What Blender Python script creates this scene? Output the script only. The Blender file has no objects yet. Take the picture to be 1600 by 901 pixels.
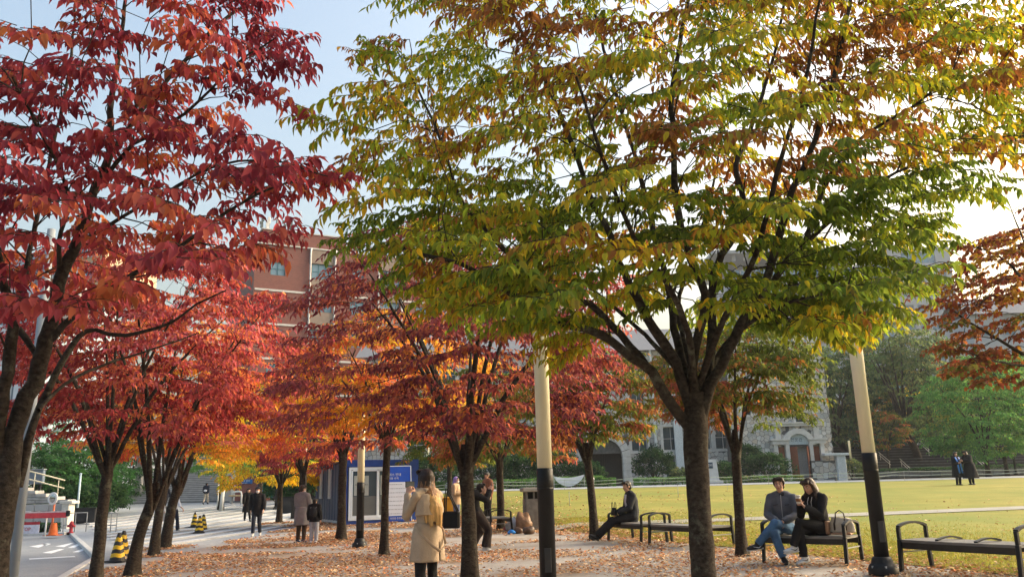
import bpy, math, random
import numpy as np
from mathutils import Vector, Matrix, noise
from mathutils.bvhtree import BVHTree

R = math.radians
S = bpy.context.scene
C = S.collection

# ------------------------------------------------------------------ camera
CAM_Z = 1.55
FPX = 1280.0                      # focal length in pixels of a 1600 px wide picture
PITCH = math.atan(0.2415)
ROLL = math.atan(0.026)
cp, sp, cr, sr = math.cos(PITCH), math.sin(PITCH), math.cos(ROLL), math.sin(ROLL)
CF = Vector((0, cp, sp))
_R0 = Vector((1, 0, 0)); _U0 = Vector((0, -sp, cp))
CR = cr * _R0 - sr * _U0
CU = sr * _R0 + cr * _U0
cam_data = bpy.data.cameras.new("camera")
cam = bpy.data.objects.new("camera", cam_data)
C.objects.link(cam)
cam_data.sensor_width = 36.0
cam_data.lens = FPX / 1600.0 * 36.0
cam_data.clip_start = 0.1
cam_data.clip_end = 6000
cam.matrix_world = Matrix(((CR.x, CU.x, -CF.x, 0), (CR.y, CU.y, -CF.y, 0), (CR.z, CU.z, -CF.z, CAM_Z), (0, 0, 0, 1)))
S.camera = cam

# ------------------------------------------------------------------ light
SUN_AZ = R(72)                    # to the right of the view direction
SUN_EL = R(22)
w = bpy.data.worlds.new("World"); S.world = w; w.use_nodes = True
nt = w.node_tree; nt.nodes.clear()
out = nt.nodes.new("ShaderNodeOutputWorld"); bg = nt.nodes.new("ShaderNodeBackground")
sky = nt.nodes.new("ShaderNodeTexSky"); sky.sky_type = 'NISHITA'; sky.sun_disc = False
sky.sun_elevation = SUN_EL; sky.sun_rotation = SUN_AZ
sky.air_density = 1.5; sky.dust_density = 10.0; sky.ozone_density = 1.4
bg.inputs[1].default_value = 0.15
nt.links.new(sky.outputs[0], bg.inputs[0]); nt.links.new(bg.outputs[0], out.inputs[0])
sun_d = bpy.data.lights.new("sun", 'SUN'); sun_d.energy = .75; sun_d.angle = R(38); sun_d.color = (1.0, 0.93, 0.82)
sun = bpy.data.objects.new("sun", sun_d); C.objects.link(sun)
_sd = Vector((math.sin(SUN_AZ) * math.cos(SUN_EL), math.cos(SUN_AZ) * math.cos(SUN_EL), math.sin(SUN_EL)))
sun.rotation_euler = _sd.to_track_quat('Z', 'Y').to_euler()
sun.location = (0, 0, 30)
S.view_settings.view_transform = 'Standard'; S.view_settings.look = 'None'
S.view_settings.gamma = 1.0; S.view_settings.exposure = 1.58
S.render.engine = 'CYCLES'
S.cycles.max_bounces = 7; S.cycles.diffuse_bounces = 3; S.cycles.transmission_bounces = 4
S.cycles.transparent_max_bounces = 6; S.cycles.use_denoising = True; S.cycles.caustics_reflective = False
S.cycles.caustics_refractive = False

# ------------------------------------------------------------------ helpers
def ray(px, py):
    return (CF + CR * ((px - 800.0) / FPX) + CU * ((450.5 - py) / FPX))
def P(px, py, d):
    """point on the sight line of a photo pixel at ground distance d"""
    v = ray(px, py); t = d / v.y
    return Vector((v.x * t, d, CAM_Z + v.z * t))

def interp(x, pts):
    return np.interp(x, [p[0] for p in pts], [p[1] for p in pts])
LE0 = np.array((6.4, 10.9)); LED = np.array((-0.352, 0.936)); LEN = np.array((0.936, 0.352))   # lawn edge: origin, direction, normal
ZL = [(10, .28), (22, .31), (28, .46), (42, .98), (60, 1.28), (75, 1.5), (90, 1.7), (400, 5)]
ZY = [(38, 0), (68, .75), (75, 1.2), (80, 1.45), (120, 2.0), (500, 5.0)]
ZC = [(-12.3, 0), (-8, .07), (0, .28)]
def zt(x, y):
    """terrain height"""
    x = np.asarray(x, float); y = np.asarray(y, float)
    q = (x - LE0[0]) * LEN[0] + (y - LE0[1]) * LEN[1]
    return np.maximum(np.maximum(np.minimum(interp(y, ZL), .28 + np.maximum(q, 0) * .16), interp(y, ZY)) * (q > 0), np.maximum(interp(q, ZC), interp(y, ZY)))
def zt1(x, y): return float(zt(x, y))
def G(px, d, dz=0.0):
    """ground point seen in column px at distance d"""
    z = 0.0
    for _ in range(6):
        k = (z - CAM_Z)
        # solve for x so that the point projects to px
        # (x*CR.x + d*CR.y + k*CR.z)/(x*CF.x + d*CF.y + k*CF.z) = (px-800)/f ; CF.x = 0
        u = (px - 800.0) / FPX
        x = (u * (d * CF.y + k * CF.z) - d * CR.y - k * CR.z) / CR.x
        z = zt1(x, d)
    return Vector((x, d, z + dz))
def GP(px, py):
    """ground point under a photo pixel (terrain)"""
    v = ray(px, py); t = 1.0; last = None
    for i in range(4000):
        t += 0.02 + t * 0.002
        p = Vector((v.x * t, v.y * t, CAM_Z + v.z * t))
        if p.z < zt1(p.x, p.y): return Vector((p.x, p.y, zt1(p.x, p.y)))
    return p

def tag(o, label=None, cat=None, group=None, kind=None):
    if label: o['label'] = label
    if cat: o['category'] = cat
    if group: o['group'] = group
    if kind: o['kind'] = kind
    return o
def thing(name, label, cat, loc=(0, 0, 0), rz=0.0, group=None):
    o = bpy.data.objects.new(name, None); C.objects.link(o)
    o.location = loc; o.rotation_euler = (0, 0, rz); o.empty_display_size = 0.2
    return tag(o, label, cat, group)
def link_mesh(name, me, parent=None):
    o = bpy.data.objects.new(name, me); C.objects.link(o)
    if parent is not None: o.parent = parent
    return o
def dup(root, loc=None, rz=None, label=None):
    r = root.copy(); C.objects.link(r)
    if loc is not None: r.location = loc
    if rz is not None: r.rotation_euler = (0, 0, rz)
    if label: r['label'] = label
    for ch in list(root.children):
        c = ch.copy(); C.objects.link(c); c.parent = r
        for g in list(ch.children):
            d = g.copy(); C.objects.link(d); d.parent = c
    return r

class MB:
    """collects shapes into one mesh"""
    def __init__(s): s.v = []; s.f = []; s.m = []; s.sm = []
    def add(s, vs, fs, mi=0, smooth=False):
        b = len(s.v); s.v.extend([tuple(v) for v in vs])
        for f in fs:
            s.f.append([b + i for i in f]); s.m.append(mi); s.sm.append(smooth)
        return s
    def box(s, c, size, rz=0.0, mi=0, bevel=0.0, M=None):
        x, y, z = [k / 2 for k in size]
        if bevel > 0:
            b = min(bevel, x * .49, y * .49, z * .49)
            vs = []
            for sx in (-1, 1):
                for sy in (-1, 1):
                    for sz in (-1, 1):
                        vs += [(sx * (x - b), sy * (y - b), sz * z), (sx * (x - b), sy * y, sz * (z - b)), (sx * x, sy * (y - b), sz * (z - b))]
            import itertools
            def I(sx, sy, sz, k): return (((sx > 0) * 2 + (sy > 0)) * 2 + (sz > 0)) * 3 + k
            fs = []
            for sz in (-1, 1): fs.append([I(-1, -1, sz, 0), I(1, -1, sz, 0), I(1, 1, sz, 0), I(-1, 1, sz, 0)][::sz])
            for sy in (-1, 1): fs.append([I(-1, sy, -1, 1), I(1, sy, -1, 1), I(1, sy, 1, 1), I(-1, sy, 1, 1)][::-sy])
            for sx in (-1, 1): fs.append([I(sx, -1, -1, 2), I(sx, 1, -1, 2), I(sx, 1, 1, 2), I(sx, -1, 1, 2)][::sx])
            for sx in (-1, 1):
                for sy in (-1, 1): fs.append([I(sx, sy, -1, 1), I(sx, sy, -1, 2), I(sx, sy, 1, 2), I(sx, sy, 1, 1)][::-sx * sy])
                for sz in (-1, 1): fs.append([I(sx, -1, sz, 0), I(sx, -1, sz, 2), I(sx, 1, sz, 2), I(sx, 1, sz, 0)][::-sx * sz])
            for sy in (-1, 1):
                for sz in (-1, 1): fs.append([I(-1, sy, sz, 0), I(-1, sy, sz, 1), I(1, sy, sz, 1), I(1, sy, sz, 0)][::sy * sz])
            for sx in (-1, 1):
                for sy in (-1, 1):
                    for sz in (-1, 1): fs.append([I(sx, sy, sz, 0), I(sx, sy, sz, 1), I(sx, sy, sz, 2)][::-sx * sy * sz])
        else:
            vs = [(-x, -y, -z), (x, -y, -z), (x, y, -z), (-x, y, -z), (-x, -y, z), (x, -y, z), (x, y, z), (-x, y, z)]
            fs = [(0, 3, 2, 1), (4, 5, 6, 7), (0, 1, 5, 4), (1, 2, 6, 5), (2, 3, 7, 6), (3, 0, 4, 7)]
        if M is None: M = Matrix.Translation(Vector(c)) @ Matrix.Rotation(rz, 4, 'Z')
        s.add([M @ Vector(v) for v in vs], fs, mi); return s
    def bar(s, p0, p1, wx, wz, mi=0, up=(0, 0, 1), bevel=0.0):
        p0 = Vector(p0); p1 = Vector(p1); d = p1 - p0; L = d.length; d.normalize()
        u = Vector(up)
        sd = d.cross(u)
        if sd.length < 1e-4: sd = d.cross(Vector((1, 0, 0)))
        sd.normalize(); u = sd.cross(d)
        M = Matrix(((d.x, sd.x, u.x, 0), (d.y, sd.y, u.y, 0), (d.z, sd.z, u.z, 0), (0, 0, 0, 1)))
        M = Matrix.Translation((p0 + p1) / 2) @ M
        return s.box((0, 0, 0), (L, wx, wz), mi=mi, M=M, bevel=bevel)
    def tube(s, pts, rad, n=8, mi=0, caps=True, smooth=True, flat=1.0, side=None):
        pts = [Vector(p) for p in pts]; k = len(pts)
        if not hasattr(rad, '__len__'): rad = [rad] * k
        u = None; rings = []
        for i in range(k):
            d = (pts[min(i + 1, k - 1)] - pts[max(i - 1, 0)]).normalized()
            if u is None:
                a = Vector(side) if side is not None else (Vector((0, 0, 1)) if abs(d.z) < 0.9 else Vector((1, 0, 0)))
                u = (a - d * a.dot(d)).normalized()
            else:
                u = (u - d * u.dot(d)).normalized()
            v = d.cross(u); r = rad[i]
            ra, rb = (r if hasattr(r, '__len__') else (r, r * flat))
            rings.append([pts[i] + u * (math.cos(2 * math.pi * j / n) * ra) + v * (math.sin(2 * math.pi * j / n) * rb) for j in range(n)])
        vs = [p for r in rings for p in r]; fs = []
        for i in range(k - 1):
            for j in range(n):
                fs.append((i * n + j, i * n + (j + 1) % n, (i + 1) * n + (j + 1) % n, (i + 1) * n + j))
        if caps:
            fs.append(tuple(range(n))[::-1]); fs.append(tuple((k - 1) * n + j for j in range(n)))
        s.add(vs, fs, mi, smooth); return s
    def cyl(s, c, r, h, n=16, mi=0, r2=None, smooth=True):
        c = Vector(c); return s.tube([c, c + Vector((0, 0, h))], [r, r if r2 is None else r2], n, mi, True, smooth)
    def lathe(s, prof, c=(0, 0, 0), n=20, mi=0, smooth=True, M=None):
        """prof: (radius, z)"""
        c = Vector(c); vs = []; fs = []
        for r, z in prof:
            for j in range(n):
                a = 2 * math.pi * j / n; p = Vector((r * math.cos(a), r * math.sin(a), z))
                vs.append((M @ p) if M is not None else (c + p))
        for i in range(len(prof) - 1):
            for j in range(n): fs.append((i * n + j, i * n + (j + 1) % n, (i + 1) * n + (j + 1) % n, (i + 1) * n + j))
        fs.append(tuple(range(n))[::-1]); fs.append(tuple((len(prof) - 1) * n + j for j in range(n)))
        s.add(vs, fs, mi, smooth); return s
    def ball(s, c, r, n=12, m=8, mi=0, smooth=True, M3=None):
        c = Vector(c); rr = r if hasattr(r, '__len__') else (r, r, r)
        vs = []; fs = []
        for i in range(1, m):
            t = math.pi * i / m
            for j in range(n):
                a = 2 * math.pi * j / n
                p = Vector((rr[0] * math.sin(t) * math.cos(a), rr[1] * math.sin(t) * math.sin(a), rr[2] * math.cos(t)))
                vs.append(c + (M3 @ p if M3 is not None else p))
        top = len(vs); p = Vector((0, 0, rr[2])); vs.append(c + (M3 @ p if M3 is not None else p))
        p = Vector((0, 0, -rr[2])); vs.append(c + (M3 @ p if M3 is not None else p))
        for i in range(m - 2):
            for j in range(n): fs.append((i * n + j, (i + 1) * n + j, (i + 1) * n + (j + 1) % n, i * n + (j + 1) % n))
        for j in range(n):
            fs.append((top, j, (j + 1) % n)); fs.append((top + 1, (m - 2) * n + (j + 1) % n, (m - 2) * n + j))
        s.add(vs, fs, mi, smooth); return s
    def prism(s, poly, h0, h1, mi=0, M=None):
        """poly: 2D outline (counter-clockwise) extruded from h0 to h1 along local z"""
        n = len(poly); vs = [Vector((p[0], p[1], h0)) for p in poly] + [Vector((p[0], p[1], h1)) for p in poly]
        if M is not None: vs = [M @ v for v in vs]
        fs = [tuple(range(n))[::-1], tuple(n + i for i in range(n))]
        for i in range(n): fs.append((i, (i + 1) % n, n + (i + 1) % n, n + i))
        s.add(vs, fs, mi); return s
    def build(s, name, mats, parent=None, label=None):
        me = bpy.data.meshes.new(name)
        me.from_pydata(s.v, [], s.f)
        if not isinstance(mats, (list, tuple)): mats = [mats]
        for m in mats: me.materials.append(m)
        me.polygons.foreach_set('material_index', s.m)
        me.polygons.foreach_set('use_smooth', s.sm)
        me.update()
        o = link_mesh(name, me, parent)
        if label: o['label'] = label
        return o

def np_mesh(name, V, F, mats, smooth=False, col=None):
    """V (n,3), F (m,3|4) numpy arrays"""
    me = bpy.data.meshes.new(name)
    V = np.ascontiguousarray(V, dtype=np.float32); F = np.ascontiguousarray(F, dtype=np.int32)
    k = F.shape[1]; m = F.shape[0]
    me.vertices.add(len(V)); me.vertices.foreach_set('co', V.ravel())
    me.loops.add(m * k); me.loops.foreach_set('vertex_index', F.ravel())
    me.polygons.add(m)
    me.polygons.foreach_set('loop_start', np.arange(0, m * k, k, dtype=np.int32))
    me.polygons.foreach_set('loop_total', np.full(m, k, dtype=np.int32))
    if not isinstance(mats, (list, tuple)): mats = [mats]
    for mt in mats: me.materials.append(mt)
    if col is not None:
        a = me.attributes.new('leafcol', 'FLOAT_COLOR', 'POINT')
        c4 = np.ones((len(V), 4), dtype=np.float32); c4[:, :3] = col
        a.data.foreach_set('color', c4.ravel())
    me.update(calc_edges=True)
    if smooth: me.polygons.foreach_set('use_smooth', np.ones(m, dtype=bool))
    return me

# ------------------------------------------------------------------ materials
MATS = {}
def mat(name, col, rough=0.7, var=0.12, scale=8.0, bump=0.0, bscale=40.0, metal=0.0, spec=0.3, col2=None, stretch=(1, 1, 1), detail=6, trans=0.0):
    """plain surface with two-tone noise and fine relief"""
    if name in MATS: return MATS[name]
    if col is None: col = (.5, .5, .5)
    m = bpy.data.materials.new(name); m.use_nodes = True; n = m.node_tree; b = n.nodes['Principled BSDF']
    b.inputs['Roughness'].default_value = rough; b.inputs['Metallic'].default_value = metal
    b.inputs['Specular IOR Level'].default_value = spec
    tc = n.nodes.new('ShaderNodeTexCoord'); mp = n.nodes.new('ShaderNodeMapping'); mp.inputs['Scale'].default_value = stretch
    n.links.new(tc.outputs['Object'], mp.inputs['Vector'])
    nz = n.nodes.new('ShaderNodeTexNoise'); nz.inputs['Scale'].default_value = scale; nz.inputs['Detail'].default_value = detail
    n.links.new(mp.outputs[0], nz.inputs['Vector'])
    rp = n.nodes.new('ShaderNodeValToRGB')
    c2 = col2 if col2 is not None else [min(1, c * (1 + var)) for c in col]
    c1 = col if col2 is not None else [c * (1 - var) for c in col]
    rp.color_ramp.elements[0].position = 0.32; rp.color_ramp.elements[1].position = 0.68
    rp.color_ramp.elements[0].color = (*c1, 1); rp.color_ramp.elements[1].color = (*c2, 1)
    n.links.new(nz.outputs['Fac'], rp.inputs['Fac']); n.links.new(rp.outputs[0], b.inputs['Base Color'])
    if bump > 0:
        n2 = n.nodes.new('ShaderNodeTexNoise'); n2.inputs['Scale'].default_value = bscale; n2.inputs['Detail'].default_value = 5
        n.links.new(mp.outputs[0], n2.inputs['Vector'])
        bp = n.nodes.new('ShaderNodeBump'); bp.inputs['Strength'].default_value = bump; bp.inputs['Distance'].default_value = 0.02
        n.links.new(n2.outputs['Fac'], bp.inputs['Height']); n.links.new(bp.outputs[0], b.inputs['Normal'])
    MATS[name] = m
    return m

def leaf_material(name, trans=0.50, rough=0.5):
    m = bpy.data.materials.new(name); m.use_nodes = True; n = m.node_tree; b = n.nodes['Principled BSDF']
    at = n.nodes.new('ShaderNodeAttribute'); at.attribute_name = 'leafcol'
    b.inputs['Roughness'].default_value = rough + .12; b.inputs['Specular IOR Level'].default_value = 0.16
    tr = n.nodes.new('ShaderNodeBsdfTranslucent'); mx = n.nodes.new('ShaderNodeMixShader'); mx.inputs[0].default_value = trans
    hs = n.nodes.new('ShaderNodeHueSaturation'); hs.inputs['Saturation'].default_value = 1.03; hs.inputs['Value'].default_value = 1.45
    n.links.new(at.outputs['Color'], hs.inputs['Color']); n.links.new(hs.outputs[0], tr.inputs[0])
    n.links.new(at.outputs['Color'], b.inputs['Base Color'])
    o = n.nodes['Material Output']
    n.links.new(b.outputs[0], mx.inputs[1]); n.links.new(tr.outputs[0], mx.inputs[2]); n.links.new(mx.outputs[0], o.inputs[0])
    return m
LEAF = leaf_material('leaf')

def bark_material(name, c1, c2, lich):
    m = bpy.data.materials.new(name); m.use_nodes = True; n = m.node_tree; b = n.nodes['Principled BSDF']
    b.inputs['Roughness'].default_value = 0.9; b.inputs['Specular IOR Level'].default_value = 0.15
    tc = n.nodes.new('ShaderNodeTexCoord')
    mp = n.nodes.new('ShaderNodeMapping'); mp.inputs['Scale'].default_value = (.8, .8, 1.15)     # horizontal lenticels
    n.links.new(tc.outputs['Object'], mp.inputs[0])
    nz = n.nodes.new('ShaderNodeTexNoise'); nz.inputs['Scale'].default_value = 26; nz.inputs['Detail'].default_value = 10; nz.inputs['Roughness'].default_value = 0.62
    n.links.new(mp.outputs[0], nz.inputs['Vector'])
    rp = n.nodes.new('ShaderNodeValToRGB'); e = rp.color_ramp.elements
    e[0].position = 0.35; e[0].color = (*c1, 1); e[1].position = 0.66; e[1].color = (*c2, 1)
    n.links.new(nz.outputs['Fac'], rp.inputs['Fac'])
    n2 = n.nodes.new('ShaderNodeTexNoise'); n2.inputs['Scale'].default_value = 5; n2.inputs['Detail'].default_value = 9; n2.inputs['Roughness'].default_value = 0.75
    n.links.new(tc.outputs['Object'], n2.inputs['Vector'])
    r2 = n.nodes.new('ShaderNodeValToRGB'); r2.color_ramp.elements[0].position = 0.54; r2.color_ramp.elements[1].position = 0.63
    n.links.new(n2.outputs['Fac'], r2.inputs['Fac'])
    mx = n.nodes.new('ShaderNodeMixRGB'); mx.inputs[2].default_value = (*lich, 1)
    ml = n.nodes.new('ShaderNodeMath'); ml.operation = 'MULTIPLY'; ml.inputs[1].default_value = 0.6
    n.links.new(r2.outputs[0], ml.inputs[0]); n.links.new(ml.outputs[0], mx.inputs[0])
    n.links.new(rp.outputs[0], mx.inputs[1]); n.links.new(mx.outputs[0], b.inputs['Base Color'])
    bp = n.nodes.new('ShaderNodeBump'); bp.inputs['Strength'].default_value = 0.9; bp.inputs['Distance'].default_value = 0.02
    n.links.new(nz.outputs['Fac'], bp.inputs['Height']); n.links.new(bp.outputs[0], b.inputs['Normal'])
    return m
BARK = bark_material('bark', (.018, .014, .011), (.060, .048, .038), (.13, .13, .10))
# ------------------------------------------------------------------ trees
PAL = {
 'red':     [((.38, .075, .062), 4), ((.25, .038, .040), 4), ((.47, .130, .065), 3), ((.42, .105, .115), 2)],
 'crimson': [((.42, .085, .085), 4), ((.28, .045, .050), 3), ((.52, .160, .075), 3), ((.46, .130, .140), 3)],
 'redorange': [((.62, .19, .065), 4), ((.56, .12, .065), 3), ((.64, .30, .055), 3), ((.56, .17, .13), 2)],
 'orange':  [((.62, .27, .045), 4), ((.64, .38, .05), 3), ((.56, .15, .055), 2)],
 'yellow':  [((.70, .47, .035), 5), ((.64, .38, .035), 2), ((.42, .40, .045), 2), ((.56, .24, .04), 1)],
 'yelgreen': [((.36, .36, .04), 3), ((.64, .45, .045), 3), ((.18, .26, .035), 2)],
 'purple':  [((.25, .062, .066), 5), ((.36, .105, .065), 3), ((.17, .043, .055), 4), ((.48, .18, .06), 1)],
 'mixmain': [((.115, .165, .026), 3), ((.20, .25, .028), 5), ((.31, .32, .030), 5), ((.48, .36, .030), 4), ((.38, .19, .035), 2), ((.25, .105, .034), 4)],
 'greenorange': [((.095, .125, .028), 6), ((.14, .155, .03), 4), ((.24, .12, .04), 2), ((.36, .15, .045), 2), ((.30, .09, .06), 2)],
 'maple':   [((.115, .105, .024), 4), ((.22, .085, .03), 3), ((.19, .055, .032), 3), ((.34, .19, .03), 1)],
 'green':   [((.10, .23, .06), 4), ((.14, .28, .065), 3), ((.07, .15, .05), 3), ((.24, .26, .06), 1)],
 'greygreen': [((.10, .145, .06), 4), ((.14, .18, .065), 3), ((.06, .095, .05), 3), ((.22, .20, .06), 1)],
 'darkgreen': [((.03, .075, .03), 4), ((.05, .105, .035), 3), ((.02, .05, .025), 3)],
 'pine':    [((.045, .13, .035), 4), ((.06, .16, .045), 2), ((.03, .085, .03), 3)],
}
def pick_cols(rng, pal, t):
    """t in 0..1 per cluster -> base colours"""
    cs = np.array([c for c, _ in PAL[pal]]); ws = np.array([w_ for _, w_ in PAL[pal]], float); cw = np.cumsum(ws) / ws.sum()
    return cs[np.minimum(np.searchsorted(cw, t), len(cs) - 1)]

def norm(a): return a / np.maximum(np.linalg.norm(a, axis=-1, keepdims=True), 1e-9)

def leaves_mesh(pos, dr, nrm, size, wid, col, fine, curl=0.18):
    """kite-shaped leaves bent along their midrib"""
    n = len(pos); dr = norm(dr); sd = norm(np.cross(dr, nrm)); up = np.cross(sd, dr)
    L = size[:, None]; W = (size * wid)[:, None]
    fold = up * W * 0.35
    b = pos; tip = pos + dr * L - up * L * curl
    lf = pos + dr * L * 0.36 + sd * W * .5 + fold - up * L * .02; rt = pos + dr * L * 0.36 - sd * W * .5 + fold - up * L * .02
    if fine:
        cu = curl * np.abs(np.random.default_rng(n).normal(1, .7, (n, 1))); tw = np.random.default_rng(n + 1).normal(0, .22, (n, 1))
        pt = lambda f, k, dz: pos + dr * L * f + sd * W * k + up * (W * abs(k) * (.75 + tw * np.sign(k)) * .8 - L * cu * f * f + W * dz)
        V = np.stack([b, pt(.20, .40, 0), pt(.52, .46, 0), pt(1.0, 0., 0), pt(.52, -.46, 0), pt(.20, -.40, 0), pt(.48, 0., -.04)], 1).reshape(-1, 3)
        o = np.arange(n)[:, None, None] * 7
        F = (np.array([[0, 6, 1], [1, 6, 2], [2, 6, 3], [3, 6, 4], [4, 6, 5], [5, 6, 0]])[None] + o).reshape(-1, 3)
        K = 7
    else:
        V = np.stack([b, lf, tip, rt], 1).reshape(-1, 3)
        o = np.arange(n)[:, None, None] * 4
        F = (np.array([[0, 2, 1], [0, 3, 2]])[None] + o).reshape(-1, 3)
        K = 4
    return V, F, np.repeat(col, K, 0)

def spray_leaves(rng, T, D, L, leaf, per, pal, tcol, nside=6, droop=0.30, hang=0.85, jit=0.18):
    """T spray start points, D outward directions, L lengths -> twigs and leaves (vectorised)"""
    n = len(T); D = norm(D)
    H = norm(np.stack([-D[:, 1], D[:, 0], np.zeros(n)], 1))
    # twig list: 1 main + nside side twigs
    st = [T]; dd = [D]; ll = [L]
    for k in range(nside):
        f = (k + .6 + rng.uniform(-.25, .25, n)) / nside
        sgn = 1 if k % 2 else -1
        a = np.radians(rng.uniform(38, 68, n)) * sgn
        p = T + D * (L * f)[:, None]; p[:, 2] -= droop * L * f * f * .6
        d = D * np.cos(a)[:, None] + H * np.sin(a)[:, None]; d[:, 2] += rng.uniform(-.28, .32, n)
        st.append(p); dd.append(norm(d)); ll.append(L * rng.uniform(.45, .8, n) * (1.05 - .4 * f))
    st = np.concatenate(st); dd = np.concatenate(dd); ll = np.concatenate(ll)
    own = np.tile(np.arange(n), nside + 1)
    nl = np.maximum(2, (ll / per).astype(int)); idx = np.repeat(np.arange(len(st)), nl)
    order = np.concatenate([np.arange(k) for k in nl]); f = (order + 1.0 + rng.uniform(-.3, .3, len(idx))) / nl[idx]
    p = st[idx] + dd[idx] * (ll[idx] * f)[:, None]; p[:, 2] -= droop * ll[idx] * f * f
    tw = dd[idx].copy(); tw[:, 2] -= 2 * droop * f * .6
    sd = norm(np.cross(tw, np.array([0, 0, 1.0]))) * np.where(order % 2 == 0, 1, -1)[:, None]
    N = len(idx)
    dirn = tw * rng.uniform(.3, .9, (N, 1)) + sd * rng.uniform(.25, .9, (N, 1)); dirn[:, 2] -= hang * rng.uniform(.35, 1.25, N)
    dirn = norm(dirn + rng.normal(0, .16, (N, 3)))
    nr = norm(np.array([0, 0, 1.0]) + D[own[idx]] * .5 + rng.normal(0, .38, (N, 3)))
    size = leaf * rng.uniform(.55, 1.3, N)
    tc = np.clip(tcol[own[idx]] + rng.normal(0, .16, N), 0, .999)
    col = pick_cols(rng, pal, tc) * np.exp(rng.normal(0, jit, (N, 1))) * np.exp(rng.normal(0, .06, (N, 3)))
    # twigs as thin three-sided tubes of two segments
    m = len(st); q0 = st; q1 = st + dd * (ll * .55)[:, None]; q1[:, 2] -= droop * ll * .3 * .55; q2 = st + dd * ll[:, None]; q2[:, 2] -= droop * ll
    s1 = norm(np.cross(dd, np.array([0, 0, 1.0]))); u1 = np.cross(s1, dd)
    rings = []
    if leaf > .09 and per < .2 and leaf != .100: sel = ((q0, .0042), (q2, .0014))
    else: sel = ((q0, .0042), (q1, .003), (q2, .0014))
    for q, r in sel:
        for a in (90, 210, 330):
            rings.append(q + s1 * (r * math.cos(R(a))) + u1 * (r * math.sin(R(a))))
    TV = np.stack(rings, 1).reshape(-1, 3)
    quads = []
    for g in range(len(sel) - 1):
        for j in range(3): quads.append([g * 3 + j, g * 3 + (j + 1) % 3, g * 3 + 3 + (j + 1) % 3, g * 3 + 3 + j])
    TF = (np.array(quads)[None] + (np.arange(m) * 3 * len(sel))[:, None, None]).reshape(-1, 4)
    return p, dirn, nr, size, col, TV, TF

def knobbly(V, path, n, amp, lobes):
    """uneven bark surface and root buttresses on a trunk or limb"""
    k = len(path); A = np.repeat(path[:, :3], n, 0); rad = np.repeat(path[:, 3], n); d = V - A
    f = np.array([noise.noise(Vector(v * 5.5)) + .5 * noise.noise(Vector(v * 13.)) for v in V]) * amp
    if lobes:
        an = np.arctan2(d[:, 1], d[:, 0]); h = np.maximum(V[:, 2] - path[0, 2] - .1, 0)
        f = f + np.exp(-h / .16) * (.16 * np.cos(4 * an + lobes) + .12 * np.cos(7 * an + 2 * lobes) + .10)
    return A + d * (1 + f)[:, None]

def tube_np(pts, rad, n, rng=None, rough=0.0):
    """numpy tube; returns V, F(quads)"""
    pts = np.asarray(pts, float); k = len(pts); rad = np.asarray(rad, float)
    d = np.empty_like(pts); d[1:-1] = pts[2:] - pts[:-2]; d[0] = pts[1] - pts[0]; d[-1] = pts[-1] - pts[-2]; d = norm(d)
    u = np.cross(d[0], (0.13, 0.97, 0.2) if abs(d[0][2]) > .7 else (0, 0, 1)); u = u / np.linalg.norm(u)
    V = np.empty((k, n, 3)); an = np.arange(n) * 2 * math.pi / n; ca = np.cos(an)[:, None]; sa = np.sin(an)[:, None]
    for i in range(k):
        u = u - d[i] * u.dot(d[i]); u /= np.linalg.norm(u); v = np.cross(d[i], u)
        r = rad[i]
        rr = r if rng is None else r * (1 + rng.normal(0, rough, (n, 1)))
        V[i] = pts[i] + (u * ca + v * sa) * rr
    j = np.arange(n); a = (np.arange(k - 1)[:, None] * n + j); b = (np.arange(k - 1)[:, None] * n + (j + 1) % n)
    F = np.stack([a, b, b + n, a + n], -1).reshape(-1, 4)
    return V.reshape(-1, 3), F

def smooth_path(ctrl, step=0.18):
    """Catmull-Rom through control points (with radius as 4th value)"""
    c = np.asarray(ctrl, float)
    if len(c) == 2: c = np.vstack([c[0], (c[0] + c[1]) / 2, c[1]])
    c = np.vstack([2 * c[0] - c[1], c, 2 * c[-1] - c[-2]]); o = []
    for i in range(1, len(c) - 2):
        L = np.linalg.norm(c[i + 1, :3] - c[i, :3]); m = max(2, int(L / step))
        t = np.arange(m)[:, None] / m
        p0, p1, p2, p3 = c[i - 1], c[i], c[i + 1], c[i + 2]
        o.append(.5 * (2 * p1 + (p2 - p0) * t + (2 * p0 - 5 * p1 + 4 * p2 - p3) * t * t + (3 * p1 - p0 - 3 * p2 + p3) * t ** 3))
    o.append(c[-2][None]); return np.vstack(o)

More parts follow.
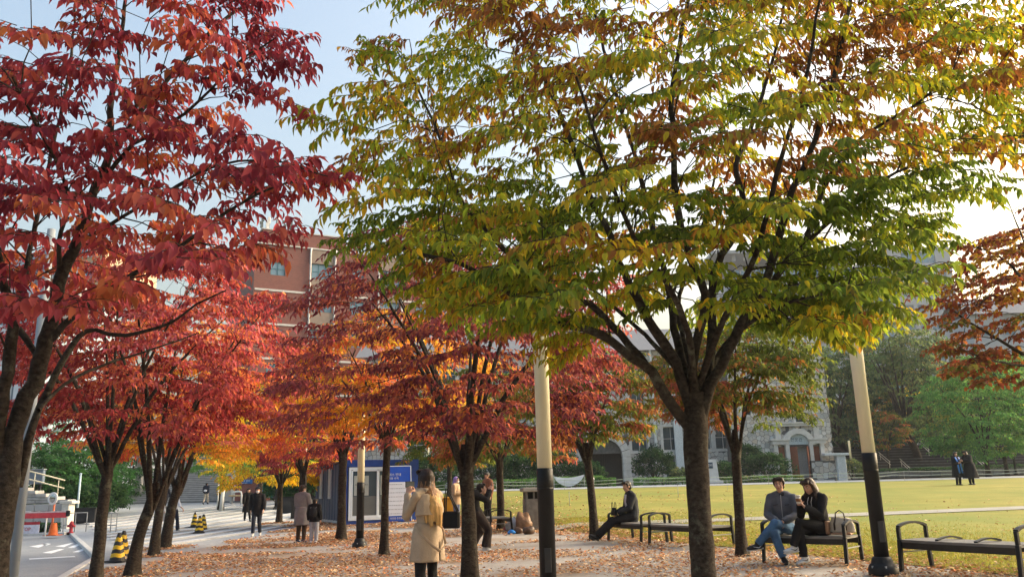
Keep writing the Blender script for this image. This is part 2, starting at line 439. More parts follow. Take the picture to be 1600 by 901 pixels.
def build_tree(name, label, group, base, limbs, targets, tdirs, pal, leaf=0.085, per=0.042, slen=(.45, .8), nside=6, wid=.42,
               fine=False, seed=1, nsing=0, flare=1.35, droop=.30, hang=.85, tri_n=7, bare=(), bark=None, cat='tree', tcol=None, rmax=1.0, twig_extra=0, jit=.18):
    """limbs: lists of (x,y,z,r) in world coordinates, limbs[0] is the trunk; targets: world positions where sprays of foliage start"""
    rng = np.random.default_rng(seed); base = np.array(base, float)
    root = thing(name, label, cat, base, group=group)
    bark = bark or BARK
    nodes = []; ndir = []; nrad = []; Vs = []; Fs = []; off = 0
    def add_tube(path, n, rough=.05):
        nonlocal off
        V, F = tube_np(path[:, :3], path[:, 3], n, rng if n < 8 else None, rough)
        if n >= 8 and leaf < .2: V = knobbly(V, path, n, .16 if n > 12 else .13, (1.0 + seed) if n > 12 else 0)
        Vs.append(V); Fs.append(F + off); off += len(V)
    for li, lb in enumerate(limbs):
        pth = smooth_path([(p[0] - base[0], p[1] - base[1], p[2] - base[2], p[3]) for p in lb], .12 if fine else (.22 if leaf < .2 else .5))
        if li > 0: pth[1:, :3] += rng.normal(0, .012, (len(pth) - 1, 3)) * np.clip(pth[1:, 3:4] * 12, .3, 1)
        pr = pth.copy()
        if li == 0:
            h = pth[:, 2]; pr[:, 3] *= 1 + (flare - 1) * np.exp(-np.maximum(h, 0) / .16)
        add_tube(pr, 20 if li == 0 else 10, .035)
        d = np.gradient(pth[:, :3], axis=0); d = norm(d)
        k0 = 0 if li > 0 else int(len(pth) * .8)
        nodes.append(pth[k0:, :3]); ndir.append(d[k0:]); nrad.append(pth[k0:, 3])
    N = np.vstack(nodes); D = np.vstack(ndir); Rr = np.concatenate(nrad)
    T = np.asarray(targets, float) - base; TD = norm(np.asarray(tdirs, float))
    fork = N[0]; o = np.argsort(np.linalg.norm(T - fork, axis=1)); T = T[o]; TD = TD[o]
    cap = len(N) + len(T) * 14; NN = np.zeros((cap, 3)); DD = np.zeros((cap, 3)); RR = np.zeros(cap); m = len(N)
    NN[:m] = N; DD[:m] = D; RR[:m] = Rr
    for t, td in zip(T, TD):
        v = t - NN[:m]; ds = np.linalg.norm(v, axis=1) + 1e-6; ca = (v * DD[:m]).sum(1) / ds
        cost = ds * (1.75 - .75 * ca) + np.where(RR[:m] < .006, .4, 0)
        i = int(np.argmin(cost)); dist = ds[i]
        r0 = min(RR[i] * .72, .0045 + .0085 * dist) * rmax; r0 = max(r0, .004)
        p0 = NN[i]; p1 = p0 + DD[i] * dist * .38; p2 = t - td * dist * .30 + np.array([0, 0, .04 * dist])
        k = int(np.clip(dist / (.22 if leaf < .11 else .4), 2, 9)); s = np.linspace(0, 1, k + 1)[:, None]
        b = (1 - s) ** 3 * p0 + 3 * s * (1 - s) ** 2 * p1 + 3 * s * s * (1 - s) * p2 + s ** 3 * t
        b[1:-1] += rng.normal(0, .02, (k - 1, 3)) * min(1.0, dist)
        pth = np.hstack([b, np.linspace(r0, .0042, k + 1)[:, None]])
        add_tube(pth, 5 if leaf < .11 else 4, .0)
        d = norm(np.gradient(b, axis=0))
        NN[m:m + k] = b[1:]; DD[m:m + k] = d[1:]; RR[m:m + k] = pth[1:, 3]; m += k
    trunk_me = np_mesh('trunk', np.vstack(Vs), np.vstack(Fs), bark, smooth=True)
    link_mesh('trunk', trunk_me, root)
    n = len(T)
    if tcol is None:
        tcol = np.array([noise.noise(Vector(t * .55) + Vector((seed * 3.1, 0, 0))) for t in T]) * .75 + .5 + rng.normal(0, .13, n)
    else: tcol = np.asarray(tcol)[o]
    L = rng.uniform(slen[0], slen[1], n)
    p, dirn, nr, size, col, TV, TF = spray_leaves(rng, T, TD, L, leaf, per, pal, np.clip(tcol, 0, .999), nside, droop, hang, jit)
    tw = link_mesh('twigs', np_mesh('twigs', TV, TF, bark), root); tw['kind'] = 'stuff'
    keep = np.ones(len(p), bool)
    if nsing:
        W = p + base; cv = W - np.array([0, 0, CAM_Z]); z = cv @ np.array(CF); x = cv @ np.array(CR) / z; y = cv @ np.array(CU) / z
        vis = (z > .3) & (abs(x) < .61) & (abs(y) < .34)
        sc = np.where(vis, size / np.maximum(z, .1), 0); ids = np.argsort(-sc)[:nsing]
        keep[ids] = False
        var = []
        cs = col[ids]; q = np.argsort(cs[:, 0] * 2 + cs[:, 1]); groups = np.array_split(q, 14)
        M3 = np.zeros((nsing, 3, 3)); dn = norm(dirn[ids]); sd = norm(np.cross(dn, nr[ids])); up = np.cross(sd, dn)
        for g in groups:
            V, F, CC = leaves_mesh(np.zeros((1, 3)), np.array([[0, 1.0, 0]]), np.array([[0, 0, 1.0]]), np.ones(1), wid, cs[g].mean(0)[None], True)
            me = np_mesh('leaf', V, F, LEAF, col=CC)
            for j in g:
                i = ids[j]; ob = bpy.data.objects.new('leaf', me); C.objects.link(ob); ob.parent = root
                s_ = size[i]
                a, b_, c_ = sd[j] * s_, dn[j] * s_, up[j] * s_
                ob.matrix_local = Matrix(((a[0], b_[0], c_[0], p[i][0]), (a[1], b_[1], c_[1], p[i][1]), (a[2], b_[2], c_[2], p[i][2]), (0, 0, 0, 1)))
    V, F, CC = leaves_mesh(p[keep], dirn[keep], nr[keep], size[keep], wid, col[keep], fine)
    cro = link_mesh('crown', np_mesh('crown', V, F, LEAF, col=CC), root); cro['kind'] = 'stuff'
    return root

def poly_sample(rng, poly, n, spacing):
    """points inside a polygon, kept apart"""
    poly = np.array(poly, float); x0, y0 = poly.min(0); x1, y1 = poly.max(0); out = []
    tries = 0
    while len(out) < n and tries < n * 60:
        tries += 1
        x, y = rng.uniform(x0, x1), rng.uniform(y0, y1); ins = False; j = len(poly) - 1
        for i in range(len(poly)):
            if (poly[i][1] > y) != (poly[j][1] > y) and x < (poly[j][0] - poly[i][0]) * (y - poly[i][1]) / (poly[j][1] - poly[i][1]) + poly[i][0]: ins = not ins
            j = i
        if not ins: continue
        sp_ = spacing * (1 - min(.85, tries / (n * 60.0)))
        if all((x - a) ** 2 + ((y - b) * 1.7) ** 2 > sp_ * sp_ for a, b in out[-200:]): out.append((x, y))
    return out

def auto_tree(name, label, group, base, fork, height, rad, pal, n=90, seed=1, lean=(0, 0), r0=.14, nl=7, low=None, crown=None, **kw):
    """vase-shaped street tree: short trunk, rising limbs, flat sprays"""
    rng = np.random.default_rng(seed); b = np.array(base, float)
    F = b + np.array([lean[0], lean[1], fork])
    limbs = [[(b[0], b[1], b[2] - .1, r0), (b[0] + lean[0] * .3, b[1] + lean[1] * .3, b[2] + fork * .5, r0 * .9), (F[0], F[1], F[2], r0 * .84), (F[0] + lean[0] * .2, F[1], F[2] + .35, r0 * .5)]]
    r0 = r0 * .95
    low = low if low is not None else fork + .2
    cz = (low + height) / 2; hz = (height - low) / 2
    cc = b + np.array([lean[0] * 1.3, lean[1] * 1.3, 0])
    if crown is not None: cc = cc + np.array([crown[0], crown[1], 0])
    a0 = rng.uniform(0, 6.28)
    for k in range(nl):
        a = a0 + 6.283 * k / nl + rng.uniform(-.3, .3); f = rng.uniform(.45, .85)
        rr = rad * f; top = cz + hz * (1.0 - f * .75) * rng.uniform(.6, 1.0)
        e = np.array([cc[0] + math.cos(a) * rr, cc[1] + math.sin(a) * rr, b[2] + top])
        s = F + np.array([math.cos(a) * r0 * .35, math.sin(a) * r0 * .35, -.22 + rng.uniform(-.1, .2)])
        m1 = s + (e - s) * .3 + np.array([0, 0, .14 * (e[2] - s[2])]) ; m2 = s + (e - s) * .65 + np.array([0, 0, .10 * (e[2] - s[2])])
        rl = r0 * rng.uniform(.32, .48)
        limbs.append([(*s, rl * .95), (*m1, rl * .75), (*m2, rl * .45), (*e, rl * .16)])
    # foliage targets: dome shell with layered, uneven lobes
    T = []; TD = []
    while len(T) < n:
        a = rng.uniform(0, 6.283); u = rng.uniform(-1, 1); rr = rng.uniform(.35, 1) ** .5
        lob = .82 + .26 * noise.noise(Vector((math.cos(a) * 1.3 + seed * 7, math.sin(a) * 1.3, u * 1.4)))
        hr = math.sqrt(max(0, 1 - max(0, u) ** 2)) * (1 if u > 0 else (1 - .28 * u * u))
        x = cc[0] + math.cos(a) * rad * rr * hr * lob; y = cc[1] + math.sin(a) * rad * rr * hr * lob
        z = b[2] + cz + hz * u * (lob + .1) - (rr * hr) ** 2 * hz * .25 
        T.append((x, y, z)); TD.append((math.cos(a) * (.4 + rr), math.sin(a) * (.4 + rr), rng.uniform(-.1, .28)))
    return build_tree(name, label, group, base, limbs, T, TD, pal, seed=seed, **kw)
# ------------------------------------------------------------------ ground
def ground_mat(name, c1, c2, scale, bump=.4, c3=None, s3=.35, p3=(.5, .62), fine=60, rough=.9, speck=None, coord='Object'):
    m = bpy.data.materials.new(name); m.use_nodes = True; n = m.node_tree; b = n.nodes['Principled BSDF']
    b.inputs['Roughness'].default_value = rough; b.inputs['Specular IOR Level'].default_value = .2
    tc = n.nodes.new('ShaderNodeTexCoord'); co = tc.outputs['Object']
    def nz(sc, det=7, ro=.6):
        t = n.nodes.new('ShaderNodeTexNoise'); t.inputs['Scale'].default_value = sc; t.inputs['Detail'].default_value = det; t.inputs['Roughness'].default_value = ro
        n.links.new(co, t.inputs['Vector']); return t.outputs['Fac']
    def ramp(f, a, b_, ca, cb):
        r = n.nodes.new('ShaderNodeValToRGB'); e = r.color_ramp.elements; e[0].position = a; e[1].position = b_; e[0].color = (*ca, 1); e[1].color = (*cb, 1)
        n.links.new(f, r.inputs['Fac']); return r.outputs[0]
    def mix(f, a, b_, typ='MIX'):
        x = n.nodes.new('ShaderNodeMixRGB'); x.blend_type = typ; n.links.new(f, x.inputs[0]) if not isinstance(f, float) else setattr(x.inputs[0], 'default_value', f)
        n.links.new(a, x.inputs[1])
        if isinstance(b_, tuple): x.inputs[2].default_value = (*b_, 1)
        else: n.links.new(b_, x.inputs[2])
        return x.outputs[0]
    c = ramp(nz(scale), .35, .65, c1, c2)
    f = ramp(nz(fine, 4), .3, .7, (.72, .72, .72), (1.25, 1.25, 1.25)); c = mix(1.0, c, f, 'MULTIPLY')
    if c3 is not None: c = mix(ramp(nz(s3, 8, .65), p3[0], p3[1], (0, 0, 0), (1, 1, 1)), c, c3)
    if speck is not None: c = mix(ramp(nz(speck[0], 3), speck[1], speck[1] + .04, (0, 0, 0), (1, 1, 1)), c, speck[2])
    n.links.new(c, b.inputs['Base Color'])
    bp = n.nodes.new('ShaderNodeBump'); bp.inputs['Strength'].default_value = bump; bp.inputs['Distance'].default_value = .02
    n.links.new(nz(fine * .8, 5), bp.inputs['Height']); n.links.new(bp.outputs[0], b.inputs['Normal'])
    return m
M_SOIL = ground_mat('soil', (.10, .085, .06), (.16, .14, .10), .6, .5, (.08, .11, .04), .15)
M_PAVE = ground_mat('avenue_paving', (.33, .315, .295), (.42, .40, .38), .9, .35, (.27, .20, .135), .55, (.50, .64), 40, speck=(15, .66, (.38, .20, .09)))
M_ROAD = ground_mat('asphalt', (.25, .265, .28), (.30, .315, .33), .8, .2, (.26, .27, .28), .25, (.5, .7), 40)
M_PLAZA = ground_mat('plaza_paving', (.31, .335, .36), (.37, .395, .42), .25, .1, (.28, .295, .31), .12, (.45, .7), 6)
M_BAND = ground_mat('granite_band', (.50, .515, .53), (.56, .575, .59), .6, .1, None, fine=8)
M_LAWN = ground_mat('dry_lawn', (.22, .21, .032), (.35, .295, .062), .7, .8, (.175, .21, .034), .13, (.40, .66), 22, speck=(6, .65, (.27, .17, .045)))
M_PATH = ground_mat('stone_path', (.29, .28, .24), (.37, .355, .31), 1.5, .3)
M_KERB = ground_mat('kerb_stone', (.46, .46, .45), (.56, .56, .55), 2.0, .3)
M_WHITE = mat('road_paint', (.70, .72, .74), .8, .15, 3)

def strip(name, A, B, na, nb, m, dz, kind='structure', parent=None):
    """sheet between two polylines following the terrain"""
    def res(L, n):
        L = np.array(L, float); s = np.concatenate([[0], np.cumsum(np.linalg.norm(np.diff(L, axis=0), axis=1))]); t = np.linspace(0, s[-1], n)
        return np.stack([np.interp(t, s, L[:, 0]), np.interp(t, s, L[:, 1])], 1)
    A = res(A, na); B = res(B, na); t = np.linspace(0, 1, nb)[None, :, None]
    X = A[:, None] * (1 - t) + B[:, None] * t
    V = np.concatenate([X, (zt(X[..., 0], X[..., 1]) + dz)[..., None]], -1).reshape(-1, 3)
    i = np.arange(na - 1)[:, None] * nb + np.arange(nb - 1)[None]
    F = np.stack([i, i + 1, i + nb + 1, i + nb], -1).reshape(-1, 4)
    a, b_, c = V[F[0][0]], V[F[0][1]], V[F[0][2]]
    if np.cross(b_ - a, c - a)[2] < 0: F = F[:, ::-1]
    o = link_mesh(name, np_mesh(name, V, F, m, smooth=True), parent)
    if kind: o['kind'] = kind
    return o
def LQ(u, q=0.0): p = LE0 + LED * u + LEN * q; return (float(p[0]), float(p[1]))

_xs = np.concatenate([[-3000, -1200, -500, -250, -150], np.arange(-100, 101, 2.0), [150, 250, 500, 1200, 3000]])
_ys = np.concatenate([[-300, -60, -20], np.arange(-8, 121, 2.0), [150, 250, 500, 1200, 3500]])
_X, _Y = np.meshgrid(_xs, _ys); _V = np.stack([_X, _Y, zt(_X, _Y) - .25], -1).reshape(-1, 3)
_i = np.arange(len(_ys) - 1)[:, None] * len(_xs) + np.arange(len(_xs) - 1)[None]
_F = np.stack([_i, _i + 1, _i + len(_xs) + 1, _i + len(_xs)], -1).reshape(-1, 4)
tag(link_mesh('ground', np_mesh('ground', _V, _F, M_SOIL)), kind='structure')

KQ = -12.3
UK = 18.0
K1 = LQ(UK, KQ)
AVL = [LQ(11, KQ), (-9.2, 20), (-9.2, 27), (-9.4, 36), (-10.5, 62)]
strip('avenue_pavement', [LQ(-25, KQ)] + AVL, [LQ(-25, 0), LQ(UK, 0), LQ(32, 0), LQ(54, 0)], 90, 12, M_PAVE, 0.0)
strip('lawn', [LQ(-25, 0), LQ(50.5, 0)], [(75, LQ(-25)[1]), (75, LQ(50.5)[1])], 150, 60, M_LAWN, .012)
strip('lawn_path', [(1.1, 24.6), (6.5, 25.0), (17, 27.0), (40, 31)], [(1.0, 25.9), (6.5, 26.3), (17, 28.3), (40, 32.3)], 60, 3, M_PATH, .03)
strip('back_path', [(-13, 58.5), (20, 58), (75, 57)], [(-13, 65), (20, 64), (75, 63)], 70, 5, M_PLAZA, .03)
strip('road', [(-70, -8), (-70, 39)], [LQ(-25, KQ), K1, (-20.5, 39)], 60, 30, M_ROAD, -.11)
strip('stepped_plaza', [LQ(11, KQ), K1, (-20.5, 39.0), (-38, 72)], AVL + [(-12, 72)], 60, 16, M_PLAZA, -.02)
strip('upper_pavement', [(-70, 39.2), (-70, 76)], [(-20.7, 39.2), (-38, 76)], 30, 12, M_PLAZA, -.0)
# kerbs
def kerb(name, pts, wd, h, dz=0.0, m=None):
    mb = MB(); Ls = 1.0
    root = thing(name, None, None); del_ = root
    root['kind'] = 'structure'
    n = 0
    for a, b_ in zip(pts[:-1], pts[1:]):
        a = np.array(a); b_ = np.array(b_); L = np.linalg.norm(b_ - a); k = max(1, int(L / Ls)); d = (b_ - a) / L
        for i in range(k):
            p = a + d * (L * i / k + .006); q = a + d * (L * (i + 1) / k - .006)
            mb = MB(); mb.bar((p[0], p[1], zt1(*p) + dz - h / 2), (q[0], q[1], zt1(*q) + dz - h / 2), wd, h, bevel=.012)
            mb.build('kerb_stone', m or M_KERB, root)
kerb('kerb', [LQ(-14, KQ - .08), LQ(UK, KQ - .08)], .18, .26, .006)
kerb('kerb', [LQ(UK + .1, KQ - .08), (-20.4, 38.9)], .18, .2, .0)
kerb('far_kerb', [(-34, 39.1), (-20.8, 39.1)], .22, .26, .012)
# long stone bands across the stepped plaza
_bands = thing('stone_bands', None, None); _bands['kind'] = 'structure'
for k in range(11):
    x0 = -11.6 - k * 1.3; y0 = 25.2 + k * 1.3 * 1.72; L = 31 - k * 1.2
    pts = [(min(x0 + .10 * t, -9.95 - max(0, y0 + t - 30) * .03), y0 + t) for t in np.linspace(0, L, 24)]
    if k: pts = [p for p in pts if p[0] < -9.9 - max(0, p[1] - 30) * .03]
    A = pts; B = [(a + .42, b_) for a, b_ in pts]
    o = strip('stone_band', A, B, 20, 2, M_BAND, .035, kind=None, parent=_bands)
    V = np.array([v.co[:] for v in o.data.vertices])
    # front edge drop of the low step
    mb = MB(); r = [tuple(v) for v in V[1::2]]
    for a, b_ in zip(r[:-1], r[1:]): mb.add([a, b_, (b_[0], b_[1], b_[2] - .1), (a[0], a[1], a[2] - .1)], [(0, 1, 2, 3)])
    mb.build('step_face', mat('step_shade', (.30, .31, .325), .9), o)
# road paint
_paint = thing('road_markings', None, None); _paint['kind'] = 'structure'
for quad in ([(66, 863), (93, 857), (101, 857), (80, 864)], [(46, 853), (64, 850), (76, 849), (60, 855)], [(86, 853), (105, 849), (116, 847), (100, 854)],
             [(106, 855), (124, 848), (133, 847), (116, 855)], [(113, 862), (131, 856), (140, 856), (123, 862)], [(45, 872), (116, 868), (118, 869.5), (46, 873.5)],
             [(66, 850), (74, 848), (80, 849), (72, 852)], [(20, 864), (32, 863), (32, 865), (20, 866)], [(150, 847), (166, 841), (172, 842), (158, 848)]):
    ps = [GP(*q) for q in quad]
    v = []
    for q in ps:
        k = (CAM_Z + .104) / (CAM_Z - q.z) if q.z < 1 else 1
        v.append((q.x * k, q.y * k, -.104))
    MB().add(v, [(3, 2, 1, 0)]).build('paint_mark', M_WHITE, _paint)

# fallen leaves
TRUNKS = []
def litter(name, n, pal, area, seed, s0, lawn=False, fall=1.3):
    rng = np.random.default_rng(seed); u = rng.uniform(area[0], area[1], n); q = rng.uniform(area[2], area[3], n)
    u = area[0] + (area[1] - area[0]) * ((u - area[0]) / (area[1] - area[0])) ** 1.35
    xy = LE0[None] + LED[None] * u[:, None] + LEN[None] * q[:, None]
    keep = np.array([noise.noise(Vector((x * .42, y * .55, 3.3 + seed))) + .5 * noise.noise(Vector((x * 1.3, y * 1.6, 9.1))) for x, y in xy])
    tb = np.array(TRUNKS); dd = np.min(np.linalg.norm(xy[:, None] - tb[None], axis=2), axis=1)
    keep = keep + .45 * np.exp(-(dd / .9) ** 2) + .35 * np.exp(-(q / .9) ** 2)
    if not lawn: keep = keep - np.where((xy[:, 0] < -9.05 + .5 * np.sin(xy[:, 1] * 1.3)) & (xy[:, 1] > 15.5) & (dd > .9), 3, 0)
    kp = keep > rng.normal(0, .09, n) - (.02 + .18 * np.clip((-q - 2) / 6, 0, 1) if not lawn else .25)
    if lawn: kp &= rng.uniform(0, 1, n) < np.exp(-q / fall)
    xy = xy[kp]; u = u[kp]; n = len(xy)
    p = np.stack([xy[:, 0], xy[:, 1], zt(xy[:, 0], xy[:, 1]) + rng.uniform(.006, .03, n)], 1)
    if lawn: p[:, 2] += .012
    a = rng.uniform(0, 6.283, n); d = np.stack([np.cos(a), np.sin(a), rng.normal(0, .25, n)], 1)
    nr = norm(np.array([0, 0, 1.0]) + rng.normal(0, .35, (n, 3)))
    dist = np.linalg.norm(xy, axis=1)
    size = s0 * rng.uniform(.65, 1.3, n) * (1 + np.clip((dist - 12) / 30, 0, 1.0))
    col = pick_cols(rng, pal, rng.uniform(0, .999, n)) * np.exp(rng.normal(0, .25, (n, 1)))
    V, F, CC = leaves_mesh(p, d, nr, size, .5, col, False, curl=-.15)
    o = link_mesh(name, np_mesh(name, V, F, M_DRY, col=CC)); tag(o, 'orange brown fallen leaves lying scattered on the ' + ('lawn edge' if lawn else 'avenue paving'), 'fallen leaves', kind='stuff')
M_DRY = leaf_material('dry_leaf', .12, .7)
PAL['litter'] = [((.54, .31, .155), 4), ((.45, .22, .105), 3), ((.64, .46, .28), 4), ((.28, .135, .075), 2), ((.54, .19, .08), 1)]

def grass(n, seed):
    """short blades near the lawn edge, ragged border over the paving"""
    rng = np.random.default_rng(seed); u = -6 + 24 * rng.uniform(0, 1, n) ** 1.3; q = np.abs(rng.normal(0, 1, n)) * 3.4 - .18
    xy = LE0[None] + LED[None] * u[:, None] + LEN[None] * q[:, None]
    kp = np.array([noise.noise(Vector((x * 2.2, y * 2.2, 1.7))) for x, y in xy]) + (q - .05) * 2.5 > -.05
    xy = xy[kp]; n = len(xy); p = np.stack([xy[:, 0], xy[:, 1], zt(xy[:, 0], xy[:, 1]) + .008], 1)
    a = rng.uniform(0, 6.283, n); d = np.stack([np.cos(a) * .6, np.sin(a) * .6, rng.uniform(.5, 1.2, n)], 1); nr = np.stack([-np.sin(a), np.cos(a), np.zeros(n)], 1)
    PAL['grass'] = [((.26, .24, .042), 4), ((.21, .22, .038), 3), ((.35, .285, .08), 2), ((.15, .19, .034), 2)]
    t = np.array([noise.noise(Vector((x * .7, y * .7, 5.))) for x, y in xy]) * .8 + .5
    col = pick_cols(rng, 'grass', np.clip(t + rng.normal(0, .2, n), 0, .999))
    V, F, CC = leaves_mesh(p, d, nr, rng.uniform(.03, .065, n), .16, col, False, .3)
    o = link_mesh('grass', np_mesh('grass', V, F, LEAF, col=CC)); tag(o, 'short dry yellow green grass blades along the near lawn edge', 'grass', kind='stuff')
# ------------------------------------------------------------------ the two near trees, limbs followed from the photograph
def limb(pts, d0, d1, r0, r1, k=.62):
    r0 *= k
    n = len(pts); o = []
    for i, (x, y) in enumerate(pts):
        t = i / (n - 1); p = P(x, y, d0 + (d1 - d0) * t); o.append((p.x, p.y, p.z, r0 * (1 - t) + r1 * t))
    return o
def env_targets(rng, polys, dmid, dspread, tgt_fork, flat=.25):
    T = []; TD = []; TY = []
    for poly, n, sp_ in polys:
        for (x, y) in poly_sample(rng, poly, n, sp_):
            d = dmid + np.clip(rng.normal(0, dspread), -1.9 * dspread, 1.9 * dspread)
            p = P(x, y, d); v = np.array(p) - np.array(tgt_fork); v[2] *= flat
            v = v / (np.linalg.norm(v) + 1e-6); v[2] = rng.uniform(-.28, .34)
            T.append(tuple(p)); TD.append(tuple(v)); TY.append((x, y))
    return T, TD, TY

def main_tree():
    rng = np.random.default_rng(5); D = 7.6
    b = G(1104, D); base = (b.x, b.y, b.z)
    tr = [(b.x, b.y, b.z - .1, .12)] + [(*P(x, y, D), r) for x, y, r in ((1100, 905, .111), (1093, 800, .103), (1088, 700, .107), (1087, 655, .110), (1087, 612, .08))]
    L = [tr,
      limb([(1078, 668), (1042, 622), (1017, 579), (989, 558), (935, 519), (896, 510), (832, 480), (768, 437), (719, 412), (662, 398), (610, 380)], D, 6.7, .088, .012),
      limb([(1024, 590), (985, 540), (921, 473), (875, 469), (822, 423), (768, 370), (747, 345), (718, 310), (700, 255), (677, 192), (649, 131), (620, 78)], D, 7.9, .062, .008),
      limb([(1080, 640), (1056, 565), (1021, 515), (996, 466), (975, 427), (946, 352), (928, 323), (895, 230), (850, 120), (800, 20), (770, -60)], D, 7.1, .082, .012),
      limb([(1082, 620), (1067, 562), (1053, 512), (1049, 469), (1022, 366), (1010, 310), (985, 220), (955, 120), (930, 20), (910, -80)], D, 8.9, .072, .012),
      limb([(1090, 640), (1081, 569), (1094, 519), (1100, 460), (1070, 380), (1056, 309), (1053, 213), (1049, 153), (1063, 64), (1080, -30), (1090, -120)], D, 7.0, .080, .014),
      limb([(1096, 640), (1110, 560), (1112, 470), (1120, 416), (1149, 366), (1163, 323), (1150, 260), (1163, 227), (1190, 150), (1215, 60), (1235, -60)], D, 8.5, .080, .014),
      limb([(1096, 650), (1110, 604), (1127, 569), (1159, 505), (1177, 476), (1198, 437), (1213, 384), (1230, 323), (1241, 290), (1266, 238), (1291, 165), (1310, 90), (1330, 0), (1345, -80)], D, 7.3, .092, .014),
      limb([(1177, 476), (1205, 445), (1227, 415), (1255, 385), (1298, 345), (1340, 310), (1400, 270), (1450, 250), (1520, 215)], D - .1, 8.3, .058, .009),
      limb([(1255, 385), (1285, 300), (1320, 240), (1374, 195), (1430, 165), (1490, 110)], D, 6.6, .042, .008),
      limb([(1150, 520), (1190, 492), (1240, 470), (1300, 455), (1370, 440)], D, 6.9, .036, .007),
      limb([(1085, 600), (1075, 520), (1040, 440), (990, 370), (940, 240), (900, 120)], D, 5.7, .055, .010),
      limb([(1092, 600), (1130, 500), (1180, 400), (1220, 250), (1260, 120), (1280, 0)], D, 5.6, .055, .010),
      limb([(1086, 610), (1070, 540), (1060, 470), (1090, 380), (1120, 260), (1130, 150)], D, 10.0, .055, .010),
      limb([(1093, 610), (1140, 530), (1210, 470), (1270, 400), (1330, 300)], D, 9.9, .050, .010),
      limb([(1083, 610), (1030, 545), (960, 480), (880, 420), (800, 380)], D, 9.6, .050, .010)]
    polys = [
      ([(610, 80), (640, 60), (700, 110), (730, -20), (1000, -60), (1400, -60), (1600, -40), (1600, 220), (1480, 270), (1300, 320), (1100, 360), (760, 340), (660, 320), (600, 280), (575, 200), (660, 210), (665, 130)], 250, 56),
      ([(600, 310), (700, 330), (1000, 340), (1300, 330), (1440, 300), (1410, 350), (1330, 410), (1290, 460), (1160, 480), (1000, 460), (860, 470), (740, 450), (640, 390)], 98, 54),
      ([(740, 430), (900, 460), (1000, 520), (940, 530), (800, 490), (730, 460)], 11, 45),
      ([(1150, 470), (1330, 420), (1290, 480), (1210, 520)], 12, 40), ([(1140, 470), (1370, 430), (1340, 495), (1220, 535)], 14, 36),
      ([(880, 500), (960, 520), (950, 545), (900, 535)], 4, 40),
      ([(700, -330), (1600, -330), (1800, 0), (1700, 250), (1600, 260), (1600, -40), (720, -40)], 60, 90),
    ]
    T, TD, TY = env_targets(rng, polys, D, 1.0, P(1088, 620, D))
    # low sprays come out green and yellow, the top of the crown browner
    tc = []
    for (x, y), t in zip(TY, T):
        v = noise.noise(Vector(t) * .75) * .9 + .45
        v += rng.normal(0, .12)
        v += .16 if y < 260 else -.10
        v += -.22 if (x > 1150 and y > 250) else 0
        tc.append(float(np.clip(v, 0, .99)))
    TRUNKS.append((b.x, b.y))
    return build_tree('broadleaf_tree', 'largest tree, green and yellow with brown patches, its dark trunk forking low', 'trees along the avenue', base, L, T, TD,
                      'mixmain', leaf=.088, per=.0215, slen=(.40, .72), nside=9, wid=.40, fine=True, seed=5, nsing=300, flare=1.4, droop=.26, hang=.95, tcol=tc)

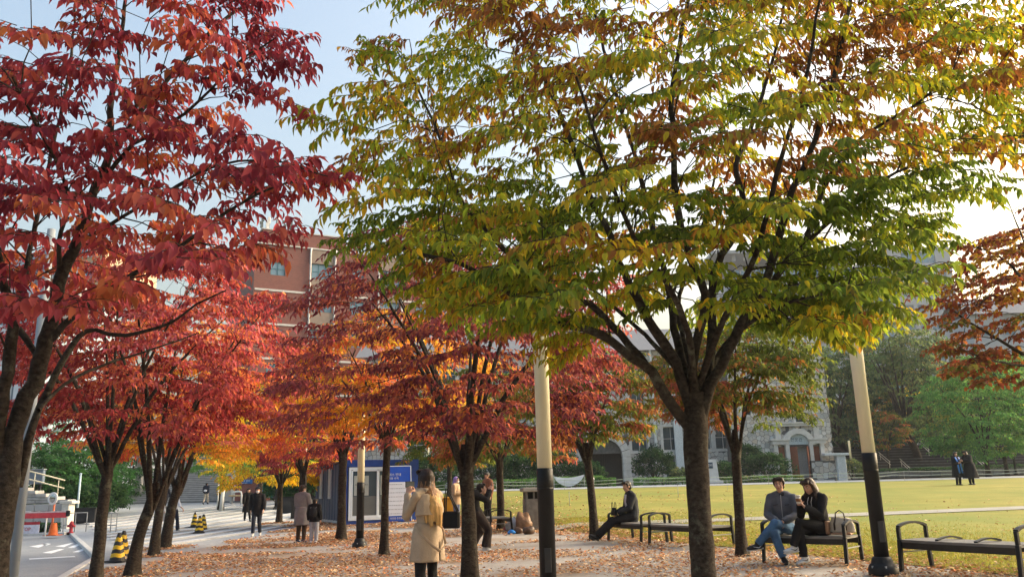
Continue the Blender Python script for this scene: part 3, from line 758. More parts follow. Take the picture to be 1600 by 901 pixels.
def left_tree():
    rng = np.random.default_rng(9); D = 6.9
    b = G(-16, D); base = (b.x, b.y, b.z)
    L = [[(b.x, b.y, b.z - .1, .12)] + [(*P(x, y, D), r) for x, y, r in ((-10, 895, .108), (2, 800, .104), (10, 745, .104), (16, 705, .092), (26, 668, .05))],
      limb([(12, 730), (22, 668), (53, 600), (67, 547), (76, 522), (89, 469), (97, 426), (114, 395), (128, 360), (150, 290), (170, 241), (174, 153), (181, 117), (192, 32), (200, -50)], D, 6.6, .125, .012),
      limb([(70, 545), (85, 522), (117, 494), (170, 455), (210, 427), (249, 405), (298, 373), (355, 331), (420, 295), (470, 280)], D, 6.1, .052, .007),
      limb([(150, 300), (180, 255), (210, 227), (245, 206), (288, 178), (330, 139), (373, 96), (430, 60)], D - .1, 6.0, .034, .006),
      limb([(160, 265), (199, 203), (263, 124), (341, 39), (395, 0), (450, -50)], D - .1, 7.4, .045, .008),
      limb([(8, 745), (-2, 680), (4, 629), (14, 558), (21, 487), (7, 444), (-5, 398), (-40, 300), (-70, 150), (-90, -40)], D, 6.2, .10, .015),
      limb([(20, 500), (32, 451), (40, 425), (60, 330), (85, 220), (110, 100), (120, -40)], D, 7.6, .05, .010),
      limb([(60, 560), (45, 535), (28, 512)], D, D, .035, .03),
      limb([(28, 760), (46, 689), (60, 636), (103, 558), (124, 525), (149, 515), (195, 524), (266, 505), (305, 476), (360, 450)], D + .1, 7.6, .062, .007),
      limb([(95, 440), (92, 380), (105, 300), (60, 200), (20, 120)], D, 5.3, .035, .008),
      limb([(124, 380), (190, 340), (260, 300), (330, 262), (420, 250), (510, 275)], D, 5.9, .030, .005),
      limb([(60, 640), (100, 600), (160, 570), (240, 545), (310, 520)], D + .1, 8.3, .030, .006)]
    polys = [
      ([(-150, 40), (60, 60), (110, 30), (180, 110), (190, 250), (230, 260), (250, 300), (120, 330), (-150, 330)], 74, 46),
      ([(-150, 330), (250, 290), (300, 330), (300, 395), (260, 440), (180, 470), (100, 470), (40, 510), (-150, 500)], 44, 52),
      ([(330, 250), (400, 250), (470, 272), (500, 283), (450, 300), (400, 315), (330, 330), (300, 300)], 14, 34), ([(300, 375), (370, 372), (395, 385), (370, 400), (300, 410)], 5, 30),
      ([(340, 20), (390, 30), (435, 60), (435, 140), (410, 165), (360, 170), (310, 120), (250, 110), (270, 60), (320, -30), (420, -30)], 22, 40),
      ([(120, -60), (330, -60), (290, 20), (180, 60), (130, 40)], 20, 45),
      ([(190, 110), (300, 170), (330, 210), (250, 260), (190, 200)], 14, 40),
      ([(-250, -250), (420, -250), (420, -60), (-150, -60), (-150, 300), (-250, 300)], 50, 80),
    ]
    T, TD, TY = env_targets(rng, polys, 6.3, .75, P(60, 560, D))
    tc = [float(np.clip(noise.noise(Vector(t) * .8) * .8 + .42 + rng.normal(0, .15) + (.20 if y > 330 else (-.14 if x > 280 or y < 60 else .02)), 0, .99)) for (x, y), t in zip(TY, T)]
    PAL['lefttree'] = [((.22, .034, .048), 5), ((.31, .048, .052), 3), ((.42, .082, .085), 3), ((.42, .100, .060), 3), ((.50, .165, .062), 2)]
    TRUNKS.append((b.x, b.y))
    return build_tree('broadleaf_tree', 'red leaved tree with two mossy stems at the left edge, nearest to the road', 'trees along the avenue', base, L, T, TD,
                      'lefttree', leaf=.100, per=.031, slen=(.30, .55), nside=7, wid=.44, fine=True, seed=9, nsing=300, flare=1.3, droop=.25, hang=1.1, tcol=tc)

# ------------------------------------------------------------------ street trees in rows
def row_tree(px, d, fork, height, rad, pal, r0, label, seed, dz=0, **kw):
    g = G(px, d); near = d < 22; TRUNKS.append((g.x, g.y))
    lf = .105 if d < 17 else (.13 if d < 26 else .17)
    k = dict(leaf=lf, per=lf * .36, slen=(.45, .8), nside=7, wid=.44, fine=False, n=150)
    k.update(kw)
    return auto_tree('broadleaf_tree', label, 'trees along the avenue', (g.x, g.y, g.z + dz), fork, height, rad, pal, seed=seed, r0=r0, **k)

def shrub(name, label, cat, loc, r, pal, n=900, leaf=.12, seed=1, group=None, box=False, lump=.25, rz=0.0, stems=4):
    rng = np.random.default_rng(seed); root = thing(name, label, cat, loc, rz, group); n = int(n * 1.35)
    if box:
        f = rng.integers(0, 5, n); p = rng.uniform(-1, 1, (n, 3)); ax = np.array([0, 0, 1, 1, 2])[f]; sg = np.array([-1, 1, -1, 1, 1])[f]
        p[np.arange(n), ax] = sg * rng.uniform(.86, 1.03, n); nr = np.zeros((n, 3)); nr[np.arange(n), ax] = sg
        p[:, 2] = p[:, 2] * .5 + .5
        p *= np.array(r)
        for i in range(n): p[i] += nr[i] * (noise.noise(Vector(p[i] * 1.6)) * .12)
    else:
        nr = norm(rng.normal(0, 1, (n, 3))); nr[:, 2] = np.where(nr[:, 2] < -.35, -nr[:, 2], nr[:, 2])
        k = np.array([1 + lump * 1.6 * noise.noise(Vector(v * 2.1) + Vector((seed, 0, 0))) + lump * .7 * noise.noise(Vector(v * 5)) for v in nr])
        leaf = leaf * 1.18
        p = nr * (k * rng.uniform(.70, 1.02, n))[:, None] * np.array(r); p[:, 2] += r[2] * .75
        p[:, 2] = np.maximum(p[:, 2], .04)
    d = norm(nr + rng.normal(0, .7, (n, 3))); nn = norm(nr + rng.normal(0, .5, (n, 3)))
    t = np.array([noise.noise(Vector(q * (1.4 / max(r[0], .5))) + Vector((seed * 2., 0, 0))) for q in p]) * .8 + .5 + rng.normal(0, .15, n)
    col = pick_cols(rng, pal, np.clip(t, 0, .999)) * np.exp(rng.normal(0, .2, (n, 1)))
    V, F, CC = leaves_mesh(p - d * leaf * .4, d, nn, leaf * rng.uniform(.7, 1.3, n), .55, col, False)
    o = link_mesh('foliage', np_mesh('foliage', V, F, LEAF, col=CC), root); o['kind'] = 'stuff'
    mb = MB()
    for k in range(stems):
        a = rng.uniform(0, 6.28); e = Vector((math.cos(a) * r[0] * .45, math.sin(a) * r[1] * .45, r[2] * 1.2))
        mb.tube([(0, 0, -.1), e * .4 + Vector((0, 0, .1 * r[2])), e], [.05, .035, .012], 5)
    # dense inner twigs that stop one seeing straight through
    for k in range(60):
        q = p[rng.integers(0, n)] * .8
        mb.tube([(q[0] * .2, q[1] * .2, q[2] * .35), (q[0], q[1], q[2])], [.018, .006], 3)
    mb.build('stem', BARK, root)
    return root
# ------------------------------------------------------------------ buildings
GLASS = mat('window_glass', (.05, .075, .09), .08, .3, .6, spec=.6)
GLASS_B = mat('blue_glass', (.16, .27, .36), .12, .25, .25, spec=.6)
M_MORTAR = mat('mortar', (.13, .125, .12), .95, .2, 4)
M_TRIM = mat('stone_trim', (.58, .57, .55), .85, .10, 3, .25, 30)
M_BRICK = bpy.data.materials.new('red_brick'); M_BRICK.use_nodes = True
def _brick():
    n = M_BRICK.node_tree; b = n.nodes['Principled BSDF']; b.inputs['Roughness'].default_value = .9
    tc = n.nodes.new('ShaderNodeTexCoord'); mp = n.nodes.new('ShaderNodeMapping'); mp.inputs['Rotation'].default_value = (R(90), 0, 0)
    br = n.nodes.new('ShaderNodeTexBrick'); br.inputs['Scale'].default_value = 1.0; br.inputs['Brick Width'].default_value = .24; br.inputs['Row Height'].default_value = .085
    br.inputs['Mortar Size'].default_value = .008; br.inputs['Color1'].default_value = (.25, .088, .070, 1); br.inputs['Color2'].default_value = (.20, .068, .056, 1); br.inputs['Mortar'].default_value = (.20, .14, .12, 1)
    n.links.new(tc.outputs['Object'], mp.inputs[0]); n.links.new(mp.outputs[0], br.inputs['Vector'])
    nz = n.nodes.new('ShaderNodeTexNoise'); nz.inputs['Scale'].default_value = .5; nz.inputs['Detail'].default_value = 8; n.links.new(tc.outputs['Object'], nz.inputs['Vector'])
    rp = n.nodes.new('ShaderNodeValToRGB'); rp.color_ramp.elements[0].color = (.78, .78, .8, 1); rp.color_ramp.elements[1].color = (1.15, 1.1, 1.1, 1)
    n.links.new(nz.outputs['Fac'], rp.inputs['Fac']); mx = n.nodes.new('ShaderNodeMixRGB'); mx.blend_type = 'MULTIPLY'; mx.inputs[0].default_value = 1
    n.links.new(br.outputs['Color'], mx.inputs[1]); n.links.new(rp.outputs[0], mx.inputs[2]); n.links.new(mx.outputs[0], b.inputs['Base Color'])
_brick()
def attr_mat(name, rough=.9):
    m = bpy.data.materials.new(name); m.use_nodes = True; n = m.node_tree; b = n.nodes['Principled BSDF']; b.inputs['Roughness'].default_value = rough
    b.inputs['Specular IOR Level'].default_value = .2
    at = n.nodes.new('ShaderNodeAttribute'); at.attribute_name = 'leafcol'
    tc = n.nodes.new('ShaderNodeTexCoord'); nz = n.nodes.new('ShaderNodeTexNoise'); nz.inputs['Scale'].default_value = 4; nz.inputs['Detail'].default_value = 8
    n.links.new(tc.outputs['Object'], nz.inputs['Vector']); rp = n.nodes.new('ShaderNodeValToRGB'); rp.color_ramp.elements[0].color = (.75, .75, .75, 1); rp.color_ramp.elements[1].color = (1.2, 1.2, 1.2, 1)
    n.links.new(nz.outputs['Fac'], rp.inputs['Fac']); mx = n.nodes.new('ShaderNodeMixRGB'); mx.blend_type = 'MULTIPLY'; mx.inputs[0].default_value = 1
    n.links.new(at.outputs['Color'], mx.inputs[1]); n.links.new(rp.outputs[0], mx.inputs[2]); n.links.new(mx.outputs[0], b.inputs['Base Color'])
    bp = n.nodes.new('ShaderNodeBump'); bp.inputs['Strength'].default_value = .4; bp.inputs['Distance'].default_value = .03
    n.links.new(nz.outputs['Fac'], bp.inputs['Height']); n.links.new(bp.outputs[0], b.inputs['Normal'])
    return m
M_STONE = attr_mat('rubble_stone')

def stone_facing(name, parent, u0, u1, v0, v1, openings, cell=.5, seed=1, y=0.0, base=(.52, .505, .48)):
    """irregular polygonal stones standing 4 cm proud of the mortar; wall plane x-z facing -y"""
    rng = np.random.default_rng(seed); nu = max(1, int((u1 - u0) / cell)); nv = max(1, int((v1 - v0) / cell)); cu = (u1 - u0) / nu; cv = (v1 - v0) / nv
    S_ = np.stack(np.meshgrid(np.arange(-1, nu + 1), np.arange(-1, nv + 1), indexing='ij'), -1).astype(float) + .5 + rng.uniform(-.40, .40, (nu + 2, nv + 2, 2))
    S_[..., 0] = u0 + S_[..., 0] * cu; S_[..., 1] = v0 + S_[..., 1] * cv
    V = []; F = []; CC = []
    def clip(poly, mx, my, nx, ny):
        o = []; k = len(poly)
        for i in range(k):
            a = poly[i]; b = poly[(i + 1) % k]; da = (a[0] - mx) * nx + (a[1] - my) * ny; db = (b[0] - mx) * nx + (b[1] - my) * ny
            if da <= 0: o.append(a)
            if da * db < 0: t = da / (da - db); o.append((a[0] + (b[0] - a[0]) * t, a[1] + (b[1] - a[1]) * t))
        return o
    for i in range(1, nu + 1):
        for j in range(1, nv + 1):
            sx, sy = S_[i, j]; poly = [(sx - cell * 1.4, sy - cell * 1.4), (sx + cell * 1.4, sy - cell * 1.4), (sx + cell * 1.4, sy + cell * 1.4), (sx - cell * 1.4, sy + cell * 1.4)]
            for di in (-1, 0, 1):
                for dj in (-1, 0, 1):
                    a, b = i + di, j + dj
                    if (di or dj):
                        qx, qy = S_[a, b]; poly = clip(poly, (sx + qx) / 2, (sy + qy) / 2, qx - sx, qy - sy)
            for (mx, my, nx, ny) in ((u0, 0, -1, 0), (u1, 0, 1, 0), (0, v0, 0, -1), (0, v1, 0, 1)): poly = clip(poly, mx, my, nx, ny) if poly else poly
            if len(poly) < 3: continue
            cx = sum(p[0] for p in poly) / len(poly); cy = sum(p[1] for p in poly) / len(poly)
            if any(a < cx < b and c < cy < d for a, b, c, d in openings): continue
            r = max(math.hypot(p[0] - cx, p[1] - cy) for p in poly); sh = max(.5, 1 - .026 / max(r, .05)); k = len(poly); b0 = len(V)
            dep = .045 + rng.uniform(-.012, .02)
            for p in poly: V.append((cx + (p[0] - cx) * sh, y, cy + (p[1] - cy) * sh))
            for p in poly: V.append((cx + (p[0] - cx) * (sh - .03), y - dep, cy + (p[1] - cy) * (sh - .03)))
            F.append([b0 + k + q for q in range(k)])
            for q in range(k): F.append([b0 + q, b0 + (q + 1) % k, b0 + k + (q + 1) % k, b0 + k + q])
            t = rng.normal(0, .13); w_ = rng.normal(0, .02); c = [max(.1, base[0] * (1 + t) + w_), max(.1, base[1] * (1 + t)), max(.1, base[2] * (1 + t) - w_)]
            CC += [c] * (2 * k)
    me = bpy.data.meshes.new(name); me.from_pydata(V, [], F); me.materials.append(M_STONE)
    a = me.attributes.new('leafcol', 'FLOAT_COLOR', 'POINT'); c4 = np.ones((len(V), 4), np.float32); c4[:, :3] = np.array(CC); a.data.foreach_set('color', c4.ravel())
    o = link_mesh(name, me, parent); o['kind'] = 'stuff'; return o

def wall_with_holes(mb, u0, u1, v0, v1, holes, y=0.0, depth=.3, mi=0):
    """wall plane in x-z facing -y with rectangular openings and their reveals"""
    us = sorted({u0, u1, *[h[0] for h in holes], *[h[1] for h in holes]}); vs = sorted({v0, v1, *[h[2] for h in holes], *[h[3] for h in holes]})
    us = [u for u in us if u0 <= u <= u1]; vs = [v for v in vs if v0 <= v <= v1]
    for a, b in zip(us[:-1], us[1:]):
        for c, d in zip(vs[:-1], vs[1:]):
            cx, cy = (a + b) / 2, (c + d) / 2
            if any(h[0] < cx < h[1] and h[2] < cy < h[3] for h in holes): continue
            mb.add([(a, y, c), (b, y, c), (b, y, d), (a, y, d)], [(0, 1, 2, 3)], mi)
    for a, b, c, d in [h[:4] for h in holes]:
        e = y + depth
        mb.add([(a, y, c), (a, e, c), (a, e, d), (a, y, d)], [(0, 1, 2, 3)], mi); mb.add([(b, y, c), (b, e, c), (b, e, d), (b, y, d)], [(3, 2, 1, 0)], mi)
        mb.add([(a, y, c), (b, y, c), (b, e, c), (a, e, c)], [(0, 1, 2, 3)], mi); mb.add([(a, y, d), (b, y, d), (b, e, d), (a, e, d)], [(3, 2, 1, 0)], mi)

_winmesh = {}
def window(parent, u, v, wd, ht, y, fm, gm, nx=2, ny=2, fw=.07, surround=None, sm=None):
    """window at lower-left corner (u,v): frame bars as the part, glass as its pane"""
    key = (round(wd, 3), round(ht, 3), fm.name, gm.name, nx, ny)
    if key not in _winmesh:
        mb = MB()
        for i in range(nx + 1):
            x = fw / 2 + (wd - fw) * i / nx; mb.box((x, 0, ht / 2), (fw if i in (0, nx) else fw * .7, .08, ht))
        for j in range(ny + 1):
            z = fw / 2 + (ht - fw) * j / ny
            for i in range(nx):
                x0 = fw / 2 + (wd - fw) * i / nx + fw * .5; x1 = fw / 2 + (wd - fw) * (i + 1) / nx - fw * .5
                mb.box(((x0 + x1) / 2, .002, z), (x1 - x0, .07, fw if j in (0, ny) else fw * .7))
        o = mb.build('window', fm); me = o.data; bpy.data.objects.remove(o)
        pb = MB(); pb.add([(0, .02, 0), (wd, .02, 0), (wd, .02, ht), (0, .02, ht)], [(0, 1, 2, 3)])
        p = pb.build('pane', gm); pm = p.data; bpy.data.objects.remove(p)
        _winmesh[key] = (me, pm)
    me, pm = _winmesh[key]
    w_ = link_mesh('window', me, parent); w_.location = (u, y, v)
    link_mesh('pane', pm, w_)
    return w_

def stone_building():
    M_DOOR = mat('red_brown_door', (.20, .065, .035), .55, .25, 6, stretch=(6, 6, 1))
    DARKW = mat('dark_window_frame', (.10, .10, .10), .6); TRIMF = mat('pale_window_frame', (.46, .46, .45), .7)
    GL = GLASS
    # right block
    d = 77.0; x0, x1 = P(1148, 740, d).x, P(1305.5, 740, d).x; zb = 1.45; W = x1 - x0
    root = thing('stone_building', 'grey rubble stone building with arched doorways, behind the lawn', 'building', (x0, d, zb))
    H = P(1275, 536, d).z - zb
    def U(px): return P(px, 700, d).x - x0
    def Z(py, px=1240): return P(px, py, d).z - zb
    dc = U(1247); dw = 2.2
    holes = [(dc - 2.0, dc + 2.0, 0, 3.0)]
    wins = [(U(1224.5), Z(646, 1229), .75, 1.15), (U(1246), Z(646, 1250), .75, 1.15), (U(1248), Z(661, 1252), .75, .72), (U(1200), Z(646, 1229), .75, 1.15),
            (U(1224.5), Z(590, 1229), .75, 1.2), (U(1246), Z(590, 1250), .75, 1.2), (U(1165), Z(646, 1229), .75, 1.15), (U(1272), Z(590, 1250), .75, 1.2)]
    for (u, v, a, b) in wins: holes.append((u, u + a, v, v + b))
    mb = MB(); wall_with_holes(mb, 0, W, -1, H, holes)
    mb.add([(W, 0, -1), (W, 12, -1), (W, 12, H), (W, 0, H)], [(0, 1, 2, 3)]); mb.add([(0, 0, -1), (0, 12, -1), (0, 12, H), (0, 0, H)], [(3, 2, 1, 0)])
    mb.add([(0, 0, H), (W, 0, H), (W, 12, H), (0, 12, H)], [(0, 1, 2, 3)]); mb.build('wall', M_MORTAR, root)
    stone_facing('stone_facing', root, 0, W, 0, H, [(a - .12, b + .12, c - .12, e + .2) for a, b, c, e in holes] + [(dc - 1.2, dc + 1.2, 0, 4.6)], .37, 3)
    o = stone_facing('stone_facing', root, -12, 0, 0, H, [], .5, 4); o.location = (W, 0, 0); o.rotation_euler = (0, 0, R(90)); o.data.transform(Matrix.Scale(-1, 4, (1, 0, 0))); o.data.flip_normals()
    for (u, v, a, b) in wins:
        window(root, u, v, a, b, .2, DARKW, GL, 1, 2)
        s = MB()
        s.box((u + a / 2, -.03, v - .11), (a + .5, .16, .2)); s.box((u + a / 2, -.03, v + b + .1), (a + .5, .16, .2))
        s.box((u - .12, -.03, v + b / 2), (.22, .14, b)); s.box((u + a + .12, -.03, v + b / 2), (.22, .14, b)); s.build('window_surround', M_TRIM, root)
    # crenellated parapet
    for k in range(7):
        s = MB(); s.box((.7 + k * (W - 1.4) / 6, .3, H + .35), (.85, .7, .7), bevel=.05); s.build('merlon', M_TRIM, root)
    # door case
    s = MB()
    s.box((dc - 2.12, -.16, 1.62), (.36, .42, 3.24)); s.box((dc + 2.12, -.16, 1.62), (.36, .42, 3.24))
    s.box((dc - 1.08, -.2, 1.62), (.34, .5, 3.24)); s.box((dc + 1.08, -.2, 1.62), (.34, .5, 3.24))
    s.box((dc - 1.7, -.22, 3.4), (1.5, .55, .32)); s.box((dc + 1.7, -.22, 3.4), (1.5, .55, .32)); s.box((dc - 1.7, -.24, 3.66), (1.8, .7, .16)); s.box((dc + 1.7, -.24, 3.66), (1.8, .7, .16))
    n = 12; ro, ri = 1.5, 1.02
    for k in range(n):
        a0 = math.pi * k / n; a1 = math.pi * (k + 1) / n
        for rr0, rr1, yy in ((ri, ro, -.42),):
            q = [(dc + math.cos(a) * r_, z_) for a, r_, z_ in ()]
            pts = [(dc + math.cos(a0) * rr0, 3.15 + math.sin(a0) * rr0), (dc + math.cos(a0) * rr1, 3.15 + math.sin(a0) * rr1), (dc + math.cos(a1) * rr1, 3.15 + math.sin(a1) * rr1), (dc + math.cos(a1) * rr0, 3.15 + math.sin(a1) * rr0)]
            vs = [(x, yy, z) for x, z in pts] + [(x, 0, z) for x, z in pts]
            s.add(vs, [(0, 1, 2, 3), (5, 1, 0, 4), (6, 2, 1, 5), (7, 3, 2, 6), (4, 0, 3, 7)])
    s.box((dc - 1.78, -.1, 4.3), (.5, .3, 1.1)); s.box((dc + 1.78, -.1, 4.3), (.5, .3, 1.1)); s.box((dc, -.15, 4.98), (4.3, .42, .22)); s.box((dc, -.18, 5.16), (4.6, .55, .14))
    s.build('door_surround', M_TRIM, root)
    f = MB(); pts = [(dc + math.cos(math.pi * k / 14) * 1.02, 3.2 + math.sin(math.pi * k / 14) * 1.02) for k in range(15)]
    f.add([(x, -.12, z) for x, z in pts], [tuple(range(15))]); fan = f.build('fanlight', mat('pale_blue_fanlight', (.46, .55, .60), .4), root)
    text(fan, '인문관', .40, (dc - .12, -.135, 3.62), mat('dark_letters', (.05, .08, .12), .6))
    for sx, ang, wd in ((-.92, 28, .78), (.92, -62, .95)):
        o = MB(); o.box(((wd / 2) * (1 if sx < 0 else -1), 0, 1.5), (wd, .07, 3.0))
        for k in range(4): o.box(((wd / 2) * (1 if sx < 0 else -1), -.045, .45 + k * .72), (wd * .7, .03, .5), bevel=.01)
        o = o.build('door', M_DOOR, root); o.location = (dc + sx, -.1, .0); o.rotation_euler = (0, 0, R(-ang if sx < 0 else -ang))
        h = MB(); h.ball(((wd - .1) * (1 if sx < 0 else -1), -.08, 1.3), .05, 8, 6); h.build('handle', mat('brass', (.4, .3, .12), .35, metal=1), o)
    for sx in (-1.6, 1.6):
        o = MB(); o.box((dc + sx, .05, 1.5), (.68, .08, 3.0)); o.box((dc + sx, 0, 1.5), (.5, .05, 2.6), bevel=.01); o.build('door', M_DOOR, root)
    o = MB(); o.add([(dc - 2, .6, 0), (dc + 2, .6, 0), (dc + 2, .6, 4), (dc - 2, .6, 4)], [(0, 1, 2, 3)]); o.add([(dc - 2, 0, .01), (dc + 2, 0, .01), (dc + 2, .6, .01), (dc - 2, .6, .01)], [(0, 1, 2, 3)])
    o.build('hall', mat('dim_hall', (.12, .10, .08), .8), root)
    for k in range(3):
        s = MB(); s.box((dc, -.62 - .3 * k, -.08 - .14 * k), (5.4 + .7 * k, .5 + .62 * k, .14), bevel=.015); s.build('step', M_TRIM, root)
    # garden wall with pale pier at the right of the door
    s = MB(); s.box((W + .1 - 1.2, -.55, .75), (2.6, .35, 1.9)); gw = s.build('garden_wall', M_MORTAR, root)
    stone_facing('stone_facing', gw, W - 2.35, W + .15, 0, 1.6, [], .42, 6, y=-.73)
    s = MB(); s.box((W + .25, -.75, .9), (.8, .8, 2.4), bevel=.03); s.box((W - .15, -.8, 2.2), (2.2, .95, .22), bevel=.03); s.build('pier', mat('painted_pier', (.62, .66, .68), .7), root)
    # left wing
    e = 79.0; xl = P(560, 740, e).x; W2 = x0 - xl; wing = root
    H2 = 12.6
    def UL(px): return P(px, 720, e).x - x0
    def ZL_(py, px=1000): return P(px, py, e).z - zb
    holes = []; wins = []
    ac = UL(944); aw = 1.75
    for px in (1050, 1100, 1132, 1000, 890, 850, 800, 750, 700, 650):
        for zz, hh in ((3.05, 2.2), (6.6, 2.2), (9.8, 1.9)):
            if abs(UL(px) - ac) < 2.6 and zz < 5: continue
            wins.append((UL(px) - .7, zz, 1.5, hh))
    for px in (1048,): wins.append((UL(px) - .5, .4, 1.0, 2.2))
    for px in (1108, 1121, 1134): wins.append((UL(px) - .32, .35, .62, .85))
    holes = [(u, u + a, v, v + b) for u, v, a, b in wins] + [(ac - aw, ac + aw, 0, 2.9)]
    mb = MB(); wall_with_holes(mb, -W2, 0, -1.5, H2, holes, y=2.0)
    mb.add([(-W2, 2, H2), (0, 2, H2), (0, 14, H2), (-W2, 14, H2)], [(0, 1, 2, 3)]); mb.add([(-W2, 2, -1.5), (-W2, 14, -1.5), (-W2, 14, H2), (-W2, 2, H2)], [(3, 2, 1, 0)]); mb.build('wall', M_MORTAR, root)
    stone_facing('stone_facing', root, -W2, 0, -.6, H2, [(a - .1, b + .1, c - .1, d_ + .2) for a, b, c, d_ in holes] + [(ac - 2.3, ac + 2.3, 0, 4.7)], .42, 8, y=2.0)
    for (u, v, a, b) in wins:
        window(root, u, v, a, b, 2.2, TRIMF if a > .8 else DARKW, GL, 2 if a > .8 else 1, 2)
        s = MB(); s.box((u + a / 2, 1.97, v - .11), (a + .5, .16, .2)); s.box((u + a / 2, 1.97, v + b + .1), (a + .5, .16, .2))
        s.box((u - .12, 1.97, v + b / 2), (.22, .14, b)); s.box((u + a + .12, 1.97, v + b / 2), (.22, .14, b)); s.build('window_surround', M_TRIM, root)
    for px, wd in ((1062, .75), (1026, .18), (1146, .5)):
        s = MB(); s.box((UL(px), 1.8, H2 / 2 - .5), (wd, .3, H2 + 1)); s.build('pilaster' if wd > .3 else 'downpipe', mat('painted_pier', None), root)
    # big arch of dressed blocks: each block its own piece
    kb = 0
    for ring, (r0_, r1_, yy) in enumerate(((1.72, 2.02, 1.45), (2.04, 2.5, 1.7))):
        nn = 11
        for k in range(nn):
            a0 = math.pi * k / nn + .012; a1 = math.pi * (k + 1) / nn - .012
            pts = [(ac + math.cos(a) * r_, 2.55 + math.sin(a) * r_) for a, r_ in ((a0, r0_), (a0, r1_), (a1, r1_), (a1, r0_))]
            vs = [(x, yy, z) for x, z in pts] + [(x, 2.4, z) for x, z in pts]
            s = MB(); s.add(vs, [(0, 1, 2, 3), (5, 1, 0, 4), (6, 2, 1, 5), (7, 3, 2, 6), (4, 0, 3, 7)]); s.build('arch_stone', M_TRIM, root)
        for sx in (-1, 1):
            for k in range(4):
                s = MB(); s.box((ac + sx * (r0_ + r1_) / 2, (yy + 2.4) / 2, .32 + k * .64), (r1_ - r0_, 2.4 - yy, .62), bevel=.015); s.build('arch_stone', M_TRIM, root)
    o = MB(); o.add([(ac - 2, 3.2, -.2), (ac + 2, 3.2, -.2), (ac + 2, 3.2, 5), (ac - 2, 3.2, 5)], [(0, 1, 2, 3)]); o.box((ac, 3.1, 1.6), (.08, .1, 3.2))
    o.box((ac - .8, 3.12, 1.5), (1.3, .08, 3)); o.box((ac + .8, 3.12, 1.5), (1.3, .08, 3)); o.build('door', mat('dark_door', (.035, .03, .028), .6), root)
    # pitched roof of the wing
    s = MB(); s.add([(-W2 - .4, 1.5, H2), (0, 1.5, H2), (0, 8, H2 + 3.2), (-W2 - .4, 8, H2 + 3.2), (-W2 - .4, 14.5, H2), (0, 14.5, H2)], [(0, 1, 2, 3), (3, 2, 5, 4)]); s.build('roof', mat('grey_roof', (.20, .21, .23), .8), root)
    for k in range(2):
        s = MB(); s.box((UL(950), 1.35 - .3 * k, -.15 - .15 * k), (5.2 + k, .7 + .5 * k, .15)); s.build('step', M_TRIM, root)
    # balustrade wall by the arch
    s = MB(); s.box((ac + 4.1, 1.0, -.15), (4.0, .3, .9), bevel=.02); s.build('parapet', M_TRIM, root)
    return root

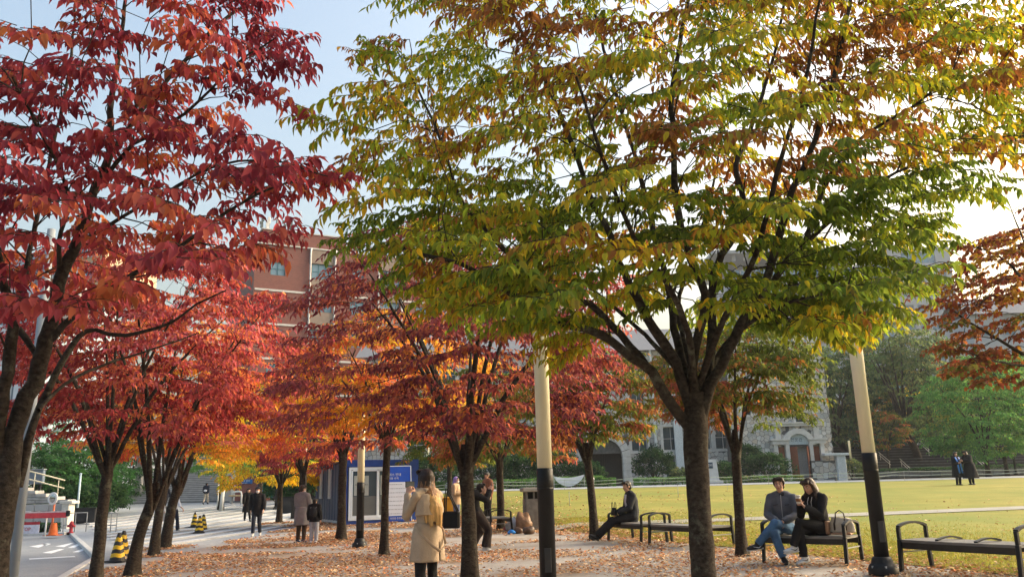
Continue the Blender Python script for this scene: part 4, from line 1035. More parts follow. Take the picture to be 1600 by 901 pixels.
def brick_building():
    A = Vector((-28.3, 87.0, 0)); B = Vector((9.4, 107.2, 0)); ang = math.atan2(B.y - A.y, B.x - A.x); L = (B - A).length; zb = 1.6
    root = thing('brick_building', 'tall red brick building with white pipes and roof aerials, behind the tree crowns', 'building', (A.x, A.y, zb), ang)
    H = 26.9; ST = 3.8; M_PANEL = mat('beige_panel', (.27, .215, .18), .9, .08, 2, .2, 20); TEAL = mat('teal_window_frame', (.06, .20, .24), .5); WP = mat('white_pipe', (.66, .66, .66), .5)
    bays = []     # (start, width, type)
    u = 0.0; k = 0
    while u < L - .5:
        wd = 6.1 if k == 0 else (2.9 if k % 2 else 5.2); wd = min(wd, L - u); bays.append((u, wd, k % 2)); u += wd; k += 1
    holes = []; wl = []
    for (u, wd, ty) in bays:
        for s_ in range(7):
            v = H - 3.45 - s_ * ST
            if v < .4: continue
            if ty: wl.append((u + .22, v, wd - .5, 1.75, 3))
            elif wd > 3: wl.append((u + (1.75 if u < 1 else wd * .36), v, 1.6, 1.5, 2))
    holes = [(a, a + c, b, b + d) for a, b, c, d, _ in wl]
    mb = MB(); 
    wall_with_holes(mb, 0, L, -3, H, holes, depth=.25)
    for a, b in (((0, 0), (0, 16)), ((L, 16), (L, 0))):
        mb.add([(a[0], a[1], -3), (b[0], b[1], -3), (b[0], b[1], H), (a[0], a[1], H)], [(3, 2, 1, 0)])
    mb.add([(0, 0, H - .02), (L, 0, H - .02), (L, 16, H - .02), (0, 16, H - .02)], [(0, 1, 2, 3)]); mb.build('wall', M_BRICK, root)
    for (u, wd, ty) in bays:
        if ty:
            for s_ in range(8):                      # beige panels between the window rows
                v1 = H - 3.45 - s_ * ST + ST - .0 if s_ else H - .05; v0 = H - 3.45 - s_ * ST + 1.75
                if s_ == 0: v1 = H - .05
                else: v1 = H - 3.45 - (s_ - 1) * ST - .02
                if v1 < 0: continue
                v0 = max(v0, 0)
                s = MB(); s.box((u + wd / 2, -.04, (v0 + v1) / 2), (wd - .1, .12, v1 - v0 - .06)); s.build('panel', M_PANEL, root)
            for e in (u + .02, u + wd - .02):
                s = MB(); s.tube([(e, -.2, 0), (e, -.2, H - .6), (e + .05, -.2, H + .1)], .10, 8); s.build('pipe', WP, root)
        else:
            for s_ in range(7):
                v = H - 5.2 - s_ * ST
                if v > 0: s = MB(); s.box((u + wd / 2, -.03, v), (wd - .25, .1, .22)); s.build('string_course', M_TRIM, root)
    for a, b, c, d, nx in wl: window(root, a, b, c, d, .12, TEAL, GLASS_B, nx, 2 if nx == 2 else 2)
    s = MB(); s.box((L / 2, -.02, H + .06), (L + .2, .3, .14)); s.build('coping', M_TRIM, root)
    s = MB(); s.box((5.6, 4, H + .95), (9.6, 7, 1.9)); s.box((5.6, 4, H + 1.95), (9.8, 7.2, .12), mi=1); s.build('roof_house', [M_BRICK, M_TRIM], root)
    AER = mat('aerial_grey', (.10, .12, .12), .6)
    for u_, h in ((5.0, 4.6), (9.6, 3.9)):
        s = MB(); s.tube([(u_, .6, H), (u_, .6, H + h)], [.05, .02], 6); s.build('aerial', WP, root)
    rng = random.Random(4)
    for k, (u_, z0) in enumerate(((.9, 2.1), (1.6, 2.1), (2.4, 2.1), (3.3, 2.1), (4.2, 2.1))):      # phone masts
        s = MB(); s.tube([(u_, 1.2, H), (u_, 1.2, H + z0 + 1.3)], .05, 6)
        for j in range(3):
            s.box((u_ + rng.uniform(-.3, .3), .95, H + z0 + .2 + j * .42), (.3, .18, .8 if k in (1, 2) else .36), mi=1 if k in (1, 2) else 0, bevel=.02)
        s.build('phone_mast', [AER, WP], root)
    return root

def modern_building():
    WHITE = mat('white_cladding', (.58, .62, .66), .45, .06, 1.2); CREAM = mat('sunlit_cladding', (.48, .38, .25), .6)  # warm sunlight on the upper storey is put into its base colour
    d = 58.0; xr = P(62, 500, d).x; zb = 1.0; xl = xr - 22
    root = thing('office_building', 'white and blue glass building behind the red trees at the left edge', 'building', (xr, d, zb))
    H = 18.0
    s = MB(); s.box((-11, 6, H / 2 - 1), (21.6, 12, H + 2)); s.build('wall', mat('blue_grey_wall', (.33, .42, .50), .4), root)
    k = 0; x = -.9
    while x > -21:
        for j in range(4):
            s = MB(); s.box((x, -.12, 2.2 + j * 4.3), (.62, .16, 3.9), bevel=.03); s.build('cladding_panel', WHITE, root)
        x -= .78
    s = MB(); s.box((.1, -.3, H / 2), (.5, .5, H + 1), bevel=.05); s.build('column', mat('pale_blue_column', (.40, .52, .62), .5), root)
    s = MB(); s.box((2.0, 5, H - .4), (4.0, 9, 3.4)); up = s.build('upper_storey', CREAM, root)
    for a in range(2):
        for b in range(2): window(up, .3 + a * 1.8, H - 1.7 + b * 1.6, 1.3, 1.2, .42, WHITE, GLASS_B, 2, 1)
    return root

def far_tower():
    CON = mat('pale_concrete', (.43, .45, .47), .8, .06, .1); d = 215.0
    xr = P(1497, 480, d).x; xm = P(1388, 480, d).x; xl = P(1132, 480, d).x; zb = 3.0
    H = P(1440, 386, d).z - zb
    root = thing('office_tower', 'hazy pale grey office block with a grid of windows, far behind the right hand trees', 'building', (xm, d, zb))
    W = xr - xm; holes = []; wl = []
    for i in range(5):
        for j in range(9):
            u = 1.2 + i * (W - 2.0) / 5; v = H - 9.2 - j * 4.6
            if v > 2: wl.append((u, v, 2.3, 2.4))
    holes = [(a, a + c, b, b + e) for a, b, c, e in wl]; big = (W * .28, W * .78, H - 4.6, H - 1.4); holes.append(big)
    mb = MB(); wall_with_holes(mb, 0, W, -3, H, holes, depth=.6)
    mb.add([(W, 0, -3), (W, 30, -3), (W, 30, H), (W, 0, H)], [(0, 1, 2, 3)]); mb.add([(0, 0, -3), (0, 30, -3), (0, 30, H), (0, 0, H)], [(3, 2, 1, 0)]); mb.add([(0, 0, H), (W, 0, H), (W, 30, H), (0, 30, H)], [(0, 1, 2, 3)]); mb.build('wall', CON, root)
    FR = mat('grey_frame', (.35, .37, .4), .6)
    for a, b, c, e in wl: window(root, a, b, c, e, .3, FR, GLASS_B, 2, 1, .15)
    window(root, big[0], big[2], big[1] - big[0], big[3] - big[2], .3, FR, GLASS_B, 6, 1, .2)
    s = MB(); s.box((-1.1, -.5, H / 2 - 2), (2.0, 2, H - 6)); s.build('glass_bay', GLASS_B, root)
    W2 = xm - xl; H3 = P(1260, 398, d).z - zb
    s = MB(); s.box((-W2 / 2 - 2.2, 14, H3 / 2 - 4), (W2 - .6, 26, H3 - 6)); s.box((-W2 / 2 - 2.2, 13.5, H3 + 1.3), (W2, 28, .9)); s.box((-W2 / 2 - 2.2, 19, H3), (W2 - 3, 16, 2.6))
    s.build('low_block', CON, root)
    for k in range(14):
        s = MB(); s.box((-W2 + 1 + k * (W2 - 4) / 13, 1.6, H3 + .0), (.9, 1.0, 1.9)); s.build('pillar', CON, root)
    for i in range(10):
        for j in range(6): window(root, -W2 + 1.5 + i * (W2 - 6) / 10, H3 - 6.0 - j * 4.5, 3.6, 2.4, .7, FR, GLASS_B, 3, 1, .15)
    return root
def far_house():
    d = 120.0; c = P(1566, 480, d); root = thing('gabled_house', 'pale house with a grey pitched roof, far behind the right hand maple', 'house', (c.x, d, 3))
    H = c.z - 3
    s = MB(); s.box((2, 4, H / 2 - 2), (14, 8, H + 2)); s.build('wall', mat('pale_concrete', None), root)
    s = MB(); s.add([(-5.6, -.6, H - 1), (9.6, -.6, H - 1), (9.6, 4, H + 2.2), (-5.6, 4, H + 2.2), (-5.6, 8.6, H - 1), (9.6, 8.6, H - 1)], [(0, 1, 2, 3), (3, 2, 5, 4)]); s.build('roof', mat('grey_roof', None), root)
    for k in range(4): window(root, -3.5 + k * 3.2, H - 4.2, 1.6, 1.6, -.05, mat('grey_frame', None), GLASS_B, 2, 1)
    return root
# ------------------------------------------------------------------ street furniture and other things
BLACK = mat('black_steel', (.012, .0135, .016), .5, .3, 5, .15, 60, spec=.3)
CREAM = mat('cream_diffuser', (.78, .74, .54), .4, .07, 3, stretch=(3, 3, .5))
STEEL = mat('grey_steel', (.30, .31, .31), .45, .15, 6)
WHITEP = mat('white_paint', (.72, .72, .70), .5, .05, 4)
def text(parent, body, size, loc, m, rot=(90, 0, 0), align='CENTER', name='lettering', line=1.0, ext=.002):
    cu = bpy.data.curves.new('text', 'FONT'); cu.body = body; cu.size = size; cu.extrude = ext; cu.align_x = align; cu.align_y = 'CENTER'; cu.space_line = line; cu.resolution_u = 2
    o = bpy.data.objects.new('text', cu); C.objects.link(o)
    dg = bpy.context.evaluated_depsgraph_get(); me = bpy.data.meshes.new_from_object(o.evaluated_get(dg)); bpy.data.objects.remove(o); bpy.data.curves.remove(cu)
    me.name = name; me.materials.clear(); me.materials.append(m)
    t = link_mesh(name, me, parent); t.location = loc; t.rotation_euler = tuple(R(a) for a in rot); t['kind'] = 'stuff'; return t

# lamps ---------------------------------------------------------------
def lamp(loc, label):
    r = thing('street_lamp', label, 'street lamp', loc, group='column lamps along the avenue')
    MB().lathe([(.205, 0), (.21, .03), (.205, .10), (.175, .155), (.155, .17), (.15, .20), (.135, .245), (.11, .265)], n=24).build('base_flange', BLACK, r)
    MB().lathe([(.106, .26), (.106, 1.50), (.111, 1.505), (.111, 1.52), (.106, 1.525), (.109, 1.53), (.109, 1.77), (.1, 1.775)], n=24).build('pole', BLACK, r)
    MB().lathe([(.098, 1.77), (.098, 3.05), (.101, 3.06), (.101, 3.66), (.094, 3.69), (.03, 3.70)], n=24).build('diffuser', CREAM, r)
    for k in range(6): a = R(60 * k + 20); MB().cyl((.185 * math.cos(a), .185 * math.sin(a), .09), .016, .05, 6).build('bolt', STEEL, r)
    MB().box((0, -.104, .62), (.085, .016, .30), bevel=.006).build('access_door', mat('door_black', (.035, .037, .04), .55), r)
    r.scale = (.93, .93, .92); return r
g = G(1381, 11.8); L0 = lamp(g, 'column lamp at the right, standing between two benches')
dup(L0, G(858.5, 10.25), label='nearest column lamp, between the stone bin and the big green tree')
dup(L0, G(562, 22.0), label='column lamp in front of the glass doors of the blue container')
dup(L0, G(474, 39.0), label='column lamp behind the adult in the grey coat, left of the container')
dup(L0, G(431, 56.0), label='column lamp farthest down the avenue among the yellow leaves')
dup(L0, G(669, 66.0), label='column lamp far behind the woman in the trench coat')
for px, d in ((1366, 74), (1333, 78), (1588, 72)):
    dup(L0, G(px, d), label={1366: 'pale column lamp before the terraced steps, just right of the near lamp', 1333: 'pale column lamp beside the leaning trunk by the stone building corner', 1588: 'pale column lamp under the bright green tree at the right edge'}[px])

# benches -------------------------------------------------------------
def bench(a, b, label, depth=.58, dividers=False, lean=0):
    """a, b: ground points of the two front legs"""
    a = Vector(a); b = Vector(b); L = (b - a).length; rz = math.atan2(b.y - a.y, b.x - a.x)
    r = thing('park_bench', label, 'bench', a, rz, 'benches along the lawn edge')
    SEAT = mat('grey_bench_seat', (.17, .165, .155), .6, .22, 5, .2, 40, stretch=(1, 8, 8)); SEATF = mat('dark_bench_edge', (.030, .027, .024), .6, .2, 8)
    h = .43; n = 10; bow = -.05
    def arc(t): return bow * 4 * t * (1 - t)
    s = MB(); vs = []; fs = []
    for i in range(n + 1):
        t = i / n; x = L * t; y0 = arc(t); y1 = depth + arc(t)
        vs += [(x, y0, h), (x, y1, h), (x, y1, h - .035), (x, y0, h - .035)]
    for i in range(n):
        for j in range(4): fs.append((i * 4 + j, i * 4 + 4 + j, i * 4 + 4 + (j + 1) % 4, i * 4 + (j + 1) % 4))
    fs += [(3, 2, 1, 0), (n * 4, n * 4 + 1, n * 4 + 2, n * 4 + 3)]
    s.add(vs, [f[::-1] for f in fs]); s.build('seat', SEAT, r)
    for off in (0.005, depth - .045):
        s = MB()
        for i in range(n): s.bar((L * i / n, off + .02 + arc(i / n), h - .075), (L * (i + 1) / n, off + .02 + arc((i + 1) / n), h - .075), .045, .09)
        s.build('seat_rail', SEATF, r)
    for x in (0, L):
        for y, sl in ((0, -.035), (depth, .035)):
            s = MB(); s.bar((x, y + sl, 0), (x, y, h), .055, .055, bevel=.008); s.bar((x, y, h), (x, y, .60), .05, .05, bevel=.008); s.build('leg', BLACK, r)
        s = MB(); pts = [(x, depth * t, .60 + .055 * math.sin(math.pi * t) ** .7) for t in np.linspace(0, 1, 9)]
        for p, q in zip(pts[:-1], pts[1:]): s.bar(p, q, .06, .03)
        s.build('armrest', BLACK, r)
        s = MB(); s.bar((x, .01, .26), (x, depth - .01, .26), .016, .016); s.build('stretcher', STEEL, r)
    if dividers:
        for t in (.33, .66):
            s = MB(); pts = [(L * t, depth * u, h + .002 + .045 * math.sin(math.pi * u)) for u in np.linspace(.06, .94, 8)]
            for p, q in zip(pts[:-1], pts[1:]): s.bar(p, q, .05, .02)
            s.build('divider', BLACK, r)
    return r
gp = GP
bench(gp(1412, 893), gp(1600, 909), 'empty bench with two low dividers at the right edge', dividers=True)
bench(gp(1196, 879), gp(1325, 883), 'bench with a couple seated on it, left of the lamp')
bench(gp(1017, 851), gp(1113, 857), 'empty bench half hidden by the big green tree trunk')
bench(gp(953, 844), gp(1004, 850), 'bench whose left end holds the man sitting alone')
bench(G(757, 26.5), G(757, 26.5) + Vector((.25, -1.5, 0)), 'far bench seen end-on beside the bending person', depth=.6)

# stone litter bin and rubbish -----------------------------------------
def stone_bin():
    g = GP(839, 827); r = thing('litter_bin', 'square stone litter bin with a flat cap beside the near lamp', 'litter bin', g, R(6))
    ST = mat('bin_stone', (.15, .14, .125), .9, .25, 6, .4, 30, col2=(.25, .235, .21)); DK = mat('bin_dark', (.02, .02, .02), .8)
    w_ = .44
    for k in range(4):
        a = R(90 * k); M = Matrix.Rotation(a, 4, 'Z') @ Matrix.Translation((0, -w_, .46))
        s = MB(); s.box((0, 0, 0), (w_ * 2 - .02, .06, .92), M=M, bevel=.01); s.build('side_slab', ST, r)
        for x in (-.40, -.13, .13, .40):
            M2 = Matrix.Rotation(a, 4, 'Z') @ Matrix.Translation((x, -w_ + .03, 1.03)); s = MB(); s.box((0, 0, 0), (.06, .07, .22), M=M2); s.build('slot_bar', ST, r)
    r.scale = (.8, .8, .98)
    s = MB(); s.box((0, 0, 1.03), (.7, .7, .20)); s.build('inner_bin', DK, r)
    s = MB(); s.box((0, 0, 1.20), (1.12, 1.12, .13), bevel=.04); s.build('cap', mat('cap_stone', (.36, .345, .31), .8, .12, 5, .2, 30), r)
stone_bin()
def rubbish(px, py, r, label, col, seed, name='rubbish_bag', knot=True, sq=.75):
    g = GP(px, py); rt = thing(name, label, 'rubbish bag', g, group='rubbish left beside the bin')
    rng = random.Random(seed); s = MB(); s.ball((0, 0, r * sq * .8), (r, r * .85, r * sq), 14, 10)
    s.v = [tuple(Vector(v) * (1 + .35 * noise.noise(Vector(v) * (4.2 / r * .25) + Vector((seed, 0, 0))))) for v in s.v]; s.v = [(x, y, max(z, 0)) for x, y, z in s.v]
    s.build('bag', mat('bag_' + name + str(seed), col, .4, .2, 12, .5, 25), rt)
    if knot: s = MB(); s.tube([(0, 0, r * sq * 1.5), (.02, 0, r * sq * 1.9), (.06, .01, r * sq * 2.2)], [.03, .02, .05], 7); s.build('knot', mat('bag_' + name + str(seed), None), rt)
rubbish(802, 829, .25, 'white plastic rubbish bag left of the bin', (.62, .62, .66), 1)
rubbish(799, 834, .14, 'bright blue plastic bag on the ground before the white one', (.03, .22, .62), 2, knot=False, sq=.5)
rubbish(793, 829, .12, 'small pink crumpled bag leaning on the white bag', (.62, .2, .25), 3, knot=False)
rubbish(819, 830, .25, 'tall brown paper bag leaning on the bin', (.22, .13, .075), 4, knot=False, sq=1.25)
rubbish(826, 834, .19, 'low dark brown bag lying before the bin', (.085, .05, .032), 5, knot=False, sq=.6)
rubbish(811, 833, .15, 'dark brown crumpled bag between the white and paper bags', (.10, .055, .035), 6, knot=False, sq=.6)

# yellow utility box behind the trench coat -----------------------------
def yellow_cart():
    g = G(700, 31.0); r = thing('utility_cart', 'yellow orange utility cart behind the black handbag', 'cart', g, R(8))
    Y = mat('yellow_plastic', (.62, .30, .02), .5, .1, 5)
    s = MB(); s.box((0, 0, .58), (.62, .5, .72), bevel=.05); s.build('tub', Y, r); s = MB(); s.box((0, 0, .97), (.68, .56, .06), bevel=.02); s.build('lid', Y, r)
    for x in (-.24, .24):
        s = MB(); s.tube([(x - .03, -.2, .11), (x + .03, -.2, .11)], .11, 14); s.build('wheel', BLACK, r)
    s = MB(); s.tube([(.31, .2, .9), (.50, .2, 1.0), (.50, -.2, 1.0), (.31, -.2, .9)], .018, 6); s.build('handle', STEEL, r)
yellow_cart()

# container office ------------------------------------------------------
def container():
    g = G(539, 34.6); h = g + Vector((2.63, 1.22, 0)); rz = math.atan2(h.y - g.y, h.x - g.x); W = (h - g).length; Dp = 6.0; H = 2.62
    r = thing('container_office', 'dark blue steel container office with white framed glass doors', 'container', g, rz)
    BL = mat('container_blue', (.018, .055, .25), .45, .15, 3, .1, 20); NV = mat('container_navy', (.055, .072, .115), .5, .12, 2, .1, 20); FR = mat('white_frame', (.70, .76, .82), .4, .04, 4)
    # corrugated long side
    s = MB(); n = 46; vs = []
    for i in range(n + 1):
        y = Dp * i / n; x = (0, .0, .045, .045)[i % 4]; vs += [(x, y, .16), (x, y, H - .1)]
    s.add(vs, [(2 * i, 2 * i + 1, 2 * i + 3, 2 * i + 2) for i in range(n)]); s.build('corrugated_side', NV, r)
    s = MB(); s.box((W / 2, Dp, H / 2), (W, .08, H)); s.box((W - .03, Dp / 2, H / 2), (.06, Dp - .1, H - .1)); s.box((W / 2, Dp / 2, H - .03), (W, Dp, .06)); s.build('shell', NV, r)
    s = MB(); s.box((W / 2, Dp / 2, .12), (W - .02, Dp, .1)); s.build('floor', mat('dim_hall', None), r)
    for x, y in ((.04, .04), (W - .04, .04), (.04, Dp - .04)):
        s = MB(); s.box((x + (.10 if x > 1 else 0), y, H / 2), (.08 if x < 1 else .34, .1, H)); s.build('corner_post', BL, r)
    s = MB(); s.box((W / 2, .03, .09), (W, .12, .18)); s.build('bottom_beam', BL, r)
    s = MB(); s.box((W / 2, .02, H - .14), (W, .12, .28)); s.build('top_beam', BL, r)
    for k in range(4): s = MB(); s.box((W * (.2 + .2 * k), -.05, H - .14), (.34, .02, .18), bevel=.01); s.build('beam_panel', BL, r)
    x0, x1, z0, z1 = .12, W - .42, .2, H - .30
    s = MB(); s.box(((x0 + x1) / 2, 0, z0 + .06), (x1 - x0, .12, .12)); s.box(((x0 + x1) / 2, 0, z1 - .05), (x1 - x0, .12, .1)); s.box((x0 + .045, 0, (z0 + z1) / 2), (.09, .118, z1 - z0 - .2)); s.box((x1 - .045, 0, (z0 + z1) / 2), (.09, .118, z1 - z0 - .2))
    s.build('door_frame', FR, r)
    GR = mat('frosted_band', (.13, .14, .14), .35, .08, 2); NT = mat('grey_notice', (.36, .39, .37), .6, .05, 3); TX = mat('black_print', (.02, .02, .025), .7)
    xm = (x0 + x1) / 2 + .05
    for k, (a, b) in enumerate(((x0 + .1, xm), (xm, x1 - .1))):
        o = thing_part = MB(); w2 = b - a
        o.box((a + .03, -.03 + .05 * k, (z0 + z1) / 2), (.06, .05, z1 - z0 - .24)); o.box((b - .03, -.03 + .05 * k, (z0 + z1) / 2), (.06, .05, z1 - z0 - .24)); o.box(((a + b) / 2, -.03 + .05 * k, z0 + .15), (w2 - .12, .05, .06)); o.box(((a + b) / 2, -.03 + .05 * k, z1 - .13), (w2 - .12, .05, .06))
        dr = o.build('sliding_door', FR, r)
        p = MB(); p.add([(a + .06, -.02 + .05 * k, 1.15), (b - .06, -.02 + .05 * k, 1.15), (b - .06, -.02 + .05 * k, z1 - .16), (a + .06, -.02 + .05 * k, z1 - .16)], [(0, 1, 2, 3)]); p.build('pane', GLASS, dr)
        p = MB(); p.box(((a + b) / 2, -.02 + .05 * k, (z0 + .18 + 1.15) / 2), (w2 - .12, .012, .97 - z0 + .0)); p.build('frosted_panel', GR, dr)
        n_ = MB(); nx0 = a + .09; n_.box((nx0 + .33, -.034 + .05 * k, 1.58), (.62, .008, .80)); nn = n_.build('notice', NT, dr)
    for body, sz, x, z in (('소독', .17, x0 + .52, 1.83), ('AUTONOMOUS', .075, x0 + .52, 1.62), ('운영', .085, x0 + .52, 1.47), ('점검 중', .11, x0 + .52, 1.30), ('B1', .2, xm + .42, 1.82), ('안내', .09, xm + .42, 1.58)):
        text(r, body, sz, (x, -.045 + (.05 if x > xm else 0), z), TX)
    for k, y in enumerate((2.9, 4.7)):        # two tall side windows
        s = MB(); s.box((-.03, y, 1.72), (.05, .52, 1.3)); fr = s.build('window', mat('pale_window_frame', None), r); p = MB(); p.box((-.06, y, 1.72), (.02, .36, 1.12)); p.build('blind', mat('cream_blind', (.50, .47, .40), .8), fr)
    text(r, 'CUBE', .42, (-.02, 1.1, 1.45), WHITEP, rot=(90, 90, -90), name='side_lettering')
    for y in (.6, 2.2, 3.8, 5.4): s = MB(); s.box((.15, y, .08), (.3, .25, .16)); s.build('foot_block', KERBM, r)
KERBM = M_KERB
container()
def board():
    a = GP(598, 813); b = GP(642, 808); d = 32.0; a = G(601, d); b = G(643, d + .3); rz = math.atan2(b.y - a.y, b.x - a.x); W = (b - a).length
    r = thing('notice_board', 'blue notice board with a white text panel leaning before the container', 'notice board', a, rz)
    BB = mat('board_blue', (.02, .085, .48), .4, .1, 2); PN = mat('board_white', (.66, .70, .78), .5, .03, 3); TX = mat('grey_print', (.33, .36, .42), .7)
    tilt = Matrix.Translation((0, 0, .2)) @ Matrix.Rotation(R(-7), 4, 'X')
    hb = 2.05
    f = thing_board = MB(); f.box((0, 0, 0), (W, .05, hb), M=tilt @ Matrix.Translation((W / 2, 0, hb / 2)), bevel=.01); bd = f.build('board', BB, r)
    e = MB()
    for x in (.0, W): e.box((0, 0, 0), (.03, .07, hb), M=tilt @ Matrix.Translation((x, 0, hb / 2)))
    e.box((0, 0, 0), (W, .07, .03), M=tilt @ Matrix.Translation((W / 2, 0, hb))); e.build('frame', mat('white_frame', None), bd)
    p = MB(); p.box((0, 0, 0), (W * .82, .01, 1.25), M=tilt @ Matrix.Translation((W * .5, -.032, .82))); pn = p.build('text_panel', PN, bd)
    rng = random.Random(3); t = MB()
    for k in range(8):
        z = 1.36 - k * .155; x = .13; xe = W * (.86 if k % 3 else .6)
        while x < xe:
            l = rng.uniform(.02, .09); t.box((0, 0, 0), (l, .004, .026), M=tilt @ Matrix.Translation((x + l / 2, -.0405, z))); x += l + .022
    tt = t.build('text_lines', TX, bd); tt['kind'] = 'stuff'
    q = text(bd, '캠퍼스 안내', .12, (0, 0, 0), WHITEP); q.matrix_local = tilt @ Matrix.Translation((W * .34, -.034, 1.72)) @ Matrix.Rotation(R(90), 4, 'X')
    q = text(bd, '이용 수칙', .10, (0, 0, 0), WHITEP); q.matrix_local = tilt @ Matrix.Translation((W * .34, -.034, 1.58)) @ Matrix.Rotation(R(90), 4, 'X')
    q = text(bd, '방문을 환영합니다', .08, (0, 0, 0), WHITEP); q.matrix_local = tilt @ Matrix.Translation((W * .5, -.034, .1)) @ Matrix.Rotation(R(90), 4, 'X')
    for x in (.12, W - .12):
        s = MB(); s.tube([(x, -.05, .06), (x, .0, .22), (x, .35, 1.7)], .02, 6); s.tube([(x, -.25, .05), (x, .55, .05)], .02, 6); s.build('stand', STEEL, r)
board()

# striped cones ----------------------------------------------------------
def cone(loc, label, h=.68, rz=0):
    r = thing('traffic_cone', label, 'traffic cone', loc, rz, 'black and yellow striped cones')
    YE = mat('cone_yellow', (.66, .42, .02), .5, .08, 8); BK = mat('cone_black', (.02, .02, .022), .55)
    s = MB(); s.box((0, 0, .02), (.44, .44, .04), bevel=.012); s.build('base', BK, r)
    for k in range(7):
        z0 = .04 + (h - .04) * k / 7; z1 = .04 + (h - .04) * (k + 1) / 7
        f = lambda z: .155 * (1 - z / h) ** .8 + .035
        s = MB(); n = 18; dz = .035
        ring = lambda z: [(f(z) * math.cos(2 * math.pi * j / n), f(z) * math.sin(2 * math.pi * j / n), z - (dz * (1 - abs(((j / n * 4) % 1) * 2 - 1)) if .05 < z < h - .01 else 0)) for j in range(n)]
        a, b = ring(z0), ring(z1); s.add(a + b, [(j, (j + 1) % n, n + (j + 1) % n, n + j) for j in range(n)], 0, True)
        if k == 6: s.add(b, [tuple(range(n))])
        s.build('stripe', BK if k % 2 == 0 else YE, r)
    return r
c0 = cone(GP(183, 877), 'striped cone nearest, beside the V shaped trunk')
for px, py, lb in ((190.5, 871, 'striped cone half hidden behind the V shaped trunk'), (223, 827, 'lone striped cone on the pale paving between two trunks'), (303.5, 823, 'leftmost of three striped cones grouped on the stepped plaza'), (311, 832, 'middle and nearest of three striped cones grouped on the plaza'), (317, 828, 'rightmost of three striped cones grouped on the stepped plaza')):
    dup(c0, GP(px, py), rz=R(px * 7 % 40), label=lb)

# grey post and pole by the road -------------------------------------------
g = GP(152, 885); r = thing('post', 'grey steel post with a pale square cap beside the road kerb', 'post', g)
MB().box((0, 0, .66), (.09, .09, 1.32), bevel=.01).build('shaft', mat('weathered_post', (.20, .19, .17), .7, .25, 8), r); MB().box((0, 0, 1.35), (.2, .16, .11), bevel=.03).build('cap', WHITEP, r)
g = G(12.5, 11.5); r = thing('utility_pole', 'tall pale blue grey pole rising behind the near red tree', 'pole', g)
PB = mat('pale_pole', (.24, .27, .30), .6, .08, 2)
MB().tube([(0, 0, -.2), (0, 0, 5.4)], [.066, .055], 14).build('shaft', PB, r); MB().tube([(.0, 0, 4.15), (.35, 0, 4.2), (.6, 0, 4.5)], .03, 6).build('bracket', WHITEP, r); MB().ball((.36, 0, 4.12), .08, 10, 8).build('bracket_lamp', WHITEP, r)

